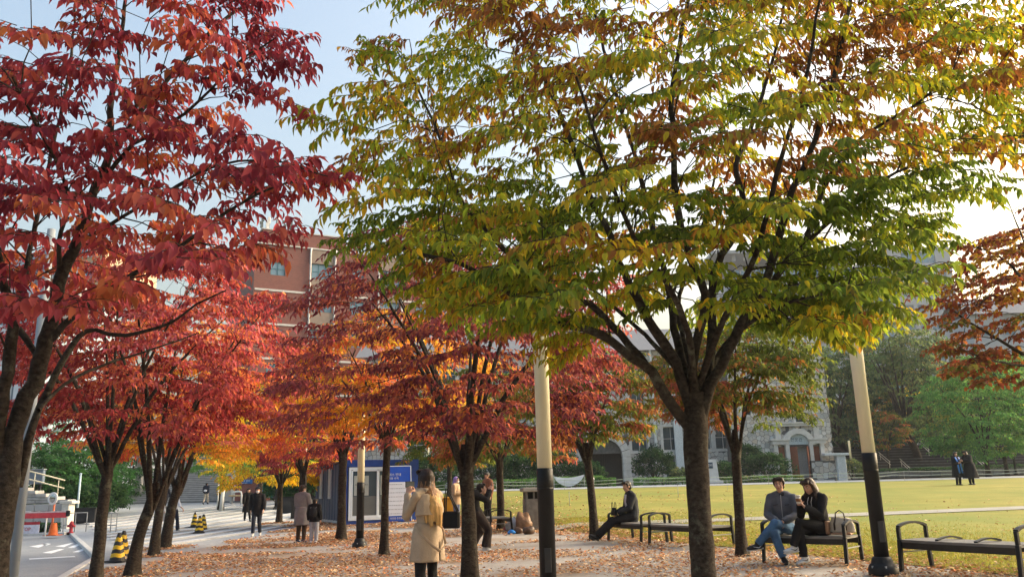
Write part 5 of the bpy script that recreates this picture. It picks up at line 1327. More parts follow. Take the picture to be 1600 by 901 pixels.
# left roadside: wall, stairs, mirror, barrier, hydrant -----------------------
def roadside():
    d = 42.0; CW = mat('grey_wall', (.36, .355, .35), .85, .1, 1.2, .2, 20)
    a = P(-60, 800, d).x; b = P(98, 800, d).x; zb = .05
    r = thing('retaining_wall', 'grey panelled retaining wall under the stone stairs, behind the barrier', 'wall', (a, d, zb))
    n = 7; W = b - a; H = P(60, 787, d).z - zb
    for k in range(n):
        for j in range(2):
            hh = (H * .72, H * .28)[j]; z = (H * .36, H * .86)[j]
            s = MB(); s.box((W * (k + .5) / n, .2, z), (W / n - .025, .4, hh - .025), bevel=.012); s.build('panel', CW, r)
    s = MB(); s.box((W + .2, .1, H * .5), (.36, .6, H * 1.02), bevel=.02); s.box((W + .25, .1, H * 1.04), (.62, .75, .14), bevel=.02); s.build('pillar', mat('pale_pillar', (.55, .53, .48), .8), r)
    sg = MB(); sg.box((W - 2.05, -.03, H * .62), (.22, .03, .3)); s1 = sg.build('sign', mat('red_sign', (.5, .06, .06), .5), r); MB().box((W - 1.78, -.03, H * .62), (.24, .03, .3)).build('sign', mat('sign_white', (.66, .66, .66), .5), r)
    text(r, '금연', .09, (W - 2.05, -.05, H * .62), WHITEP); text(r, '5', .2, (W - 1.78, -.05, H * .62), BLACK)
    # stone stair blocks climbing to the left above the wall
    st = thing('stone_stairs', 'pale stone block stairs climbing left above the retaining wall', 'stairs', (a, d + .5, zb + H))
    for k in range(9):
        for j in range(4):
            x1 = W * (1 - k / 9.0) - (j % 2) * .3; x0 = x1 - W / 9.0 * 1.0
            s = MB(); s.box(((x0 + x1) / 2, .3 + j * .02, .1 + k * .16 + 0), (x1 - x0 - .03, .8, .17), bevel=.02)
            if j == 0: s.build('stone_step', mat('pale_step', (.36, .355, .345), .85, .18, 3, .2, 20), st)
    for k in range(8):
        x0 = 0; x1 = W * (1 - (k + 1) / 9.0)
        i = 0; x = x1
        while x > .3:
            l = min(1.15, x); s = MB(); s.box((x - l / 2, .36, .1 + k * .16), (l - .03, .78, .15), bevel=.02); s.build('stone_block', mat('pale_step', None), st); x -= l
    hr = thing('handrail', 'pair of cream handrails beside the stone stairs', 'handrail', (a, d + 1.2, zb + H))
    HC = mat('cream_rail', (.60, .56, .42), .5)
    for dz in (.75, 1.15): MB().tube([(W * .2, 0, .8 + dz + W * .02), (W * .86, 0, .1 + dz - .1)], .035, 6).build('rail', HC, hr)
    for t in (.3, .55, .8): MB().tube([(W * t, 0, 1.4 * (1 - t) - .2), (W * t, 0, 1.35 * (1 - t) + 1.0)], .025, 6).build('rail_post', HC, hr)
    # mirror on an orange pole
    m = thing('traffic_mirror', 'round convex traffic mirror on an orange pole', 'mirror', G(80, 37.5), R(-20))
    MB().tube([(0, 0, 0), (0, 0, 1.4)], .045, 10).build('pole', mat('orange_pole', (.60, .16, .07), .5), m)
    mr = MB(); mr.lathe([(.02, .06), (.12, .052), (.2, .03), (.25, 0), (.25, -.05)], n=24, M=Matrix.Translation((-.04, -.06, 1.55)) @ Matrix.Rotation(R(90), 4, 'X')); mr.build('mirror', mat('mirror_glass', (.35, .36, .36), .06, .02, 1, metal=1.0), m)
    MB().lathe([(.245, -.02), (.275, -.02), (.275, .03), (.245, .035)], n=24, M=Matrix.Translation((-.04, -.06, 1.55)) @ Matrix.Rotation(R(90), 4, 'X')).build('rim', WHITEP, m)
    oc = thing('traffic_cone', 'plain orange traffic cone at the foot of the mirror pole', 'traffic cone', G(82.5, 36.9))
    OR = mat('cone_orange', (.62, .13, .02), .5); MB().lathe([(.24, .03), (.19, .05), (.12, .5), (.11, .52)], n=16).build('cone', OR, oc); MB().box((0, 0, .015), (.56, .56, .03)).build('base', OR, oc)
    # barrier
    bg_ = G(20, 36.2); br = thing('barrier', 'lowered red and white barrier arm with a hanging sign', 'barrier', bg_)
    x1 = G(101, 36.2).x - bg_.x; PK = mat('barrier_red', (.60, .06, .075), .45); 
    MB().box((x1 / 2, 0, .86), (x1, .07, .22), bevel=.01).build('arm', PK, br); MB().box((x1 / 2, 0, 1.0), (x1, .09, .06)).build('top_strip', mat('barrier_pink', (.62, .45, .46), .5), br); MB().box((x1 + .05, 0, .92), (.13, .1, .24)).build('end_cap', BLACK, br)
    MB().box((.3, -.02, .55), (1.6, .03, .12)).build('red_plate', mat('dark_red_plate', (.38, .03, .04), .5), br)
    sn = MB().box((.3, -.02, .31), (1.6, .03, .36)).build('sign_plate', mat('sign_lilac', (.58, .58, .68), .5), br); text(br, '정지 STOP', .2, (.3, -.045, .31), mat('red_sign', None))
    MB().tube([(x1 - .9, .1, 0), (x1 - .9, .1, .8)], .04, 6).build('rest_post', WHITEP, br)
    # hydrant
    h = thing('fire_hydrant', 'small red fire hydrant before the railing', 'hydrant', G(110.5, 38.6)); RD = mat('hydrant_red', (.42, .04, .05), .5)
    MB().lathe([(.12, 0), (.12, .04), (.075, .06), (.075, .34), (.10, .36), (.095, .42), (.05, .5), (.02, .53)], n=14).build('body', RD, h)
    for sx in (-1, 1): MB().tube([(0, 0, .3), (sx * .17, 0, .3)], .05, 8).build('outlet', RD, h)
    # railings
    for i, (p0, p1, d_, lb) in enumerate(((98, 134, 39.3, 'thin steel railing beside the hydrant'), (163, 181, 38.0, 'thin steel railing right of the grey post'))):
        A = G(p0, d_); B = G(p1, d_); rl = thing('railing', lb, 'railing', A, group='railings along the pavement'); Lr = (B - A).x
        for z in (.32, .85): MB().tube([(0, 0, z), (Lr, B.y - A.y, z + B.z - A.z)], .02, 6).build('rail', STEEL, rl)
        for k in range(3): MB().tube([(Lr * k / 2, 0, 0), (Lr * k / 2, 0, .86)], .022, 6).build('rail_post', STEEL, rl)
    # planter, cabinet, light pole
    a2 = P(108, 790, 46).x; b2 = P(150, 790, 46).x; pl = thing('planter', 'long dark planter box before the dark shrubs', 'planter', (a2, 46, .25)); s = MB(); s.box(((b2 - a2) / 2, .5, .35), (b2 - a2, 1, .75), bevel=.03); s.build('box', mat('dark_planter', (.03, .03, .032), .7), pl); MB().box(((b2 - a2) / 2, .5, .74), (b2 - a2 + .08, 1.08, .06)).build('rim', BLACK, pl)
    cb = thing('cabinet', 'blue grey metal sign cabinet under the pines', 'cabinet', P(45, 756, 45)); MB().box((.38, 0, .36), (.80, .25, .72), bevel=.03).build('body', mat('cabinet_blue', (.13, .17, .22), .4), cb); MB().box((.38, 0, .76), (.86, .32, .05)).build('lid', mat('pale_pole', None), cb); MB().box((.2, .1, -.3), (.1, .1, .7)).build('leg', BLACK, cb); MB().box((.56, .1, -.3), (.1, .1, .7)).build('leg', BLACK, cb)
    lp = thing('light_pole', 'thin pale blue light pole before the pines', 'light pole', G(119, 47)); MB().tube([(0, 0, 0), (0, 0, 2.6)], [.07, .05], 8).build('shaft', mat('pale_blue_pole', (.42, .54, .60), .5), lp); MB().ball((0, 0, 2.62), .07, 8, 6).build('cap', mat('pale_blue_pole', None), lp)
    # square duct cap: a white lamp head
roadside()

# end of the avenue: stairs, brick wall, signs --------------------------------
def avenue_end():
    d = 71.0; x0 = P(176, 775, d).x; x1 = P(352, 775, d).x; zb = zt1(-30, d) + .03; n = 26; rise = .165; tread = .40
    r = thing('grand_stairs', 'wide grey stone stairs at the far end of the avenue', 'stairs', (x0, d, zb)); SM = mat('grey_stair_stone', (.44, .44, .45), .85, .15, 2.5, .2, 10); SR = mat('stair_riser_shade', (.24, .24, .25), .9, .2, 2)  # same stone: lit treads and shaded risers put into two base colours
    for k in range(n):
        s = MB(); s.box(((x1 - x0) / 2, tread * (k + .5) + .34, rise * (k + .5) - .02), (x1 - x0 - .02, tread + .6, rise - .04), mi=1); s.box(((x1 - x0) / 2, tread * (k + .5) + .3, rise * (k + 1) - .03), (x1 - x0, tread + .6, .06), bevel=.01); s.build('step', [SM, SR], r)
    for px in (172, 179):
        q = P(px, 785, d).x - x0; h_ = thing('handrail', 'white sloping handrail at the left of the grand stairs' if px == 172 else 'second white handrail, inner side of the grand stairs', 'handrail', (x0 + q, d - .1, zb)); MB().tube([(0, 0, .9), (2.4, n * tread, n * rise + .9)], .05, 6).build('rail', WHITEP, h_)
        for k in range(6): MB().tube([(2.4 * k / 5, n * tread * k / 5, n * rise * k / 5), (2.4 * k / 5, n * tread * k / 5, n * rise * k / 5 + .9)], .035, 6).build('rail_post', WHITEP, h_)
    c = thing('stone_column', 'tall grey square column standing on the grand stairs', 'column', (P(217, 760, d + 2).x, d + 2, zb)); MB().box((0, 0, 3.5), (.5, .5, 7), bevel=.03).build('shaft', mat('grey_wall', None), c); MB().box((0, 0, .3), (.62, .62, .6)).build('plinth', mat('grey_wall', None), c)
    u = thing('canopy', 'dark concrete canopy above the top of the grand stairs', 'canopy', (x0, d + n * tread + 1, zb)); MB().box(((x1 - x0) / 2, 2, n * rise + 4.4), (x1 - x0 + 3, 5, 1.2)).build('slab', mat('dark_concrete', (.10, .10, .105), .9), u); MB().box(((x1 - x0) / 2, 5, n * rise + 1.8), (x1 - x0, .3, 4)).build('back_wall', mat('dark_concrete', None), u)
    # grey panel wall and lower brick block
    d2 = 70.0; a = P(343, 770, d2).x; b = P(366, 770, d2).x; w_ = thing('panel_wall', 'blank grey panel wall between the stairs and the brick wall', 'wall', (a, d2, zb)); MB().box(((b - a) / 2, .4, 1.6), (b - a - .5, .8, 3.2)).build('panel', mat('grey_wall', None), w_); MB().box((b - a - .1, .2, 1.9), (.34, .5, 3.8)).build('pillar', mat('pale_pillar', None), w_)
    a = P(367, 770, d2).x; b = P(500, 770, d2).x; bw = thing('brick_wall', 'dark red brick wall with blue and green posters at the avenue end', 'wall', (a, d2, zb)); W = b - a
    MB().box((W * .18, 1, 3), (W * .36, 2, 6)).build('wall', M_BRICK, bw); MB().box((W * .68, 2.5, 3), (W * .64, 2, 6)).build('recess_wall', mat('dark_concrete', None), bw); MB().box((W * .14, -.02, 3.0), (.95, .06, .6)).build('vent', BLACK, bw)
    sn = thing('sign', 'small blue sign with white lettering on the brick wall', 'sign', (a + .9, d2 - .08, zb + 1.55)); MB().box((0, 0, 0), (1.05, .05, .36)).build('plate', mat('sign_blue', (.03, .13, .38), .4), sn); text(sn, '안내 센터', .2, (-.05, -.03, .05), WHITEP); text(sn, 'Information', .12, (-.15, -.03, -.11), WHITEP)
    pa = P(404.5, 770, d2).x; pb = P(411, 770, d2).x; ps = thing('banner', 'tall narrow blue banner with white vertical lettering', 'banner', ((pa + pb) / 2, d2 - .2, zb + .2)); MB().box((0, 0, 1.45), (.42, .05, 2.9)).build('cloth', mat('sign_blue', None), ps); text(ps, '[Cafeteria]', .33, (0, -.03, 1.4), WHITEP, rot=(90, 90, 0))
    pc = P(419.5, 770, d2).x; p2 = thing('poster_board', 'green poster board with white lines beside the blue banner', 'poster', (pc, d2 - .2, zb + .2)); MB().box((0, 0, 1.4), (.82, .06, 2.75)).build('board', mat('poster_green', (.03, .16, .12), .45, .5, 2), p2)
    for k in range(3): MB().box((-.05, -.035, 2.5 - k * .26), (.55, .012, .09)).build('text_line', WHITEP, p2)
    text(p2, '축제', .36, (.0, -.035, 1.35), WHITEP); text(p2, 'FESTIVAL', .14, (0, -.035, .5), mat('poster_gold', (.5, .36, .12), .5))
    bn = thing('wooden_bench', 'wooden bench slab under a white pipe rail by the brick wall', 'bench', (P(357, 772, 68).x, 68.5, zt1(-24, 68.5))); wd = mat('pale_wood', (.46, .33, .17), .6, .2, 6)
    MB().box((.85, 0, .62), (1.9, .4, .12), bevel=.02).build('seat', wd, bn); MB().box((.1, 0, .28), (.12, .35, .56)).build('leg', STEEL, bn); MB().box((1.6, 0, .28), (.12, .35, .56)).build('leg', STEEL, bn)
    rk = thing('pipe_rail', 'white bent pipe rail before the wooden bench', 'rail', (P(361, 772, 67).x, 67.3, zt1(-24, 67.3))); MB().tube([(0, 0, .95), (.5, 0, 1.0), (.68, 0, .96), (.74, 0, .8), (.74, 0, 0)], .065, 8).build('pipe', WHITEP, rk)
    # low paint on the white trunk
    wp = thing('tree_wrap', 'white wrapped tree stake before the green tree', 'tree wrap', G(345.5, 57.2)); MB().tube([(0, 0, 0), (.06, 0, 1.35)], [.14, .12], 10).build('wrap', WHITEP, wp)
    wp = thing('stake', 'thin white stake left of the green tree', 'stake', G(339.5, 60)); MB().tube([(0, 0, 0), (0, 0, 1.75)], [.06, .06], 8).build('shaft', WHITEP, wp)
    for i, (px, d_, rx) in enumerate(((457, 52, 1.2), (472, 46, 1.0), (487, 52, 1.3))):
        q = G(px, d_); pl = thing('planter', ('dark square planter box at the left', 'dark square planter box in the middle', 'dark square planter box at the right')[i] + ' of three beside the container', 'planter', q, group='dark planters left of the container'); MB().box((0, 0, .45), (rx, 1, .9), bevel=.03).build('box', mat('dark_planter', None), pl); MB().box((0, 0, .92), (rx + .08, 1.08, .06)).build('rim', BLACK, pl)
avenue_end()

# lawn far side --------------------------------------------------------------
def lawn_side():
    # rope barrier
    ROPE = mat('pale_rope', (.46, .52, .45), .7); y = 57.0
    xs = [-6 + k * 4.6 for k in range(10)]
    for k, x in enumerate(xs):
        s = thing('rope_stake', 'thin metal stake holding the pale rope at the far side of the lawn', 'stake', (x, y, zt1(x, y)), group='stakes of the lawn rope'); MB().tube([(0, 0, -.1), (0, 0, .62)], .014, 5).build('rod', STEEL, s); MB().tube([(0, 0, .6), (.03, 0, .66), (0, 0, .70)], .012, 5).build('hook', STEEL, s)
    for row, (y2, dz, lb) in enumerate(((y, .66, 'pale rope strung between stakes along the far side of the lawn'), (y + 1.2, .42, 'second pale rope hanging lower behind the first rope'))):
        pts = []
        for a, b in zip(xs[:-1], xs[1:]):
            for t in np.linspace(0, .9, 8): x = a + (b - a) * t; pts.append((x, y2 + row * .5 * math.sin(x), zt1(x, y2) + dz - .07 * math.sin(math.pi * t) - (.04 if int(a) % 3 == 0 else 0) * math.sin(math.pi * t)))
        r = thing('rope', lb, 'rope', (0, 0, 0), group='lawn ropes'); MB().tube(pts, .016, 6).build('cord', ROPE, r)
    # lawn stakes nearer
    for px, py in ((890, 790), (1060, 777), (785, 795), (1137, 766)):
        q = GP(px, py); s = thing('lawn_stake', 'thin short metal stake standing alone on the lawn', 'stake', q, group='single stakes on the lawn'); MB().tube([(0, 0, -.1), (0, 0, .55)], .012, 5).build('rod', STEEL, s); MB().ball((0, 0, .56), .022, 6, 5).build('knob', STEEL, s)
    # white hammock shaped banner
    a = P(866, 744, 64.6); b = P(912, 741, 64.6); h = thing('hammock', 'white sagging cloth slung between two stakes before the hedge', 'hammock', (a.x, 64.6, a.z - 1.0)); W = (b - a).x
    n = 16; vs = []
    for i in range(n + 1):
        t = i / n; s_ = math.sin(math.pi * t); zt_ = 1.0 - .16 * s_ + t * (b.z - a.z); zb_ = zt_ - .10 - .55 * s_ ** .6
        vs += [(W * t, 0, zt_), (W * t, .03 + .25 * s_, (zt_ + zb_) / 2), (W * t, .05 * s_, zb_)]
    fs = [(3 * i + j, 3 * i + 3 + j, 3 * i + 4 + j, 3 * i + 1 + j) for i in range(n) for j in range(2)]
    o = MB().add(vs, fs, 0, True).build('cloth', mat('white_cloth', (.70, .74, .77), .7, .05, 3), h); md = o.modifiers.new('solid', 'SOLIDIFY'); md.thickness = .015
    for x in (-.03, W + .03): MB().tube([(x, 0, -.5), (x, 0, 1.1)], .025, 6).build('stake', STEEL, h)
    bl = thing('bollard_light', 'short grey bollard light with a white cap by the hedge', 'bollard light', G(926.5, 64)); MB().cyl((0, 0, 0), .11, .55, 12).build('post', mat('grey_bollard', (.25, .29, .31), .5), bl); MB().lathe([(.13, .55), (.14, .62), (.11, .72), (.03, .76)], n=14).build('cap', WHITEP, bl)
    # memorial stone
    a = P(1102, 748, 68).x; b = P(1122.5, 748, 68).x; z0 = zt1(20, 68); W = b - a; m = thing('memorial_stone', 'white stone slab with a dark inscription panel by the lawn', 'memorial', (a - .35, 68, z0)); WS = mat('white_granite', (.56, .58, .60), .6, .08, 4)
    MB().prism([(0, 0), (W + .4, 0), (W + .28, 1.75), (.12, 1.75)], -.12, .12, M=Matrix.Translation((0, 0, .15)) @ Matrix.Rotation(R(90), 4, 'X')).build('slab', WS, m); MB().box((W / 2 + .2, 0, .1), (W + .9, .7, .22), bevel=.02).build('plinth', WS, m); MB().box((W / 2 + .1, -.13, 1.42), (W * .72, .03, .48)).build('inscription', mat('dark_plaque', (.03, .06, .10), .4), m); text(m, '기념비', .26, (W / 2 + .1, -.15, 1.42), WHITEP)
    # cars
    def car(loc, rz, label):
        r = thing('parked_car', label, 'car', loc, rz, 'white cars parked beside the stone building'); WP_ = mat('white_car_paint', (.66, .69, .72), .25, .03, 1, spec=.6); GLS = GLASS
        prof = [(-2.15, .35), (-2.2, .62), (-2.1, .86), (-1.5, .95), (-.95, 1.38), (.25, 1.42), (1.05, .98), (1.95, .82), (2.2, .62), (2.15, .32), (1.7, .25), (-1.7, .25)]
        n = len(prof); vs = []; 
        for yy, k in ((-.86, 1), (-.62, 2), (.62, 2), (.86, 1)):
            for x, z in prof: vs.append((x * (.97 if k == 1 else 1), yy if z < 1.0 else yy * .86, z if k == 2 else z - (.03 if z > .5 else -.03)))
        fs = []
        for q in range(3):
            for i in range(n): fs.append((q * n + i, q * n + (i + 1) % n, (q + 1) * n + (i + 1) % n, (q + 1) * n + i))
        fs += [tuple(range(n))[::-1], tuple(3 * n + i for i in range(n))]
        MB().add(vs, [f[::-1] for f in fs], 0, False).build('body', WP_, r)
        for sy in (-1, 1):
            MB().add([(x, sy * (.775 if z > 1.2 else .842), z) for x, z in ((-1.25, .98), (-.85, 1.32), (-.3, 1.34), (-.3, .98))], [(0, 1, 2, 3)]).build('side_window', GLS, r)
            MB().add([(x, sy * (.775 if z > 1.2 else .842), z) for x, z in ((-.24, .98), (-.24, 1.34), (.22, 1.34), (.80, .98))], [(0, 1, 2, 3)]).build('side_window', GLS, r)
            for x in (-1.35, 1.38):
                w_ = MB().lathe([(.2, -.1), (.31, -.1), (.33, -.06), (.33, .06), (.31, .1), (.2, .1)], n=18, M=Matrix.Translation((x, sy * .8, .33)) @ Matrix.Rotation(R(90), 4, 'X')).build('wheel', BLACK, r); MB().lathe([(.02, .11), (.19, .105), (.2, .09)], n=12, M=Matrix.Translation((x, sy * .80, .33)) @ Matrix.Rotation(R(90 * (1 if sy < 0 else -1)), 4, 'X')).build('rim', STEEL, w_)
            MB().box((2.08, sy * .6, .68), (.14, .42, .13), bevel=.03).build('headlight', mat('headlight', (.5, .54, .56), .1), r); MB().box((1.0, sy * .95, 1.0), (.16, .18, .12), bevel=.03).build('wing_mirror', WP_, r)
        MB().add([(.32, -.62, 1.405), (.32, .62, 1.405), (1.02, .72, 1.01), (1.02, -.72, 1.01)], [(0, 1, 2, 3)]).build('windscreen', GLS, r); MB().box((2.19, 0, .5), (.06, 1.1, .16)).build('grille', BLACK, r); MB().box((2.2, 0, .36), (.05, .5, .1)).build('number_plate', WHITEP, r)
        return r
    c = car((P(1308, 744, 83).x, 83.0, P(1308, 749, 83).z), R(-8), 'white saloon car seen from the side behind the pale pier'); dup(c, (P(1345, 748, 81).x, 81.5, P(1345, 752, 81.5).z), R(-55), 'white saloon car facing forward beside the near lamp')
    # terraced steps under the trees
    a = P(1350, 750, 82).x; b = P(1475, 750, 82).x; zb = P(1400, 752, 82).z; n = 13
    r = thing('terraced_steps', 'dark grey terraced steps under the trees behind the lawn', 'steps', (a, 82, zb)); TM = mat('dark_terrace', (.105, .105, .11), .9, .25, 3, .3, 20); TR = mat('terrace_riser_shade', (.045, .045, .05), .9)  # risers carry their shade as a darker colour than the treads
    W = b - a + 26
    for k in range(n): 
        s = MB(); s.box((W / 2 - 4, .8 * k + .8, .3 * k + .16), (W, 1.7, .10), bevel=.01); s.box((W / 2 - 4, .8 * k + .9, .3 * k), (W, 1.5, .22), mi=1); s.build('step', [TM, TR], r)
    hl = {1373: 'farthest left, low by the small olive tree', 1406: 'second from the left', 1437: 'high, between the two tall trunks', 1461: 'high, right of the straight trunk', 1523: 'beside the two graduates', 1567: 'low, farthest right'}
    for px0, py0, px1, py1 in ((1373, 706, 1391, 721), (1406, 716, 1424, 733), (1437, 688, 1452, 702), (1461, 692, 1475, 704), (1523, 712, 1543, 728), (1567, 725, 1580, 737)):
        A = P(px0, py0, 86); B = P(px1, py1, 83); h = thing('handrail', 'pale sloping handrail on the terraced steps, ' + hl[px0], 'handrail', B, group='handrails on the terraced steps'); v = A - B
        for dz in (0, -.28): MB().tube([(0, 0, dz), (v.x, v.y, v.z + dz)], .035, 6).build('rail', mat('pale_rail', (.50, .48, .44), .5), h)
        for t in (.1, .9): MB().tube([v * t + Vector((0, 0, -.7)), v * t], .03, 6).build('rail_post', mat('pale_rail', None), h)
    lw = thing('low_wall', 'low grey block wall at the foot of the terraced steps', 'wall', (P(1352, 752, 78).x, 78, zt1(38, 78))); x = 0
    rg = random.Random(2)
    while x < 26: l = rg.uniform(.7, 1.2); MB().box((x + l / 2, 0, .2), (l - .03, .5, .55 + rg.uniform(-.03, .03)), bevel=.03).build('block', mat('block_grey', (.16, .165, .17), .9, .2, 4, .3, 15), lw); x += l
lawn_side()
# ------------------------------------------------------------------ people
SKIN = mat('skin', (.56, .33, .235), .55, .06, 20, spec=.35)
HAIR = mat('black_hair', (.016, .012, .010), .45, .3, 30, .4, 90, stretch=(1, 1, .15))
def cloth(name, c, var=.14): return mat('cloth_' + name, c, .85, var, 7, .35, 30, spec=.15)

class Blob(MB):
    """pieces fused into one continuous skin by a voxel remesh"""
    def limb(s, pts, rad, n=12, side=None, ends=True):
        s.tube(pts, rad, n, 0, True, True, side=side)
        if ends:
            for p, r in ((pts[0], rad[0]), (pts[-1], rad[-1])):
                if not hasattr(r, '__len__'): s.ball(p, r * .99, 10, 8)
        return s
    def fuse(s, name, m, parent, voxel, smooth=3, wrinkle=0.0, wscale=9.0, flat=(1, 1, .5), seed=0):
        me = bpy.data.meshes.new(name); me.from_pydata(s.v, [], s.f); o = bpy.data.objects.new(name, me); C.objects.link(o)
        r = o.modifiers.new('r', 'REMESH'); r.mode = 'VOXEL'; r.voxel_size = voxel; r.use_smooth_shade = True
        if smooth: k = o.modifiers.new('s', 'SMOOTH'); k.iterations = smooth; k.factor = .5
        if voxel < .03: dc = o.modifiers.new('d', 'DECIMATE'); dc.ratio = .28 if voxel < .012 else .45
        dg = bpy.context.evaluated_depsgraph_get(); nm = bpy.data.meshes.new_from_object(o.evaluated_get(dg)); bpy.data.objects.remove(o)
        nm.name = name; nm.materials.clear(); nm.materials.append(m)
        if wrinkle:
            n = len(nm.vertices); co = np.empty(n * 3, np.float32); no = np.empty(n * 3, np.float32); nm.vertices.foreach_get('co', co); nm.vertices.foreach_get('normal', no); co = co.reshape(-1, 3); no = no.reshape(-1, 3)
            h = np.array([noise.noise(Vector((x * wscale * flat[0] + seed, y * wscale * flat[1], z * wscale * flat[2]))) + .5 * noise.noise(Vector((x * wscale * 2.3, y * wscale * 2.3 + seed, z * wscale * 1.4))) for x, y, z in co], np.float32)
            co += no * (h * wrinkle)[:, None]; nm.vertices.foreach_set('co', co.ravel())
        nm.polygons.foreach_set('use_smooth', np.ones(len(nm.polygons), bool)); nm.update()
        return link_mesh(name, nm, parent)

def V3(*a): return Vector(a)
def stand(**kw):
    J = dict(pelvis=(0, 0, .93), waist=(0, 0, 1.07), chest=(0, 0, 1.28), neck=(0, -.01, 1.45), head=(0, .02, 1.605),
             sR=(.185, 0, 1.40), sL=(-.185, 0, 1.40), eR=(.235, -.03, 1.12), eL=(-.235, -.03, 1.12), wR=(.235, .06, .88), wL=(-.235, .06, .88),
             hR=(.09, 0, .91), hL=(-.09, 0, .91), kR=(.10, .02, .50), kL=(-.10, .02, .50), aR=(.10, -.02, .085), aL=(-.10, -.02, .085), tR=(.12, .14, .035), tL=(-.12, .14, .035),
             look=(0, 1, 0), face_up=(0, 0, 1), hdR=(0, .15, -1), hdL=(0, .15, -1), hnR=(-1, 0, 0), hnL=(1, 0, 0), curlR=.35, curlL=.35)
    J.update(kw); return J
def walk(s=1, arm=.22, **kw):
    J = stand(kR=(.09, .14 * s, .50), aR=(.09, .20 * s, .10), tR=(.10, .20 * s + .15, .06), kL=(-.09, -.02 * s, .49), aL=(-.09, -.25 * s, .12), tL=(-.10, -.25 * s + .14, .035),
              wR=(.24, -arm * s, .90), wL=(-.24, arm * s, .92), eR=(.24, -.10 * s, 1.13), eL=(-.24, .02 * s, 1.12))
    J.update(kw); return J

def hand(b, w_, d, nrm, size=1.0, curl=.35, thumb=1):
    """palm, four unequal fingers bending towards the palm side and a thumb leaving the side of the palm"""
    d = Vector(d).normalized(); nrm = Vector(nrm); nrm = (nrm - d * nrm.dot(d)).normalized(); sd = d.cross(nrm) * thumb
    w_ = Vector(w_); k = size
    b.tube([w_ - d * .02, w_ + d * .03 * k, w_ + d * .09 * k], [(.034 * k, .019 * k), (.043 * k, .017 * k), (.042 * k, .014 * k)], 10, side=sd)
    for i, (ln, off) in enumerate(((.95, .033), (1.08, .011), (1.0, -.011), (.78, -.032))):
        p = w_ + d * .083 * k + sd * off * k; a = curl * .5; pts = [p]
        for L in (.036, .027, .021):
            a += curl; dd = (d * math.cos(a) + nrm * math.sin(a) + sd * off * 1.2).normalized(); p = p + dd * L * ln * k; pts.append(p)
        b.tube(pts, [.0098 * k, .0092 * k, .0085 * k, .0065 * k], 8)
    p = w_ + d * .02 * k + sd * .03 * k; pts = [p]
    for L, f in ((.035, .75), (.03, .5), (.024, .3)):
        dd = (d * (1 - f * .6) + sd * f + nrm * (.35 + curl * .4)).normalized(); p = p + dd * L * k; pts.append(p)
    b.tube(pts, [.0135 * k, .012 * k, .0105 * k, .008 * k], 8)

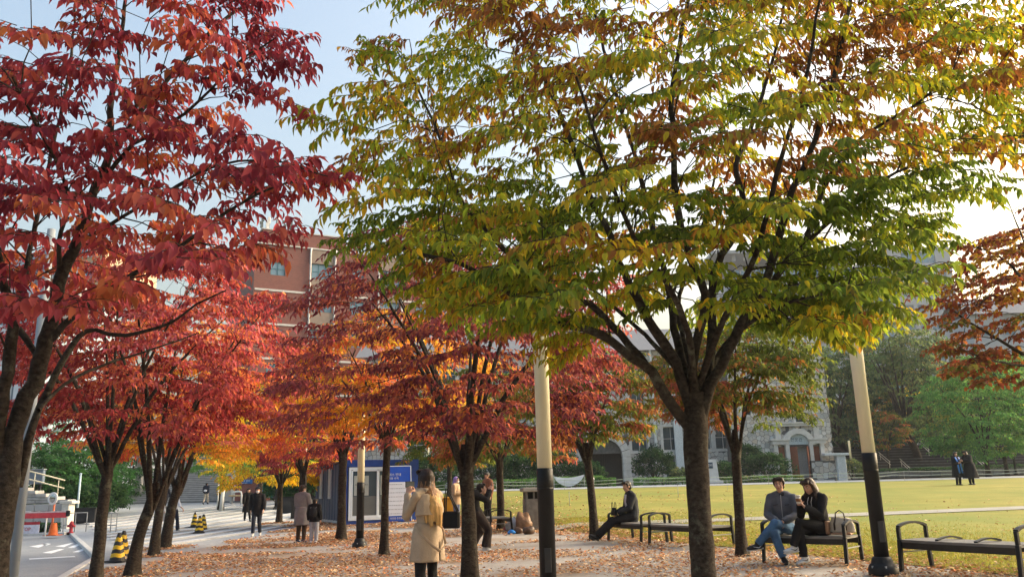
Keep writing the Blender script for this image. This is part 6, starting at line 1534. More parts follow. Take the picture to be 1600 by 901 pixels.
def person(label, loc, rz, J, outfit, scale=1.0, vox=.012, female=False, fine=False, cat='person', group=None):
    root = thing('person', label, cat, loc, rz, group); root.scale = (scale,) * 3
    g = {k: (Vector(v) if hasattr(v, '__len__') else v) for k, v in J.items()}
    sw = .92 if female else 1.0
    look = g['look'].normalized(); fu = g['face_up']; rt = look.cross(fu).normalized(); up = rt.cross(look).normalized()
    MH = Matrix((rt, look, up)).transposed()
    hd = g['head']
    H = lambda x, y, z: hd + MH @ Vector((x, y, z))
    sideT = (g['sR'] - g['sL']).normalized()
    b = Blob()
    # head with face
    b.ball(H(0, -.008, .028), (.076, .096, .092), 16, 12, M3=MH); b.ball(H(0, .022, -.035), (.058, .066, .080), 14, 10, M3=MH); b.ball(H(0, .050, -.088), (.030, .028, .026), 10, 8, M3=MH)
    b.tube([H(0, .080, .022), H(0, .098, -.012), H(0, .104, -.026)], [.009, .012, .015], 8); b.ball(H(0, .083, -.056), (.026, .012, .012), 8, 6, M3=MH)
    for s_ in (-1, 1):
        b.ball(H(s_ * .077, -.004, -.008), (.011, .020, .032), 8, 6, M3=MH); b.ball(H(s_ * .038, .064, -.030), (.026, .018, .024), 8, 6, M3=MH); b.ball(H(s_ * .030, .074, .030), (.026, .012, .008), 8, 6, M3=MH)
    b.tube([g['neck'] - V3(0, 0, .05), g['neck'], H(0, -.012, -.07)], [.062, .054 * sw, .050 * sw], 12)
    # torso and limbs
    b.tube([g['pelvis'] + V3(0, 0, -.08), g['pelvis'], g['waist'], g['chest'], (g['sR'] + g['sL']) / 2, g['neck']], [(.13, .10), (.155, .11), (.125 * sw, .095), (.155 * sw, .11), (.165 * sw, .075), (.06, .055)], 16, side=sideT)
    for S_ in 'RL':
        b.limb([g['s' + S_], (g['s' + S_] + g['e' + S_]) / 2, g['e' + S_], (g['e' + S_] * .6 + g['w' + S_] * .4), g['w' + S_]], [.052 * sw, .046 * sw, .038 * sw, .038 * sw, .026 * sw])
        hand(b, g['w' + S_], g['hd' + S_], g['hn' + S_], 1.0 if not female else .92, g['curl' + S_], 1 if S_ == 'R' else -1)
        b.limb([g['h' + S_], (g['h' + S_] + g['k' + S_]) / 2, g['k' + S_], g['k' + S_] * .68 + g['a' + S_] * .32, g['a' + S_]], [.080, .070, .052, .053, .036])
    b.fuse('body', SKIN, root, vox, 2)
    # eyes, brows, mouth
    if vox < .02:
        EY = mat('eye_dark', (.02, .014, .012), .15); EW = mat('eye_white', (.62, .60, .57), .3); LIP = mat('lips', (.36, .13, .11), .45)
        for s_ in (-1, 1):
            e = MB().ball(H(s_ * .030, .079, .010), (.0135, .009, .0065), 8, 6, M3=MH).build('eye', EW, root); MB().ball(H(s_ * .030, .0855, .010), (.0062, .005, .0062), 8, 6, M3=MH).build('iris', EY, e)
            MB().tube([H(s_ * .012, .0895, .031), H(s_ * .030, .0905, .037), H(s_ * .048, .078, .032)], .0042, 5).build('eyebrow', HAIR, root)
        if not outfit.get('mask'): MB().tube([H(-.022, .090, -.056), H(0, .0985, -.054), H(.022, .090, -.056)], [.004, .0065, .004], 6).build('mouth', LIP, root)
    if outfit.get('mask'):
        q = Blob(); q.ball(H(0, .040, -.048), (.062, .066, .052), 14, 10, M3=MH); q.fuse('face_mask', outfit['mask'], root, max(.010, vox), 1)
    # hair
    hc = outfit.get('hair', HAIR); q = Blob(); hv = max(vox, .009)
    q.ball(H(0, -.022, .045), (.086, .098, .088), 16, 12, M3=MH); q.ball(H(0, -.050, -.005), (.080, .070, .085), 14, 10, M3=MH)
    rng = random.Random(len(label))
    for k in range(9):                       # fringe
        x = (k - 4) * .016; q.tube([H(x * .9, .045, .112), H(x * 1.12, .085, .088), H(x * 1.25, .092 - abs(x) * .4, .052 + rng.uniform(-.008, .008))], [.016, .015, .006], 6)
    for s_ in (-1, 1): q.tube([H(s_ * .070, .035, .07), H(s_ * .080, .022, .02), H(s_ * .080, .016, -.02)], [.022, .015, .006], 6)
    hl = outfit.get('hair_len', 0)
    if hl:
        for k in range(15):
            a = R(150 + k * 240 / 14); x, y = math.cos(R(k * 16.4 - 25)), 0
            t = k / 14.0; ang = math.pi * (t * 1.16 + .92); x = math.cos(ang) * .082; y = math.sin(ang) * .085 - .012
            if y > .03: y = .03
            out = 1.0 + rng.uniform(0, .12)
            q.tube([H(x * .9, y, .05), H(x, y, -.03), H(x * 1.08 * out, y * 1.15 - .005, -.10), hd + MH @ Vector((x * 1.25 * out, y * 1.25 - (.105 if hl > .3 else .02), 0)) + V3(0, 0, -.10 - hl * .5), hd + MH @ Vector((x * 1.25 * out, y * 1.15 - (.135 if hl > .3 else .03), 0)) + V3(0, 0, -.10 - hl * rng.uniform(.85, 1.06))], [.030, .029, .028, .027 if hl > .3 else .024, .008], 7)
    if outfit.get('bun'):
        q.tube([H(0, -.10, .03), H(0, -.13, .0), H(0, -.135, -.07), H(0, -.125, -.15)], [.03, .034, .03, .010], 8)
    if not outfit.get('hood_up'):
        hm = q.fuse('hair', hc, root, hv, 1, .006, 40, (1, 1, .2))
        if outfit.get('hair_tip'):
            hm.data.materials.append(outfit['hair_tip']); hm.data.materials.append(outfit['hair_mid'])
            for p in hm.data.polygons:
                c = hd.z - p.center.z; n_ = noise.noise(Vector((p.center.x * 55, p.center.y * 55, p.center.z * 3))) * .11
                p.material_index = 1 if c + n_ > .20 else (2 if c + n_ > .06 else 0)
    else:
        q2 = Blob(); q2.ball(H(0, -.022, .030), (.098, .105, .112), 16, 12, M3=MH); q2.tube([H(0, -.05, -.02), g['neck'] + V3(0, -.03, .0)], [.09, .10], 12); q2.fuse('hood', outfit['hood_up'], root, max(vox, .011), 2, .004)
        hm = Blob().ball(H(0, .030, .060), (.070, .060, .050), 12, 8, M3=MH).fuse('hair', hc, root, max(vox, .011), 1)
    if outfit.get('cap'):
        q = Blob(); q.ball(H(0, -.010, .075), (.092, .104, .066), 16, 10, M3=MH); q.tube([H(0, .06, .07), H(0, .15, .055)], [(.075, .012), (.065, .008)], 12, side=rt); q.fuse('cap', outfit['cap'], root, max(.009, vox), 1)
    # trousers
    tm = outfit['trousers']; tw = outfit.get('tw', .018); fl = outfit.get('flare', 0)
    q = Blob(); q.tube([g['pelvis'] + V3(0, 0, -.09), g['pelvis'], g['waist'] * .75 + g['pelvis'] * .25], [(.14, .115), (.168, .125), (.15, .115)], 14, side=sideT)
    for S_ in 'RL':
        h_, k_, a_ = g['h' + S_], g['k' + S_], g['a' + S_]
        q.limb([h_, (h_ + k_) / 2, k_, (k_ + a_) / 2, a_ + (k_ - a_).normalized() * .01], [.088 + tw, .074 + tw, .058 + tw, .050 + tw + fl * .4, .044 + tw + fl], ends=False)
        q.ball(h_, .088 + tw, 10, 8); q.ball(k_, .058 + tw, 10, 8)
    q.fuse('trousers', tm, root, max(vox, .010), 2, .010 if fine else .007, 11, seed=3)
    # shoes
    for S_ in 'RL':
        a_, t_ = g['a' + S_], g['t' + S_]; f = (t_ - a_); f.z *= .8; f.normalize(); dn = (a_ - g['k' + S_]).normalized(); u_ = (dn - f * dn.dot(f)).normalized(); si = f.cross(u_).normalized()
        M3 = Matrix((f, si, -u_)).transposed(); c = a_ + u_ * .040
        q = Blob(); q.tube([c - f * .075, c - f * .03, c + f * .05, c + f * .12, c + f * .175], [(.036, .044), (.044, .052), (.047, .040), (.048, .030), (.032, .020)], 12, side=si); q.tube([c - u_ * .04, c - u_ * .085], [.042, .038], 10)
        sh = q.fuse('shoe', outfit.get('shoes', BLACK), root, max(.009, vox), 2)
        so = Blob(); so.tube([c + u_ * .034 - f * .085, c + u_ * .036 + f * .04, c + u_ * .034 + f * .13, c + u_ * .030 + f * .185], [(.036, .013), (.043, .013), (.047, .013), (.026, .010)], 12, side=si); so.fuse('sole', outfit.get('sole', outfit.get('shoes', BLACK)), sh, max(.009, vox), 1)
        if outfit.get('swoosh'):
            for sg in (-1, 1):
                w_ = MB(); pts = [c + f * x - u_ * z + si * sg * (.0475 - abs(x - .04) * .04) for x, z in ((-.045, .020), (.0, -.004), (.02, .004), (.085, .028))]; w_.tube(pts, [.003, .008, .007, .002], 5); w_.build('shoe_mark', outfit['swoosh'], sh)
    # upper garment
    um = outfit['top']; th = outfit.get('th', .020); q = Blob(); hem = outfit.get('hem', .10)
    low = g['pelvis'] + (g['pelvis'] - g['waist']).normalized() * (hem - .02)
    q.tube([low, g['pelvis'], g['waist'], g['chest'], (g['sR'] + g['sL']) / 2 + V3(0, 0, .01), g['neck'] + V3(0, 0, .01)], [(.160 + th, .118 + th), (.160 + th, .118 + th), (.135 * sw + th, .105 + th), (.160 * sw + th, .116 + th), (.165 * sw + th, .078 + th), (.068 + th * .4, .064 + th * .4)], 18, side=sideT)
    q.tube([g['sR'] + V3(0, 0, -.004), (g['sR'] + g['neck']) / 2 + V3(0, 0, .012), g['neck'] + V3(0, 0, .0), (g['sL'] + g['neck']) / 2 + V3(0, 0, .012), g['sL'] + V3(0, 0, -.004)], [.056 + th * .6, .064 + th * .5, .070 + th * .4, .064 + th * .5, .056 + th * .6], 12)
    for S_ in 'RL':
        e = g['e' + S_]; w_ = g['w' + S_]; s0 = g['s' + S_]; sl = outfit.get('sleeve', 1.0); wp = e + (w_ - e) * (sl * .97)
        q.limb([s0, (s0 + e) / 2, e, (e + wp) / 2, wp], [.060 * sw + th * .8, .054 * sw + th * .8, .048 * sw + th * .8, .044 + th * .7, .036 + th * .7], ends=False); q.ball(s0, .060 * sw + th * .8, 10, 8); q.ball(e, .048 * sw + th * .8, 10, 8)
    if outfit.get('collar'): q.tube([g['neck'] + V3(0, -.005, -.02), g['neck'] + V3(0, 0, .06)], [.078, .070], 14)
    if outfit.get('hood'):
        bk = (-g['look']); bk.z = 0; bk.normalize(); q.ball(g['neck'] + bk * .085 + V3(0, 0, -.02), (.105, .07, .07), 12, 8); q.tube([g['neck'] + V3(0, 0, -.02), g['neck'] + V3(0, 0, .03)], [.085, .075], 12)
    tp = q.fuse(outfit.get('top_name', 'jacket'), um, root, max(vox, .010), 2, .012 if fine else .008, 9, seed=7)
    # coat skirt
    if outfit.get('skirt'):
        L = outfit['skirt']; fl = outfit.get('skirt_flare', .06); n = 44; rows = 14; vs = []; c0 = g['waist']; ax = V3(0, 0, -1); fw = V3(0, 0, 1).cross(sideT).normalized()
        for i in range(rows + 1):
            t = i / rows
            for j in range(n):
                a = 2 * math.pi * j / n; fold = (math.sin(a * 7 + 1.3) * .010 + math.sin(a * 4.3 + 3 * t) * .010) * t
                ra = .142 + th + (.165 - .142) * min(1, t * 4) + fl * t + fold; rb = .112 + th + .02 * min(1, t * 4) + fl * t + fold
                vs.append(c0 + ax * (L * t) + sideT * (math.cos(a) * ra) + fw * (math.sin(a) * rb) + (g['pelvis'] - g['waist']) * 0)
        fs = [(i * n + j, i * n + (j + 1) % n, (i + 1) * n + (j + 1) % n, (i + 1) * n + j) for i in range(rows) for j in range(n) if not (outfit.get('slit') and j == outfit['slit'] and i > rows * .45)]
        sk = MB().add(vs, fs, 0, True).build('coat_skirt', um, root); md = sk.modifiers.new('solid', 'SOLIDIFY'); md.thickness = .012
    return root

BLK = cloth('black', (.016, .016, .018)); DARK = cloth('charcoal', (.040, .042, .048)); NAVY = cloth('navy', (.022, .026, .040)); JEANS = cloth('jeans', (.075, .16, .30), .3); GREYC = cloth('grey_coat', (.24, .225, .235)); WHT = cloth('white', (.62, .63, .68)); BEIGE = cloth('beige', (.52, .375, .235)); TAN = cloth('tan', (.40, .28, .18)); BROWN = cloth('brown', (.20, .08, .045))
SHW = mat('white_shoe', (.62, .64, .68), .5, .06, 10); SHB = mat('black_shoe', (.02, .02, .022), .5, .2, 8); SOLW = mat('white_sole', (.58, .58, .56), .6); MASKW = cloth('mask', (.66, .67, .70))

def face_to(p, q):
    """heading (rz) of a figure at p whose +y looks at q"""
    d = Vector(q) - Vector(p); return math.atan2(-d.x, d.y)
CAMP = Vector((0, 0, 0))

# seated couple --------------------------------------------------------------
bench_a = GP(1196, 879); bench_b = GP(1325, 883); bdir = (bench_b - bench_a).normalized(); bper = Vector((-bdir.y, bdir.x, 0))
def on_bench(px_t, back=.28): p = bench_a + bdir * px_t + bper * back; return Vector((p.x, p.y, zt1(p.x, p.y)))
m_p = on_bench(.25)
J = stand(pelvis=(0, 0, .53), waist=(0, -.02, .67), chest=(0, -.02, .88), neck=(0, .0, 1.05), head=(.01, .045, 1.21), sR=(.172, -.01, .995), sL=(-.172, -.01, .995), eR=(.235, .06, .74), eL=(-.225, .08, .73), wR=(.085, .31, .64), wL=(.0, .33, .63),
          hR=(.09, .02, .52), hL=(-.09, .02, .52), kR=(.13, .44, .47), kL=(.10, .43, .62), aR=(.02, .46, .095), aL=(.40, .46, .30), tR=(-.02, .62, .04), tL=(.55, .52, .27), look=(.10, 1, .02),
          hdR=(-.75, .5, -.35), hdL=(.75, .5, -.35), hnR=(0, -.5, -1), hnL=(0, -.5, -1), curlR=.45, curlL=.55)
SLATE = cloth('slate_jacket', (.115, .125, .155), .2)
seated_man = person('man seated on the bench in a grey blue jacket and blue jeans, hands clasped', m_p, face_to(m_p, (-1.2, 0, 0)), J, dict(top=SLATE, trousers=JEANS, shoes=SHB, sole=SOLW, swoosh=WHT, collar=True, hem=.10, th=.026, hair=mat('dark_brown_hair', (.035, .022, .015), .5, .3, 30, .4, 90)), vox=.0075, fine=True)
w_p = on_bench(.86, .30)
J = stand(pelvis=(0, 0, .53), waist=(0, .03, .67), chest=(0, .08, .87), neck=(0, .12, 1.03), head=(0, .19, 1.17), sR=(.16, .09, .98), sL=(-.16, .09, .98), eR=(.21, .20, .72), eL=(-.20, .22, .72), wR=(.05, .40, .90), wL=(-.045, .40, .86),
          hR=(.085, .02, .52), hL=(-.085, .02, .52), kR=(.06, .44, .49), kL=(.04, .46, .62), aR=(.05, .42, .095), aL=(.10, .58, .26), tR=(.07, .57, .04), tL=(.14, .74, .24), look=(0, 1, -.42), face_up=(0, .42, 1),
          hdR=(-.35, .45, .8), hdL=(.35, .45, .8), hnR=(-.7, .5, -.3), hnL=(.7, .5, -.3), curlR=.7, curlL=.7)
rz_w = face_to(w_p, w_p + Vector((-1.0, -.62, 0)))
seated_woman = person('woman seated on the bench in a black hooded top, drinking from a cup', w_p, rz_w, J, dict(top=BLK, trousers=BLK, shoes=SHW, sole=SOLW, swoosh=SHB, hood=True, hem=.12, th=.026, bun=True, hair_len=.10, hair=mat('brown_hair', (.040, .022, .015), .45, .3, 30, .4, 90, stretch=(1, 1, .2))), vox=.0075, fine=True, female=True)
MB().tube([(0, .118, .64), (0, .128, .76), (0, .128, .88), (0, .112, .98), (0, .085, 1.05)], .006, 5).build('zip', mat('zip_grey', (.35, .36, .38), .4), seated_man)
q = Blob(); q.tube([(-.02, .02, 1.03), (.0, .03, 1.08)], [(.066, .060), (.064, .060)], 14, side=(1, 0, 0)); q.fuse('inner_collar', NAVY, seated_man, .010, 2)
for x in (-.09, .09): MB().tube([(x - .035, .142, .90), (x + .035, .146, .885)], .008, 5).build('pocket', mat('pocket_dark', (.05, .052, .062), .8), seated_man)
for x in (-.035, .03): MB().tube([(x, .185, 1.01), (x * 1.1, .225, .93), (x * 1.2, .222, .84)], .005, 5).build('hood_cord', WHT, seated_woman)
def place(root, rz, p): return Vector(root) + Matrix.Rotation(rz, 3, 'Z') @ Vector(p)
cp_ = place(w_p, rz_w, (.0, .475, .905)); r = thing('coffee_cup', 'white paper coffee cup with a brown sleeve held by the seated woman', 'coffee cup', cp_); MB().lathe([(.030, 0), (.040, .115)], n=16).build('cup', mat('white_paper', (.68, .67, .64), .6), r); MB().lathe([(.0345, .035), (.0395, .085)], n=16).build('sleeve', mat('card_sleeve', (.26, .12, .05), .8), r); MB().lathe([(.043, .113), (.043, .128), (.037, .134)], n=16).build('lid', mat('white_paper', None), r)
hb = on_bench(1.20, .27); r = thing('handbag', 'cream canvas handbag with brown panels on the bench beside the woman', 'handbag', hb + Vector((0, 0, .432)), math.atan2(bdir.y, bdir.x) + .1)
q = Blob(); q.tube([(0, 0, .03), (0, 0, .14), (.01, 0, .25)], [(.20, .09), (.19, .085), (.155, .055)], 16, side=(1, 0, 0)); q.fuse('bag_body', mat('cream_canvas', (.50, .45, .38), .8, .12, 8, .3, 40), r, .010, 2, .012, 12)
for x in (-.085, .085): MB().tube([(x, -.085, .06), (x, -.088, .16), (x * .8, -.055, .24)], [(.016, .005), (.016, .005), (.012, .004)], 8, side=(1, 0, 0)).build('strap', mat('dark_leather', (.05, .035, .03), .5), r)
MB().tube([(-.07, -.04, .24), (-.06, -.05, .32), (.0, -.05, .36), (.06, -.05, .32), (.07, -.04, .24)], .010, 6).build('handle', mat('dark_leather', None), r); MB().box((-.20, -.03, .10), (.05, .16, .20), bevel=.02).build('side_panel', mat('tan_leather', (.36, .20, .12), .6), r); MB().box((.02, -.10, .012), (.30, .14, .03), bevel=.008).build('paper', mat('tan_leather', None), r)

# man alone at the end of his bench ---------------------------------------------
ba = GP(953, 844); bb = GP(1004, 850); bd2 = (bb - ba).normalized(); bp2 = Vector((-bd2.y, bd2.x, 0)); s_p = ba + bd2 * .62 + bp2 * .30; s_p.z = zt1(s_p.x, s_p.y)
rz_s = face_to(s_p, s_p + Vector((-1, -.18, 0)))
J = stand(pelvis=(0, 0, .53), waist=(0, -.03, .67), chest=(0, .0, .89), neck=(0, .04, 1.06), head=(0, .09, 1.215), sR=(.185, .02, 1.01), sL=(-.185, .02, 1.01), eR=(.23, .08, .74), eL=(-.22, .12, .74), wR=(.06, .34, .64), wL=(-.06, .36, .63),
          hR=(.09, .02, .52), hL=(-.09, .02, .52), kR=(.10, .46, .46), kL=(-.08, .48, .45), aR=(.10, .84, .13), aL=(-.06, .88, .14), tR=(.13, .96, .20), tL=(-.08, 1.0, .21), look=(-.35, 1, -.06), hdR=(-.5, .7, -.45), hdL=(.5, .7, -.45), hnR=(0, -.3, -1), hnL=(0, -.3, -1))
lone = person('man in a charcoal jacket and white shirt sitting alone with legs stretched out', s_p, rz_s, J, dict(top=cloth('charcoal_jacket', (.035, .038, .044)), trousers=BLK, shoes=SHB, hem=.16, th=.030, tw=.03, flare=.02), vox=.009, fine=True)
q = Blob(); q.tube([(0, .105, .70), (0, .135, .88), (0, .125, 1.04)], [(.05, .035), (.045, .032), (.055, .030)], 10, side=(1, 0, 0)); q.fuse('shirt_front', WHT, lone, .010, 2)
hbp = place(s_p, rz_s, (.02, .42, .60)); r = thing('handbag', 'small black handbag with thin handles on the lap of the man alone', 'handbag', hbp, rz_s); q = Blob(); q.tube([(0, 0, -.02), (0, 0, .08), (0, 0, .15)], [(.14, .07), (.13, .06), (.10, .04)], 12, side=(1, 0, 0)); q.fuse('bag_body', mat('black_leather', (.009, .009, .010), .55, .2, 8, spec=.2), r, .010, 1, .006)
for y in (-.035, .035): MB().tube([(-.06, y, .13), (-.05, y, .24), (0, y, .28), (.05, y, .24), (.06, y, .13)], .007, 6).build('handle', BLACK, r)

# woman in the trench coat ---------------------------------------------------------
t_p = G(668, 10.4); rz_t = face_to(t_p, t_p + Vector((-.75, .66, 0)))
J = stand(sR=(.175, 0, 1.39), sL=(-.175, 0, 1.39), eR=(.20, .15, 1.17), eL=(-.19, .18, 1.16), wR=(.07, .30, 1.43), wL=(-.05, .30, 1.43), hdR=(-.3, .25, .9), hdL=(.3, .25, .9), hnR=(-.8, .5, -.2), hnL=(.8, .5, -.2), curlR=.5, curlL=.5, head=(0, .04, 1.60), look=(0, 1, .05))
HB = mat('blond_tips', (.58, .34, .12), .5, .45, 30, .4, 90, stretch=(1, 1, .12)); HM = mat('brown_mid_hair', (.20, .095, .040), .5, .35, 30, .4, 90, stretch=(1, 1, .12)); HD = mat('deep_brown_hair', (.026, .014, .011), .5, .3, 30, .4, 90, stretch=(1, 1, .12))
TR = cloth('trench', (.45, .345, .245), .09)
trench = person('woman seen from behind in a long beige trench coat, photographing the trees', t_p, rz_t, J, dict(top=TR, trousers=BLK, shoes=SHB, hair=HD, hair_len=.46, hair_tip=HB, hair_mid=HM, th=.018, skirt=.45, skirt_flare=.028, slit=34, hem=.05, tw=.008, top_name='coat_top'), vox=.0075, fine=True, female=True, scale=.985)
# storm flap, belt
q = Blob(); q.tube([(0, -.03, 1.42), (0, -.035, 1.30), (0, -.045, 1.16)], [(.165, .085), (.200, .128), (.218, .152)], 20, side=(1, 0, 0)); q.fuse('storm_flap', TR, trench, .010, 2, .010, 8)
q = Blob(); q.tube([(x, y, z) for x, y, z in ((.10, .10, 1.47), (.13, .02, 1.45), (.09, -.07, 1.45), (0, -.095, 1.45), (-.09, -.07, 1.45), (-.13, .02, 1.45), (-.10, .10, 1.47))], [(.045, .014)] * 7, 8, side=(0, 0, 1)); q.fuse('collar', TR, trench, .010, 1)
MB().tube([(.185, .02, 1.05), (.20, -.06, .98), (.12, -.20, .82), (0, -.235, .74), (-.12, -.21, .82), (-.20, -.06, .98), (-.19, .02, 1.05)], [(.022, .008)] * 7, 8, side=(0, 0, 1)).build('belt', TR, trench)
for s_ in (-1, 1): MB().tube([(s_ * .21, .02, 1.42), (s_ * .12, .0, 1.47)], [(.03, .008)] * 2, 8, side=(0, 1, 0)).build('epaulette', TR, trench)
ph = place(t_p, rz_t, (.01, .335, 1.52)); r = thing('phone', 'dark mobile phone held up by the woman in the trench coat', 'phone', ph, rz_t); MB().box((0, 0, 0), (.15, .010, .075), bevel=.004).build('case', mat('phone_black', (.015, .015, .017), .2), r); MB().box((0, -.006, 0), (.138, .002, .066)).build('screen', mat('phone_screen', (.05, .06, .07), .1), r)
bgp = place(t_p, rz_t, (.09, -.33, .94)); r = thing('handbag', 'black square handbag hanging at the right side of the trench coat', 'handbag', bgp, -.25); MB().box((0, 0, .15), (.21, .08, .20), bevel=.018).build('bag_body', mat('black_leather', None), r)
for y in (-.03, .03): MB().tube([(-.08, y, .25), (-.075, y, .40), (-.06, y, .52), (-.01, y, .42), (.08, y, .25)], .009, 6).build('handle', mat('black_leather', None), r)

# bending person taking a photo, right of the purple tree trunk ----------------------
p_ = GP(753, 861); rz_b = face_to(p_, p_ + Vector((1, .15, 0)))
J = stand(pelvis=(0, -.10, .80), waist=(0, -.16, .93), chest=(0, -.18, 1.12), neck=(0, -.10, 1.26), head=(0, .02, 1.34), sR=(.17, -.14, 1.22), sL=(-.17, -.14, 1.22), eR=(.24, .10, 1.10), eL=(-.20, .12, 1.10), wR=(.08, .20, 1.31), wL=(-.06, .20, 1.32), hR=(.09, -.09, .79), hL=(-.09, -.08, .79), kR=(.12, .14, .47), kL=(-.10, -.02, .43), aR=(.13, .08, .09), aL=(-.12, -.24, .10), tR=(.15, .25, .04), tL=(-.14, -.10, .04),
          look=(0, 1, .15), hdR=(-.3, .35, .8), hdL=(.3, .35, .8), hnR=(-.8, .3, 0), hnL=(.8, .3, 0), curlR=.6, curlL=.6)
person('person in black crouching to take a photo right of the purple tree trunk', p_, rz_b, J, dict(top=BLK, trousers=cloth('brown_black', (.030, .022, .020)), shoes=SHW, sole=SOLW, th=.03, tw=.035, flare=.03, hem=.08), vox=.009, fine=True)
q = place(p_, rz_b, (.015, .25, 1.41)); r = thing('phone', 'dark phone held by the crouching person', 'phone', q, rz_b); MB().box((0, 0, 0), (.075, .010, .15), bevel=.004).build('case', mat('phone_black', None), r); MB().box((0, -.006, 0), (.066, .002, .138)).build('screen', mat('phone_screen', None), r)

# standing group behind ---------------------------------------------------------------
p_ = GP(713, 821); person('person in a purple hood, tan jacket and blue striped trousers facing right', p_, face_to(p_, p_ + Vector((1, -.35, 0))), stand(eR=(.25, .04, 1.13), wR=(.04, .25, 1.16), eL=(-.24, .05, 1.13), wL=(-.03, .26, 1.10), hdR=(-1, .2, 0), hdL=(1, .2, 0)), dict(top=TAN, trousers=cloth('blue_stripe', (.11, .13, .21)), shoes=mat('tan_shoe', (.34, .2, .12), .6), hood_up=cloth('purple', (.30, .20, .48)), mask=MASKW, th=.04, hem=.2), scale=.98, vox=.014, female=True)
p_ = GP(763, 818); p_ = G(763, p_.y + 1.0); person('person in a rust brown hooded jacket standing behind the crouching one', p_, face_to(p_, p_ + Vector((-.8, -.6, 0))), stand(eR=(.25, .04, 1.13), wR=(.10, .27, 1.22), hdR=(-.6, .5, .4), eL=(-.25, .0, 1.12), look=(-.1, 1, 0)), dict(top=BROWN, trousers=BLK, shoes=SHB, hood=True, th=.035, hem=.14), scale=1.03, vox=.014)
# adult in grey coat and child
p_ = GP(470, 847); person('adult in a long grey coat and brown trousers seen from behind', p_, face_to(p_, p_ + Vector((.30, 1, 0))), stand(eR=(.25, .06, 1.12), wR=(.30, .26, .98), look=(.5, 1, -.1), eL=(-.24, .08, 1.12), wL=(-.1, .25, 1.0)), dict(top=GREYC, trousers=cloth('brown_trousers', (.07, .045, .032)), shoes=cloth('navy_shoe', (.03, .035, .07)), sole=SOLW, mask=MASKW, hair=mat('dark_brown_hair', None), th=.04, skirt=.55, skirt_flare=.03, hem=.05), scale=.96, vox=.012)
p_ = GP(490, 848); person('child in a black jacket and pale grey trousers beside the adult in grey', p_, face_to(p_, p_ + Vector((.10, 1, 0))), stand(head=(0, .02, 1.58), look=(.2, 1, 0)), dict(top=BLK, trousers=cloth('pale_grey', (.38, .40, .46)), shoes=SHW, sole=SOLW, th=.05, tw=.03, hem=.14), scale=.735, vox=.014)
bp_ = place(p_, face_to(p_, p_ + Vector((.10, 1, 0))), (0, -.11, .86)); r = thing('backpack', 'small dark backpack on the back of the child in black', 'backpack', bp_, face_to(p_, p_ + Vector((.1, 1, 0)))); Blob().ball((0, 0, 0), (.12, .07, .16), 12, 8).fuse('bag_body', cloth('dark_bag', (.028, .028, .032)), r, .012, 1, .004)
for x in (-.08, .08): MB().tube([(x, -.03, .12), (x, .08, .19), (x, .22, .12), (x, .2, -.08)], [(.018, .006)] * 4, 6, side=(1, 0, 0)).build('strap', cloth('strap_grey', (.12, .12, .13)), r)
# man walking in black suit with mask, dark figure behind him
p_ = GP(400, 837); person('man in a black coat, cap and white face mask walking towards us', p_, face_to(p_, (-6.0, 8, 0)), walk(1, .10), dict(top=BLK, trousers=NAVY, shoes=mat('pale_shoe', (.5, .48, .46), .6), mask=MASKW, cap=cloth('dark_cap', (.03, .03, .035)), th=.04, hem=.22), scale=.985, vox=.012)
p_ = GP(386, 814); p_ = G(386, p_.y); person('person in a long black coat walking behind the man with the mask', p_, face_to(p_, p_ + Vector((.6, -1, 0))), walk(-1, .05), dict(top=BLK, trousers=BLK, shoes=SHB, th=.04, skirt=.60, hem=.1, hair_len=.12), scale=.97, vox=.018)
# left plaza people
p_ = GP(270, 830); person('woman in a white shirt and dark flared trousers with a long ponytail, walking away', p_, face_to(p_, p_ + Vector((.35, 1, 0))), walk(1, .10, eR=(.30, .0, 1.14), wR=(.44, .08, .98)), dict(top=WHT, trousers=NAVY, shoes=SHB, th=.015, flare=.035, hem=.05, bun=True, hair_len=.14, hair=mat('dark_brown_hair', None), sleeve=.3, top_name='shirt'), scale=.95, vox=.014, female=True)
p_ = GP(247, 829); p_ = G(247, p_.y); pz = face_to(p_, p_ + Vector((.35, 1, 0))); person('person with white sleeves and a dark vest half hidden between two trunks', p_, pz, stand(eL=(-.25, .02, 1.12)), dict(top=WHT, trousers=NAVY, shoes=SHB, th=.03, hem=.12), scale=.97, vox=.016)
r = thing('shopping_bag', 'beige paper shopping bag carried between two leaning trunks', 'bag', place(p_, pz, (.27, .05, .42))); MB().prism([(-.15, -.06), (.15, -.06), (.15, .06), (-.15, .06)], 0, .36).build('bag_body', mat('beige_paper', (.48, .41, .35), .8), r); MB().tube([(-.06, 0, .36), (-.03, 0, .46), (.03, 0, .46), (.06, 0, .36)], .008, 5).build('handle', mat('beige_paper', None), r)
p_ = GP(258, 797); pz = face_to(p_, p_ + Vector((.2, 1, 0))); person('person in dark clothes with a white backpack walking towards the grand stairs', p_, pz, walk(-1, .1), dict(top=NAVY, trousers=cloth('dark_trousers', (.03, .03, .035)), shoes=SHB, th=.03, mask=MASKW), scale=1.0, vox=.02)
r = thing('backpack', 'white backpack on the person walking to the stairs', 'backpack', place(p_, pz, (0, -.22, 1.22)), pz); Blob().ball((0, 0, 0), (.15, .10, .24), 12, 8).fuse('bag_body', WHT, r, .016, 1, .004)
p_ = GP(321, 787); pz = face_to(p_, p_ + Vector((.05, 1, 0))); person('person in a dark jacket and khaki trousers walking away beside the white stake', p_, pz, walk(1, .12), dict(top=NAVY, trousers=cloth('khaki', (.40, .35, .28)), shoes=SHB, th=.035, hem=.1), scale=.98, vox=.02)
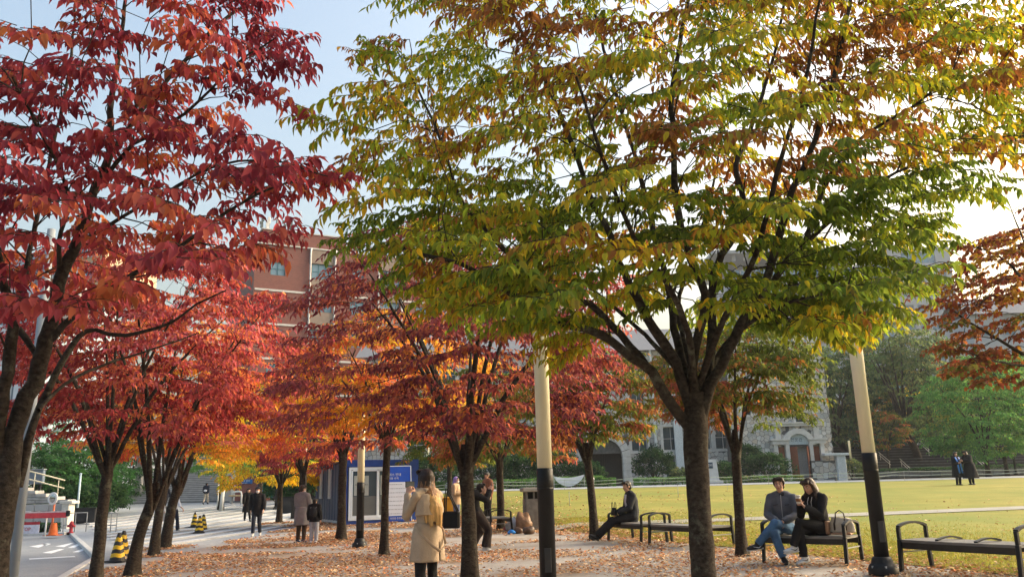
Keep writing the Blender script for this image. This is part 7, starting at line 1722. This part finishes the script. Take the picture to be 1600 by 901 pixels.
r = thing('waist_bag', 'white bag worn on the lower back of the person in khaki trousers', 'bag', place(p_, pz, (0, -.18, 1.06)), pz); Blob().ball((0, 0, 0), (.15, .06, .09), 12, 8).fuse('bag_body', WHT, r, .014, 1)
p_ = GP(173, 793); person('person in a green top and dark open jacket walking towards us by the pole', p_, face_to(p_, (-14, 10, 0)), walk(1, .16), dict(top=cloth('dark_green_jacket', (.05, .075, .06)), trousers=DARK, shoes=SHW, mask=cloth('mint', (.30, .50, .36)), th=.045, hem=.2), scale=1.0, vox=.02)
sx = P(206, 765, 75); person('person in a dark jacket and black cap climbing the grand stairs', (sx.x, 75.0, zt1(-30, 71) + .03 + .165 * 9 + .02), R(-3), walk(1, .08), dict(top=NAVY, trousers=DARK, shoes=SHB, cap=BLK, th=.04), scale=1.0, vox=.022)
# two graduates on the lawn
GOWN = cloth('gown', (.014, .014, .016))
p_ = GP(1500, 757.5); p_ = G(1499, p_.y); person('graduate in a black gown with a bright blue stole, on the far lawn', p_, face_to(p_, p_ + Vector((.3, -1, 0))), stand(eR=(.25, .06, 1.13), wR=(.10, .26, 1.14), hdR=(-.5, .6, .2)), dict(top=GOWN, trousers=BLK, shoes=SHB, th=.06, skirt=.66, skirt_flare=.05, hem=.05, hair_len=.2), scale=1.0, vox=.016, female=True)
pz = face_to(p_, p_ + Vector((.3, -1, 0))); r = thing('stole', 'bright blue graduation stole worn over the black gown', 'stole', p_, pz)
for s_ in (-1, 1): MB().tube([(s_ * .09, -.04, 1.47), (s_ * .10, .10, 1.44), (s_ * .09, .20, 1.25), (s_ * .09, .21, 1.0), (s_ * .09, .25, .62)], [(.055, .010)] * 5, 8, side=(1, 0, 0)).build('band', mat('blue_satin', (.05, .22, .70), .4), r)
p_ = G(1519, p_.y - .25); person('graduate in a wide black gown and dark cap leaning towards the one with the stole', p_, face_to(p_, p_ + Vector((-1, -.25, 0))), stand(chest=(0, .05, 1.27), neck=(0, .10, 1.43), head=(0, .16, 1.57), sR=(.17, .06, 1.39), sL=(-.17, .06, 1.39), eR=(.24, .18, 1.18), wR=(.05, .40, 1.22), eL=(-.24, .16, 1.18), wL=(-.04, .38, 1.20), hdR=(-.4, .8, .1), hdL=(.4, .8, .1), look=(0, 1, -.2)), dict(top=GOWN, trousers=BLK, shoes=SHB, th=.075, skirt=.74, skirt_flare=.14, hem=.05, cap=GOWN, hair_len=.1, mask=cloth('dark_mask', (.05, .03, .035))), scale=1.04, vox=.016)
stone_building(); brick_building(); modern_building(); far_tower(); far_house()
main_tree(); left_tree()
# row of trees on the right side of the walk
row_tree(735, 13.1, 1.75, 6.0, 2.8, 'purple', .13, 'tree with purple and rust leaves whose many limbs fan out, in front of the lawn', 21, nl=9, low=2.3, n=260, lean=(-.05, .1))
row_tree(600, 19.3, 2.5, 5.6, 2.4, 'orange', .095, 'slim orange tree with a bent trunk beside the blue board', 22, nl=6, low=2.9, lean=(.05, 0), n=170)
row_tree(533, 25.6, 2.5, 6.3, 2.7, 'redorange', .14, 'red and yellow tree in front of the blue container office', 23, low=2.6)
row_tree(470, 37.0, 2.2, 6.0, 2.2, 'crimson', .15, 'pinkish red tree behind the adult in the grey coat', 24, low=2.4)
row_tree(436, 41.0, 2.0, 6.9, 3.5, 'yellow', .15, 'golden yellow tree beside a lamp at the end of the avenue', 25, low=2.0, n=260)
row_tree(405, 52.0, 2.0, 7.0, 3.4, 'yelgreen', .15, 'yellow green tree standing before the brick wall at the end of the avenue', 26, low=2.2)
# row on the lawn edge
row_tree(1160, 15.2, 1.85, 4.15, 1.35, 'greenorange', .095, 'green and orange tree standing behind the seated couple', 31, low=2.5, nl=6, lean=(.05, 0), n=150)
row_tree(930, 20.5, 1.95, 4.6, 1.9, 'greenorange', .105, 'green and orange tree beside the man sitting alone on a bench', 32, low=2.5, nl=6, lean=(-.1, 0), n=170)
row_tree(783, 26.5, 2.15, 5.4, 2.5, 'greenorange', .125, 'green tree tinged orange standing left of the stone bin', 33, low=2.2, nl=6)
row_tree(703, 35.0, 2.3, 5.6, 2.6, 'greenorange', .115, 'green tree behind the person in a purple hood', 34, low=2.6, nl=6)
# row along the road
row_tree(148, 15.0, 2.15, 6.2, 2.9, 'red', .108, 'dark red tree with a straight dark trunk behind the grey post', 41, low=2.75, nl=8, n=240, lean=(.05, 0))
row_tree(205, 17.0, 1.45, 6.7, 3.0, 'crimson', .125, 'crimson tree whose trunk splits low into a wide V', 42, low=2.9, nl=6, n=240, lean=(.3, 0))
row_tree(240, 22.5, 1.8, 6.6, 2.9, 'redorange', .125, 'orange red tree leaning right, third along the road kerb', 43, low=2.8, nl=6, lean=(.15, 0))
row_tree(258, 25.5, 1.8, 5.9, 2.6, 'orange', .16, 'orange tree with a leaning trunk, farthest along the road kerb', 44, low=2.7, nl=6, lean=(.25, 0))
row_tree(345, 58.0, 2.6, 6.2, 2.6, 'green', .2, 'green tree with its trunk painted white, before the grey stone stairs', 45, low=2.5)
litter('fallen_leaves', 120000, 'litter', (-4, 38, -12.2, .7), 3, .062)
grass(85000, 8)
litter('lawn_leaves', 22000, 'litter', (-6, 30, .1, 6), 4, .06, lawn=True)
litter('lawn_leaves', 9000, 'litter', (-6, 34, .1, 18), 14, .055, lawn=True, fall=7.0)
# right maple reaching in from outside the frame
def maple():
    rng = np.random.default_rng(77); D = 11.5; b = G(1690, D); base = (b.x, b.y, b.z); f = P(1680, 620, D)
    L = [[(b.x, b.y, -.1, .15), (b.x, b.y, 1.2, .13), (f.x, f.y, f.z, .12), (f.x - .1, f.y, f.z + .5, .08)],
         limb([(1680, 620), (1640, 575), (1600, 553), (1560, 530), (1510, 500), (1470, 470)], D, D - .6, .06, .008),
         limb([(1678, 610), (1640, 520), (1600, 440), (1560, 400), (1510, 380)], D, D + .5, .06, .008),
         limb([(1680, 600), (1660, 480), (1640, 360), (1600, 250)], D, D, .06, .008), limb([(1640, 575), (1590, 570), (1540, 560), (1500, 545)], D, D - .9, .035, .006),
         limb([(1660, 480), (1610, 400), (1585, 340), (1570, 300)], D, D + .6, .035, .004)]
    polys = [([(1470, 440), (1530, 370), (1620, 350), (1660, 480), (1640, 590), (1520, 590), (1480, 540), (1500, 500)], 60, 24), ([(1540, 370), (1700, 250), (1800, 400), (1700, 560), (1620, 480)], 40, 40)]
    T, TD, TY = env_targets(rng, polys, D, .8, f)
    build_tree('maple_tree', 'orange and olive maple whose branches reach in at the right edge', None, base, L, T, TD, 'maple', leaf=.075, per=.030, slen=(.3, .55), nside=7, wid=.8, fine=True, seed=77, hang=.5, cat='tree')
maple()
def bg(name, px, d, h, rad, pal, label, seed, low=1.5, fork=2.0, r0=.25, group='trees behind the lawn', leaf=.34, n=150, lean=(0, 0), nl=7, zoff=0, **kw):
    g = G(px, d); k = dict(leaf=leaf, per=leaf * .42, slen=(rad * .22, rad * .36), nside=6, wid=.5, droop=.3); k.update(kw)
    return auto_tree(name, label, group, (g.x, g.y, g.z + zoff), fork, h, rad, pal, n=n, seed=seed, low=low, r0=r0, lean=lean, nl=nl, **k)
bg('broadleaf_tree', 1442, 88, 17.0, 5.0, 'greygreen', 'tall grey green tree with a dark leaning trunk behind the terraced steps', 101, low=4.5, fork=4.5, r0=.42, n=330, leaf=.36, lean=(-1.2, 0))
bg('broadleaf_tree', 1468, 92, 16.0, 4.8, 'greygreen', 'tall grey green tree with a straight dark trunk right of the leaning one', 102, low=4.5, fork=5, r0=.42, n=300, leaf=.36)
bg('broadleaf_tree', 1340, 90, 14.5, 4.4, 'greygreen', 'dark tree with a curved leaning trunk beside the stone building', 103, low=3.5, fork=4.0, r0=.42, n=300, leaf=.34, lean=(-1.8, 0))
bg('broadleaf_tree', 1356, 96, 15.5, 4.5, 'darkgreen', 'dark green tree right behind the near lamp top', 104, low=3, fork=4, r0=.35, n=280, leaf=.36)
bg('broadleaf_tree', 1545, 68, 9.6, 4.4, 'green', 'bright green round tree behind the two graduates', 105, low=1.8, fork=2.0, r0=.20, n=330, leaf=.22)
bg('broadleaf_tree', 1574, 72, 10.4, 4.6, 'green', 'green many stemmed tree at the right edge behind the lawn', 106, low=2.6, fork=1.2, r0=.18, n=330, leaf=.22)
bg('broadleaf_tree', 1392, 84, 6.6, 2.4, 'greenorange', 'small olive green tree standing on the terraced steps', 107, low=3.0, fork=2.6, r0=.14, n=110, leaf=.22)
bg('broadleaf_tree', 1432, 100, 10.5, 2.5, 'yellow', 'small golden tree glimpsed between the two tall trunks', 108, low=4.5, fork=3, r0=.15, n=90, leaf=.24)
bg('broadleaf_tree', 1378, 104, 10.0, 2.6, 'redorange', 'rusty orange tree glimpsed behind the near lamp', 109, low=4.5, fork=3, r0=.15, n=90, leaf=.24)
for k, (px, d, h, rd) in enumerate(((1325, 118, 18, 6), (1400, 122, 19, 7), (1480, 116, 17, 6.5), (1560, 110, 15, 6.5), (1630, 105, 15, 6), (1510, 105, 12, 5))):
    bg('broadleaf_tree', px, d, h, rd, 'darkgreen', 'dark green tree in the wooded slope far behind the terraced steps', 120 + k, low=2, fork=3, r0=.35, n=170, leaf=.5, group='trees of the wooded slope')
# pines at the left
for k, (px, d, h, rd) in enumerate(((70, 50, 4.4, 2.0), (98, 52, 5.0, 2.2), (125, 54, 4.6, 2.2), (52, 54, 5.6, 2.4), (150, 57, 4.6, 2.2))):
    bg('pine_tree', px, d, h, rd, 'pine', ('rounded pine above the blue grey cabinet', 'rounded pine left of the pale light pole, tallest in front', 'rounded pine behind the pale light pole', 'rounded pine nearest the red tree stem, at the back', 'rounded pine behind the straight dark trunk')[k], 140 + k, low=1.0, fork=1.3, r0=.14, n=190, leaf=.24, group='pines beside the stone stairs', wid=.3, hang=.1, nside=7)
for k, (px, d, h, rd) in enumerate(((40, 66, 10, 4), (95, 70, 10.5, 4.2), (150, 72, 9.5, 4), (10, 62, 11, 4))):
    bg('broadleaf_tree', px, d, h, rd, 'darkgreen', 'dark evergreen tree of the thicket behind the pines', 150 + k, low=1.0, fork=1.6, r0=.25, n=190, leaf=.34, group='dark trees behind the pines')
# shrubs
shrub('shrub', 'large rounded dark green shrub before the stone wall windows', 'shrub', G(1024, 73), (1.75, 1.4, 1.75), 'darkgreen', 3800, .15, 1)
shrub('shrub', 'small loose shrub right of the big rounded one', 'shrub', G(1067, 70), (1.1, 1.0, .7), 'greygreen', 1200, .14, 2)
shrub('shrub', 'wide green shrub covering the left foot of the arch', 'shrub', G(918, 70), (1.5, 1.3, 1.15), 'darkgreen', 3000, .16, 3)
shrub('shrub', 'dark round shrub left of the white hammock', 'shrub', G(868, 72), (2.0, 1.4, 1.9), 'darkgreen', 3000, .17, 4)
shrub('shrub', 'dark round shrub behind the person in the brown jacket', 'shrub', G(760, 68), (2.4, 1.5, 2.0), 'darkgreen', 3200, .18, 5)
shrub('shrub', 'dark shrub behind the stone bin', 'shrub', G(812, 69), (2.2, 1.5, 1.6), 'darkgreen', 3200, .18, 6)
shrub('shrub', 'green shrub behind the woman in the trench coat', 'shrub', G(672, 66), (2.4, 1.5, 1.6), 'darkgreen', 2800, .18, 7)
shrub('hedge', 'low clipped hedge before the arched entrance, left part', 'hedge', G(890, 66.5), (2.6, .6, .8), 'green', 3000, .12, 8, box=True, group='clipped hedges before the stone building')
shrub('hedge', 'low clipped hedge right of the bollard light', 'hedge', G(942, 66.5), (1.0, .6, .65), 'green', 1500, .12, 9, box=True, group='clipped hedges before the stone building')
shrub('hedge', 'low mounded hedge before the big rounded shrub', 'hedge', G(1035, 68), (2.2, .7, .55), 'green', 1800, .12, 10, box=True, group='clipped hedges before the stone building')
shrub('hedge', 'low clipped hedge far left before the dark shrubs', 'hedge', G(780, 66), (5.0, .6, .7), 'green', 4200, .13, 11, box=True, group='clipped hedges before the stone building')
shrub('shrub', 'shrub right of the white memorial stone', 'shrub', G(1134, 70), (1.3, 1.0, .95), 'darkgreen', 1500, .14, 12)
shrub('shrub', 'tall loose shrub behind the curved trunk', 'shrub', G(1172, 75), (1.5, 1.2, 1.9), 'darkgreen', 2200, .16, 13)
shrub('shrub', 'wide dark shrub behind the seated man', 'shrub', G(1200, 73), (2.2, 1.3, 1.35), 'darkgreen', 2800, .15, 14)
shrub('hedge', 'low hedge behind the seated man', 'hedge', G(1190, 69), (3.2, .5, .45), 'green', 2200, .12, 15, box=True, group='clipped hedges before the stone building')
shrub('shrub', 'round brownish shrub before the parked cars', 'shrub', G(1331, 78), (1.7, 1.2, .95), 'greygreen', 1800, .13, 16)
shrub('hedge', 'low dark hedge before the terraced steps, left part', 'hedge', G(1400, 79.5), (3.6, .6, .7), 'darkgreen', 2600, .16, 17, box=True, group='hedges before the terraced steps')
shrub('hedge', 'low dark hedge before the terraced steps, middle part', 'hedge', G(1475, 79.5), (2.8, .6, .7), 'darkgreen', 2200, .16, 18, box=True, group='hedges before the terraced steps')
shrub('hedge', 'low dark hedge before the terraced steps, right part', 'hedge', G(1580, 79.5), (4.5, .6, .8), 'darkgreen', 2800, .16, 19, box=True, group='hedges before the terraced steps')
shrub('hedge', 'small dark hedge behind the lowered barrier', 'hedge', G(65, 39.6), (.75, .3, .42), 'darkgreen', 1200, .08, 20, box=True)
for k, (px, d, r) in enumerate(((100, 49, (1.6, 1.2, 1.2)), (135, 50, (1.6, 1.2, 1.0)), (70, 51, (1.8, 1.2, 1.4)), (160, 52, (1.5, 1.2, 1.2)))):
    shrub('shrub', ('dark shrub under the pines left of the light pole', 'dark shrub right of the light pole', 'dark shrub behind the traffic mirror', 'dark shrub left of the grand stairs rail')[k], 'shrub', G(px, d), r, 'darkgreen', 2000, .15, 30 + k)
for k, (px, d, r) in enumerate(((455, 60, (2.2, 1.5, 1.7)), (490, 58, (2.0, 1.5, 1.9)), (480, 66, (3.0, 1.5, 2.6)))):
    shrub('shrub', ('dark bush behind the far lamps left of the container', 'dark bush touching the left of the container', 'tall dark bush behind the left side of the container')[k], 'shrub', G(px, d), r, 'darkgreen', 2600, .2, 40 + k)

def haze():
    m = bpy.data.materials.new('haze_air'); m.use_nodes = True; n = m.node_tree; n.nodes.clear(); o = n.nodes.new('ShaderNodeOutputMaterial'); v = n.nodes.new('ShaderNodeVolumePrincipled')
    v.inputs['Color'].default_value = (.86, .91, 1.0, 1); v.inputs['Density'].default_value = .0003; v.inputs['Anisotropy'].default_value = .2
    n.links.new(v.outputs[0], o.inputs['Volume'])
    o = MB().box((0, 1600, 38), (6400, 3900, 84)).build('haze', m); tag(o, 'thin pale autumn haze in the air', 'haze', kind='stuff')
haze()
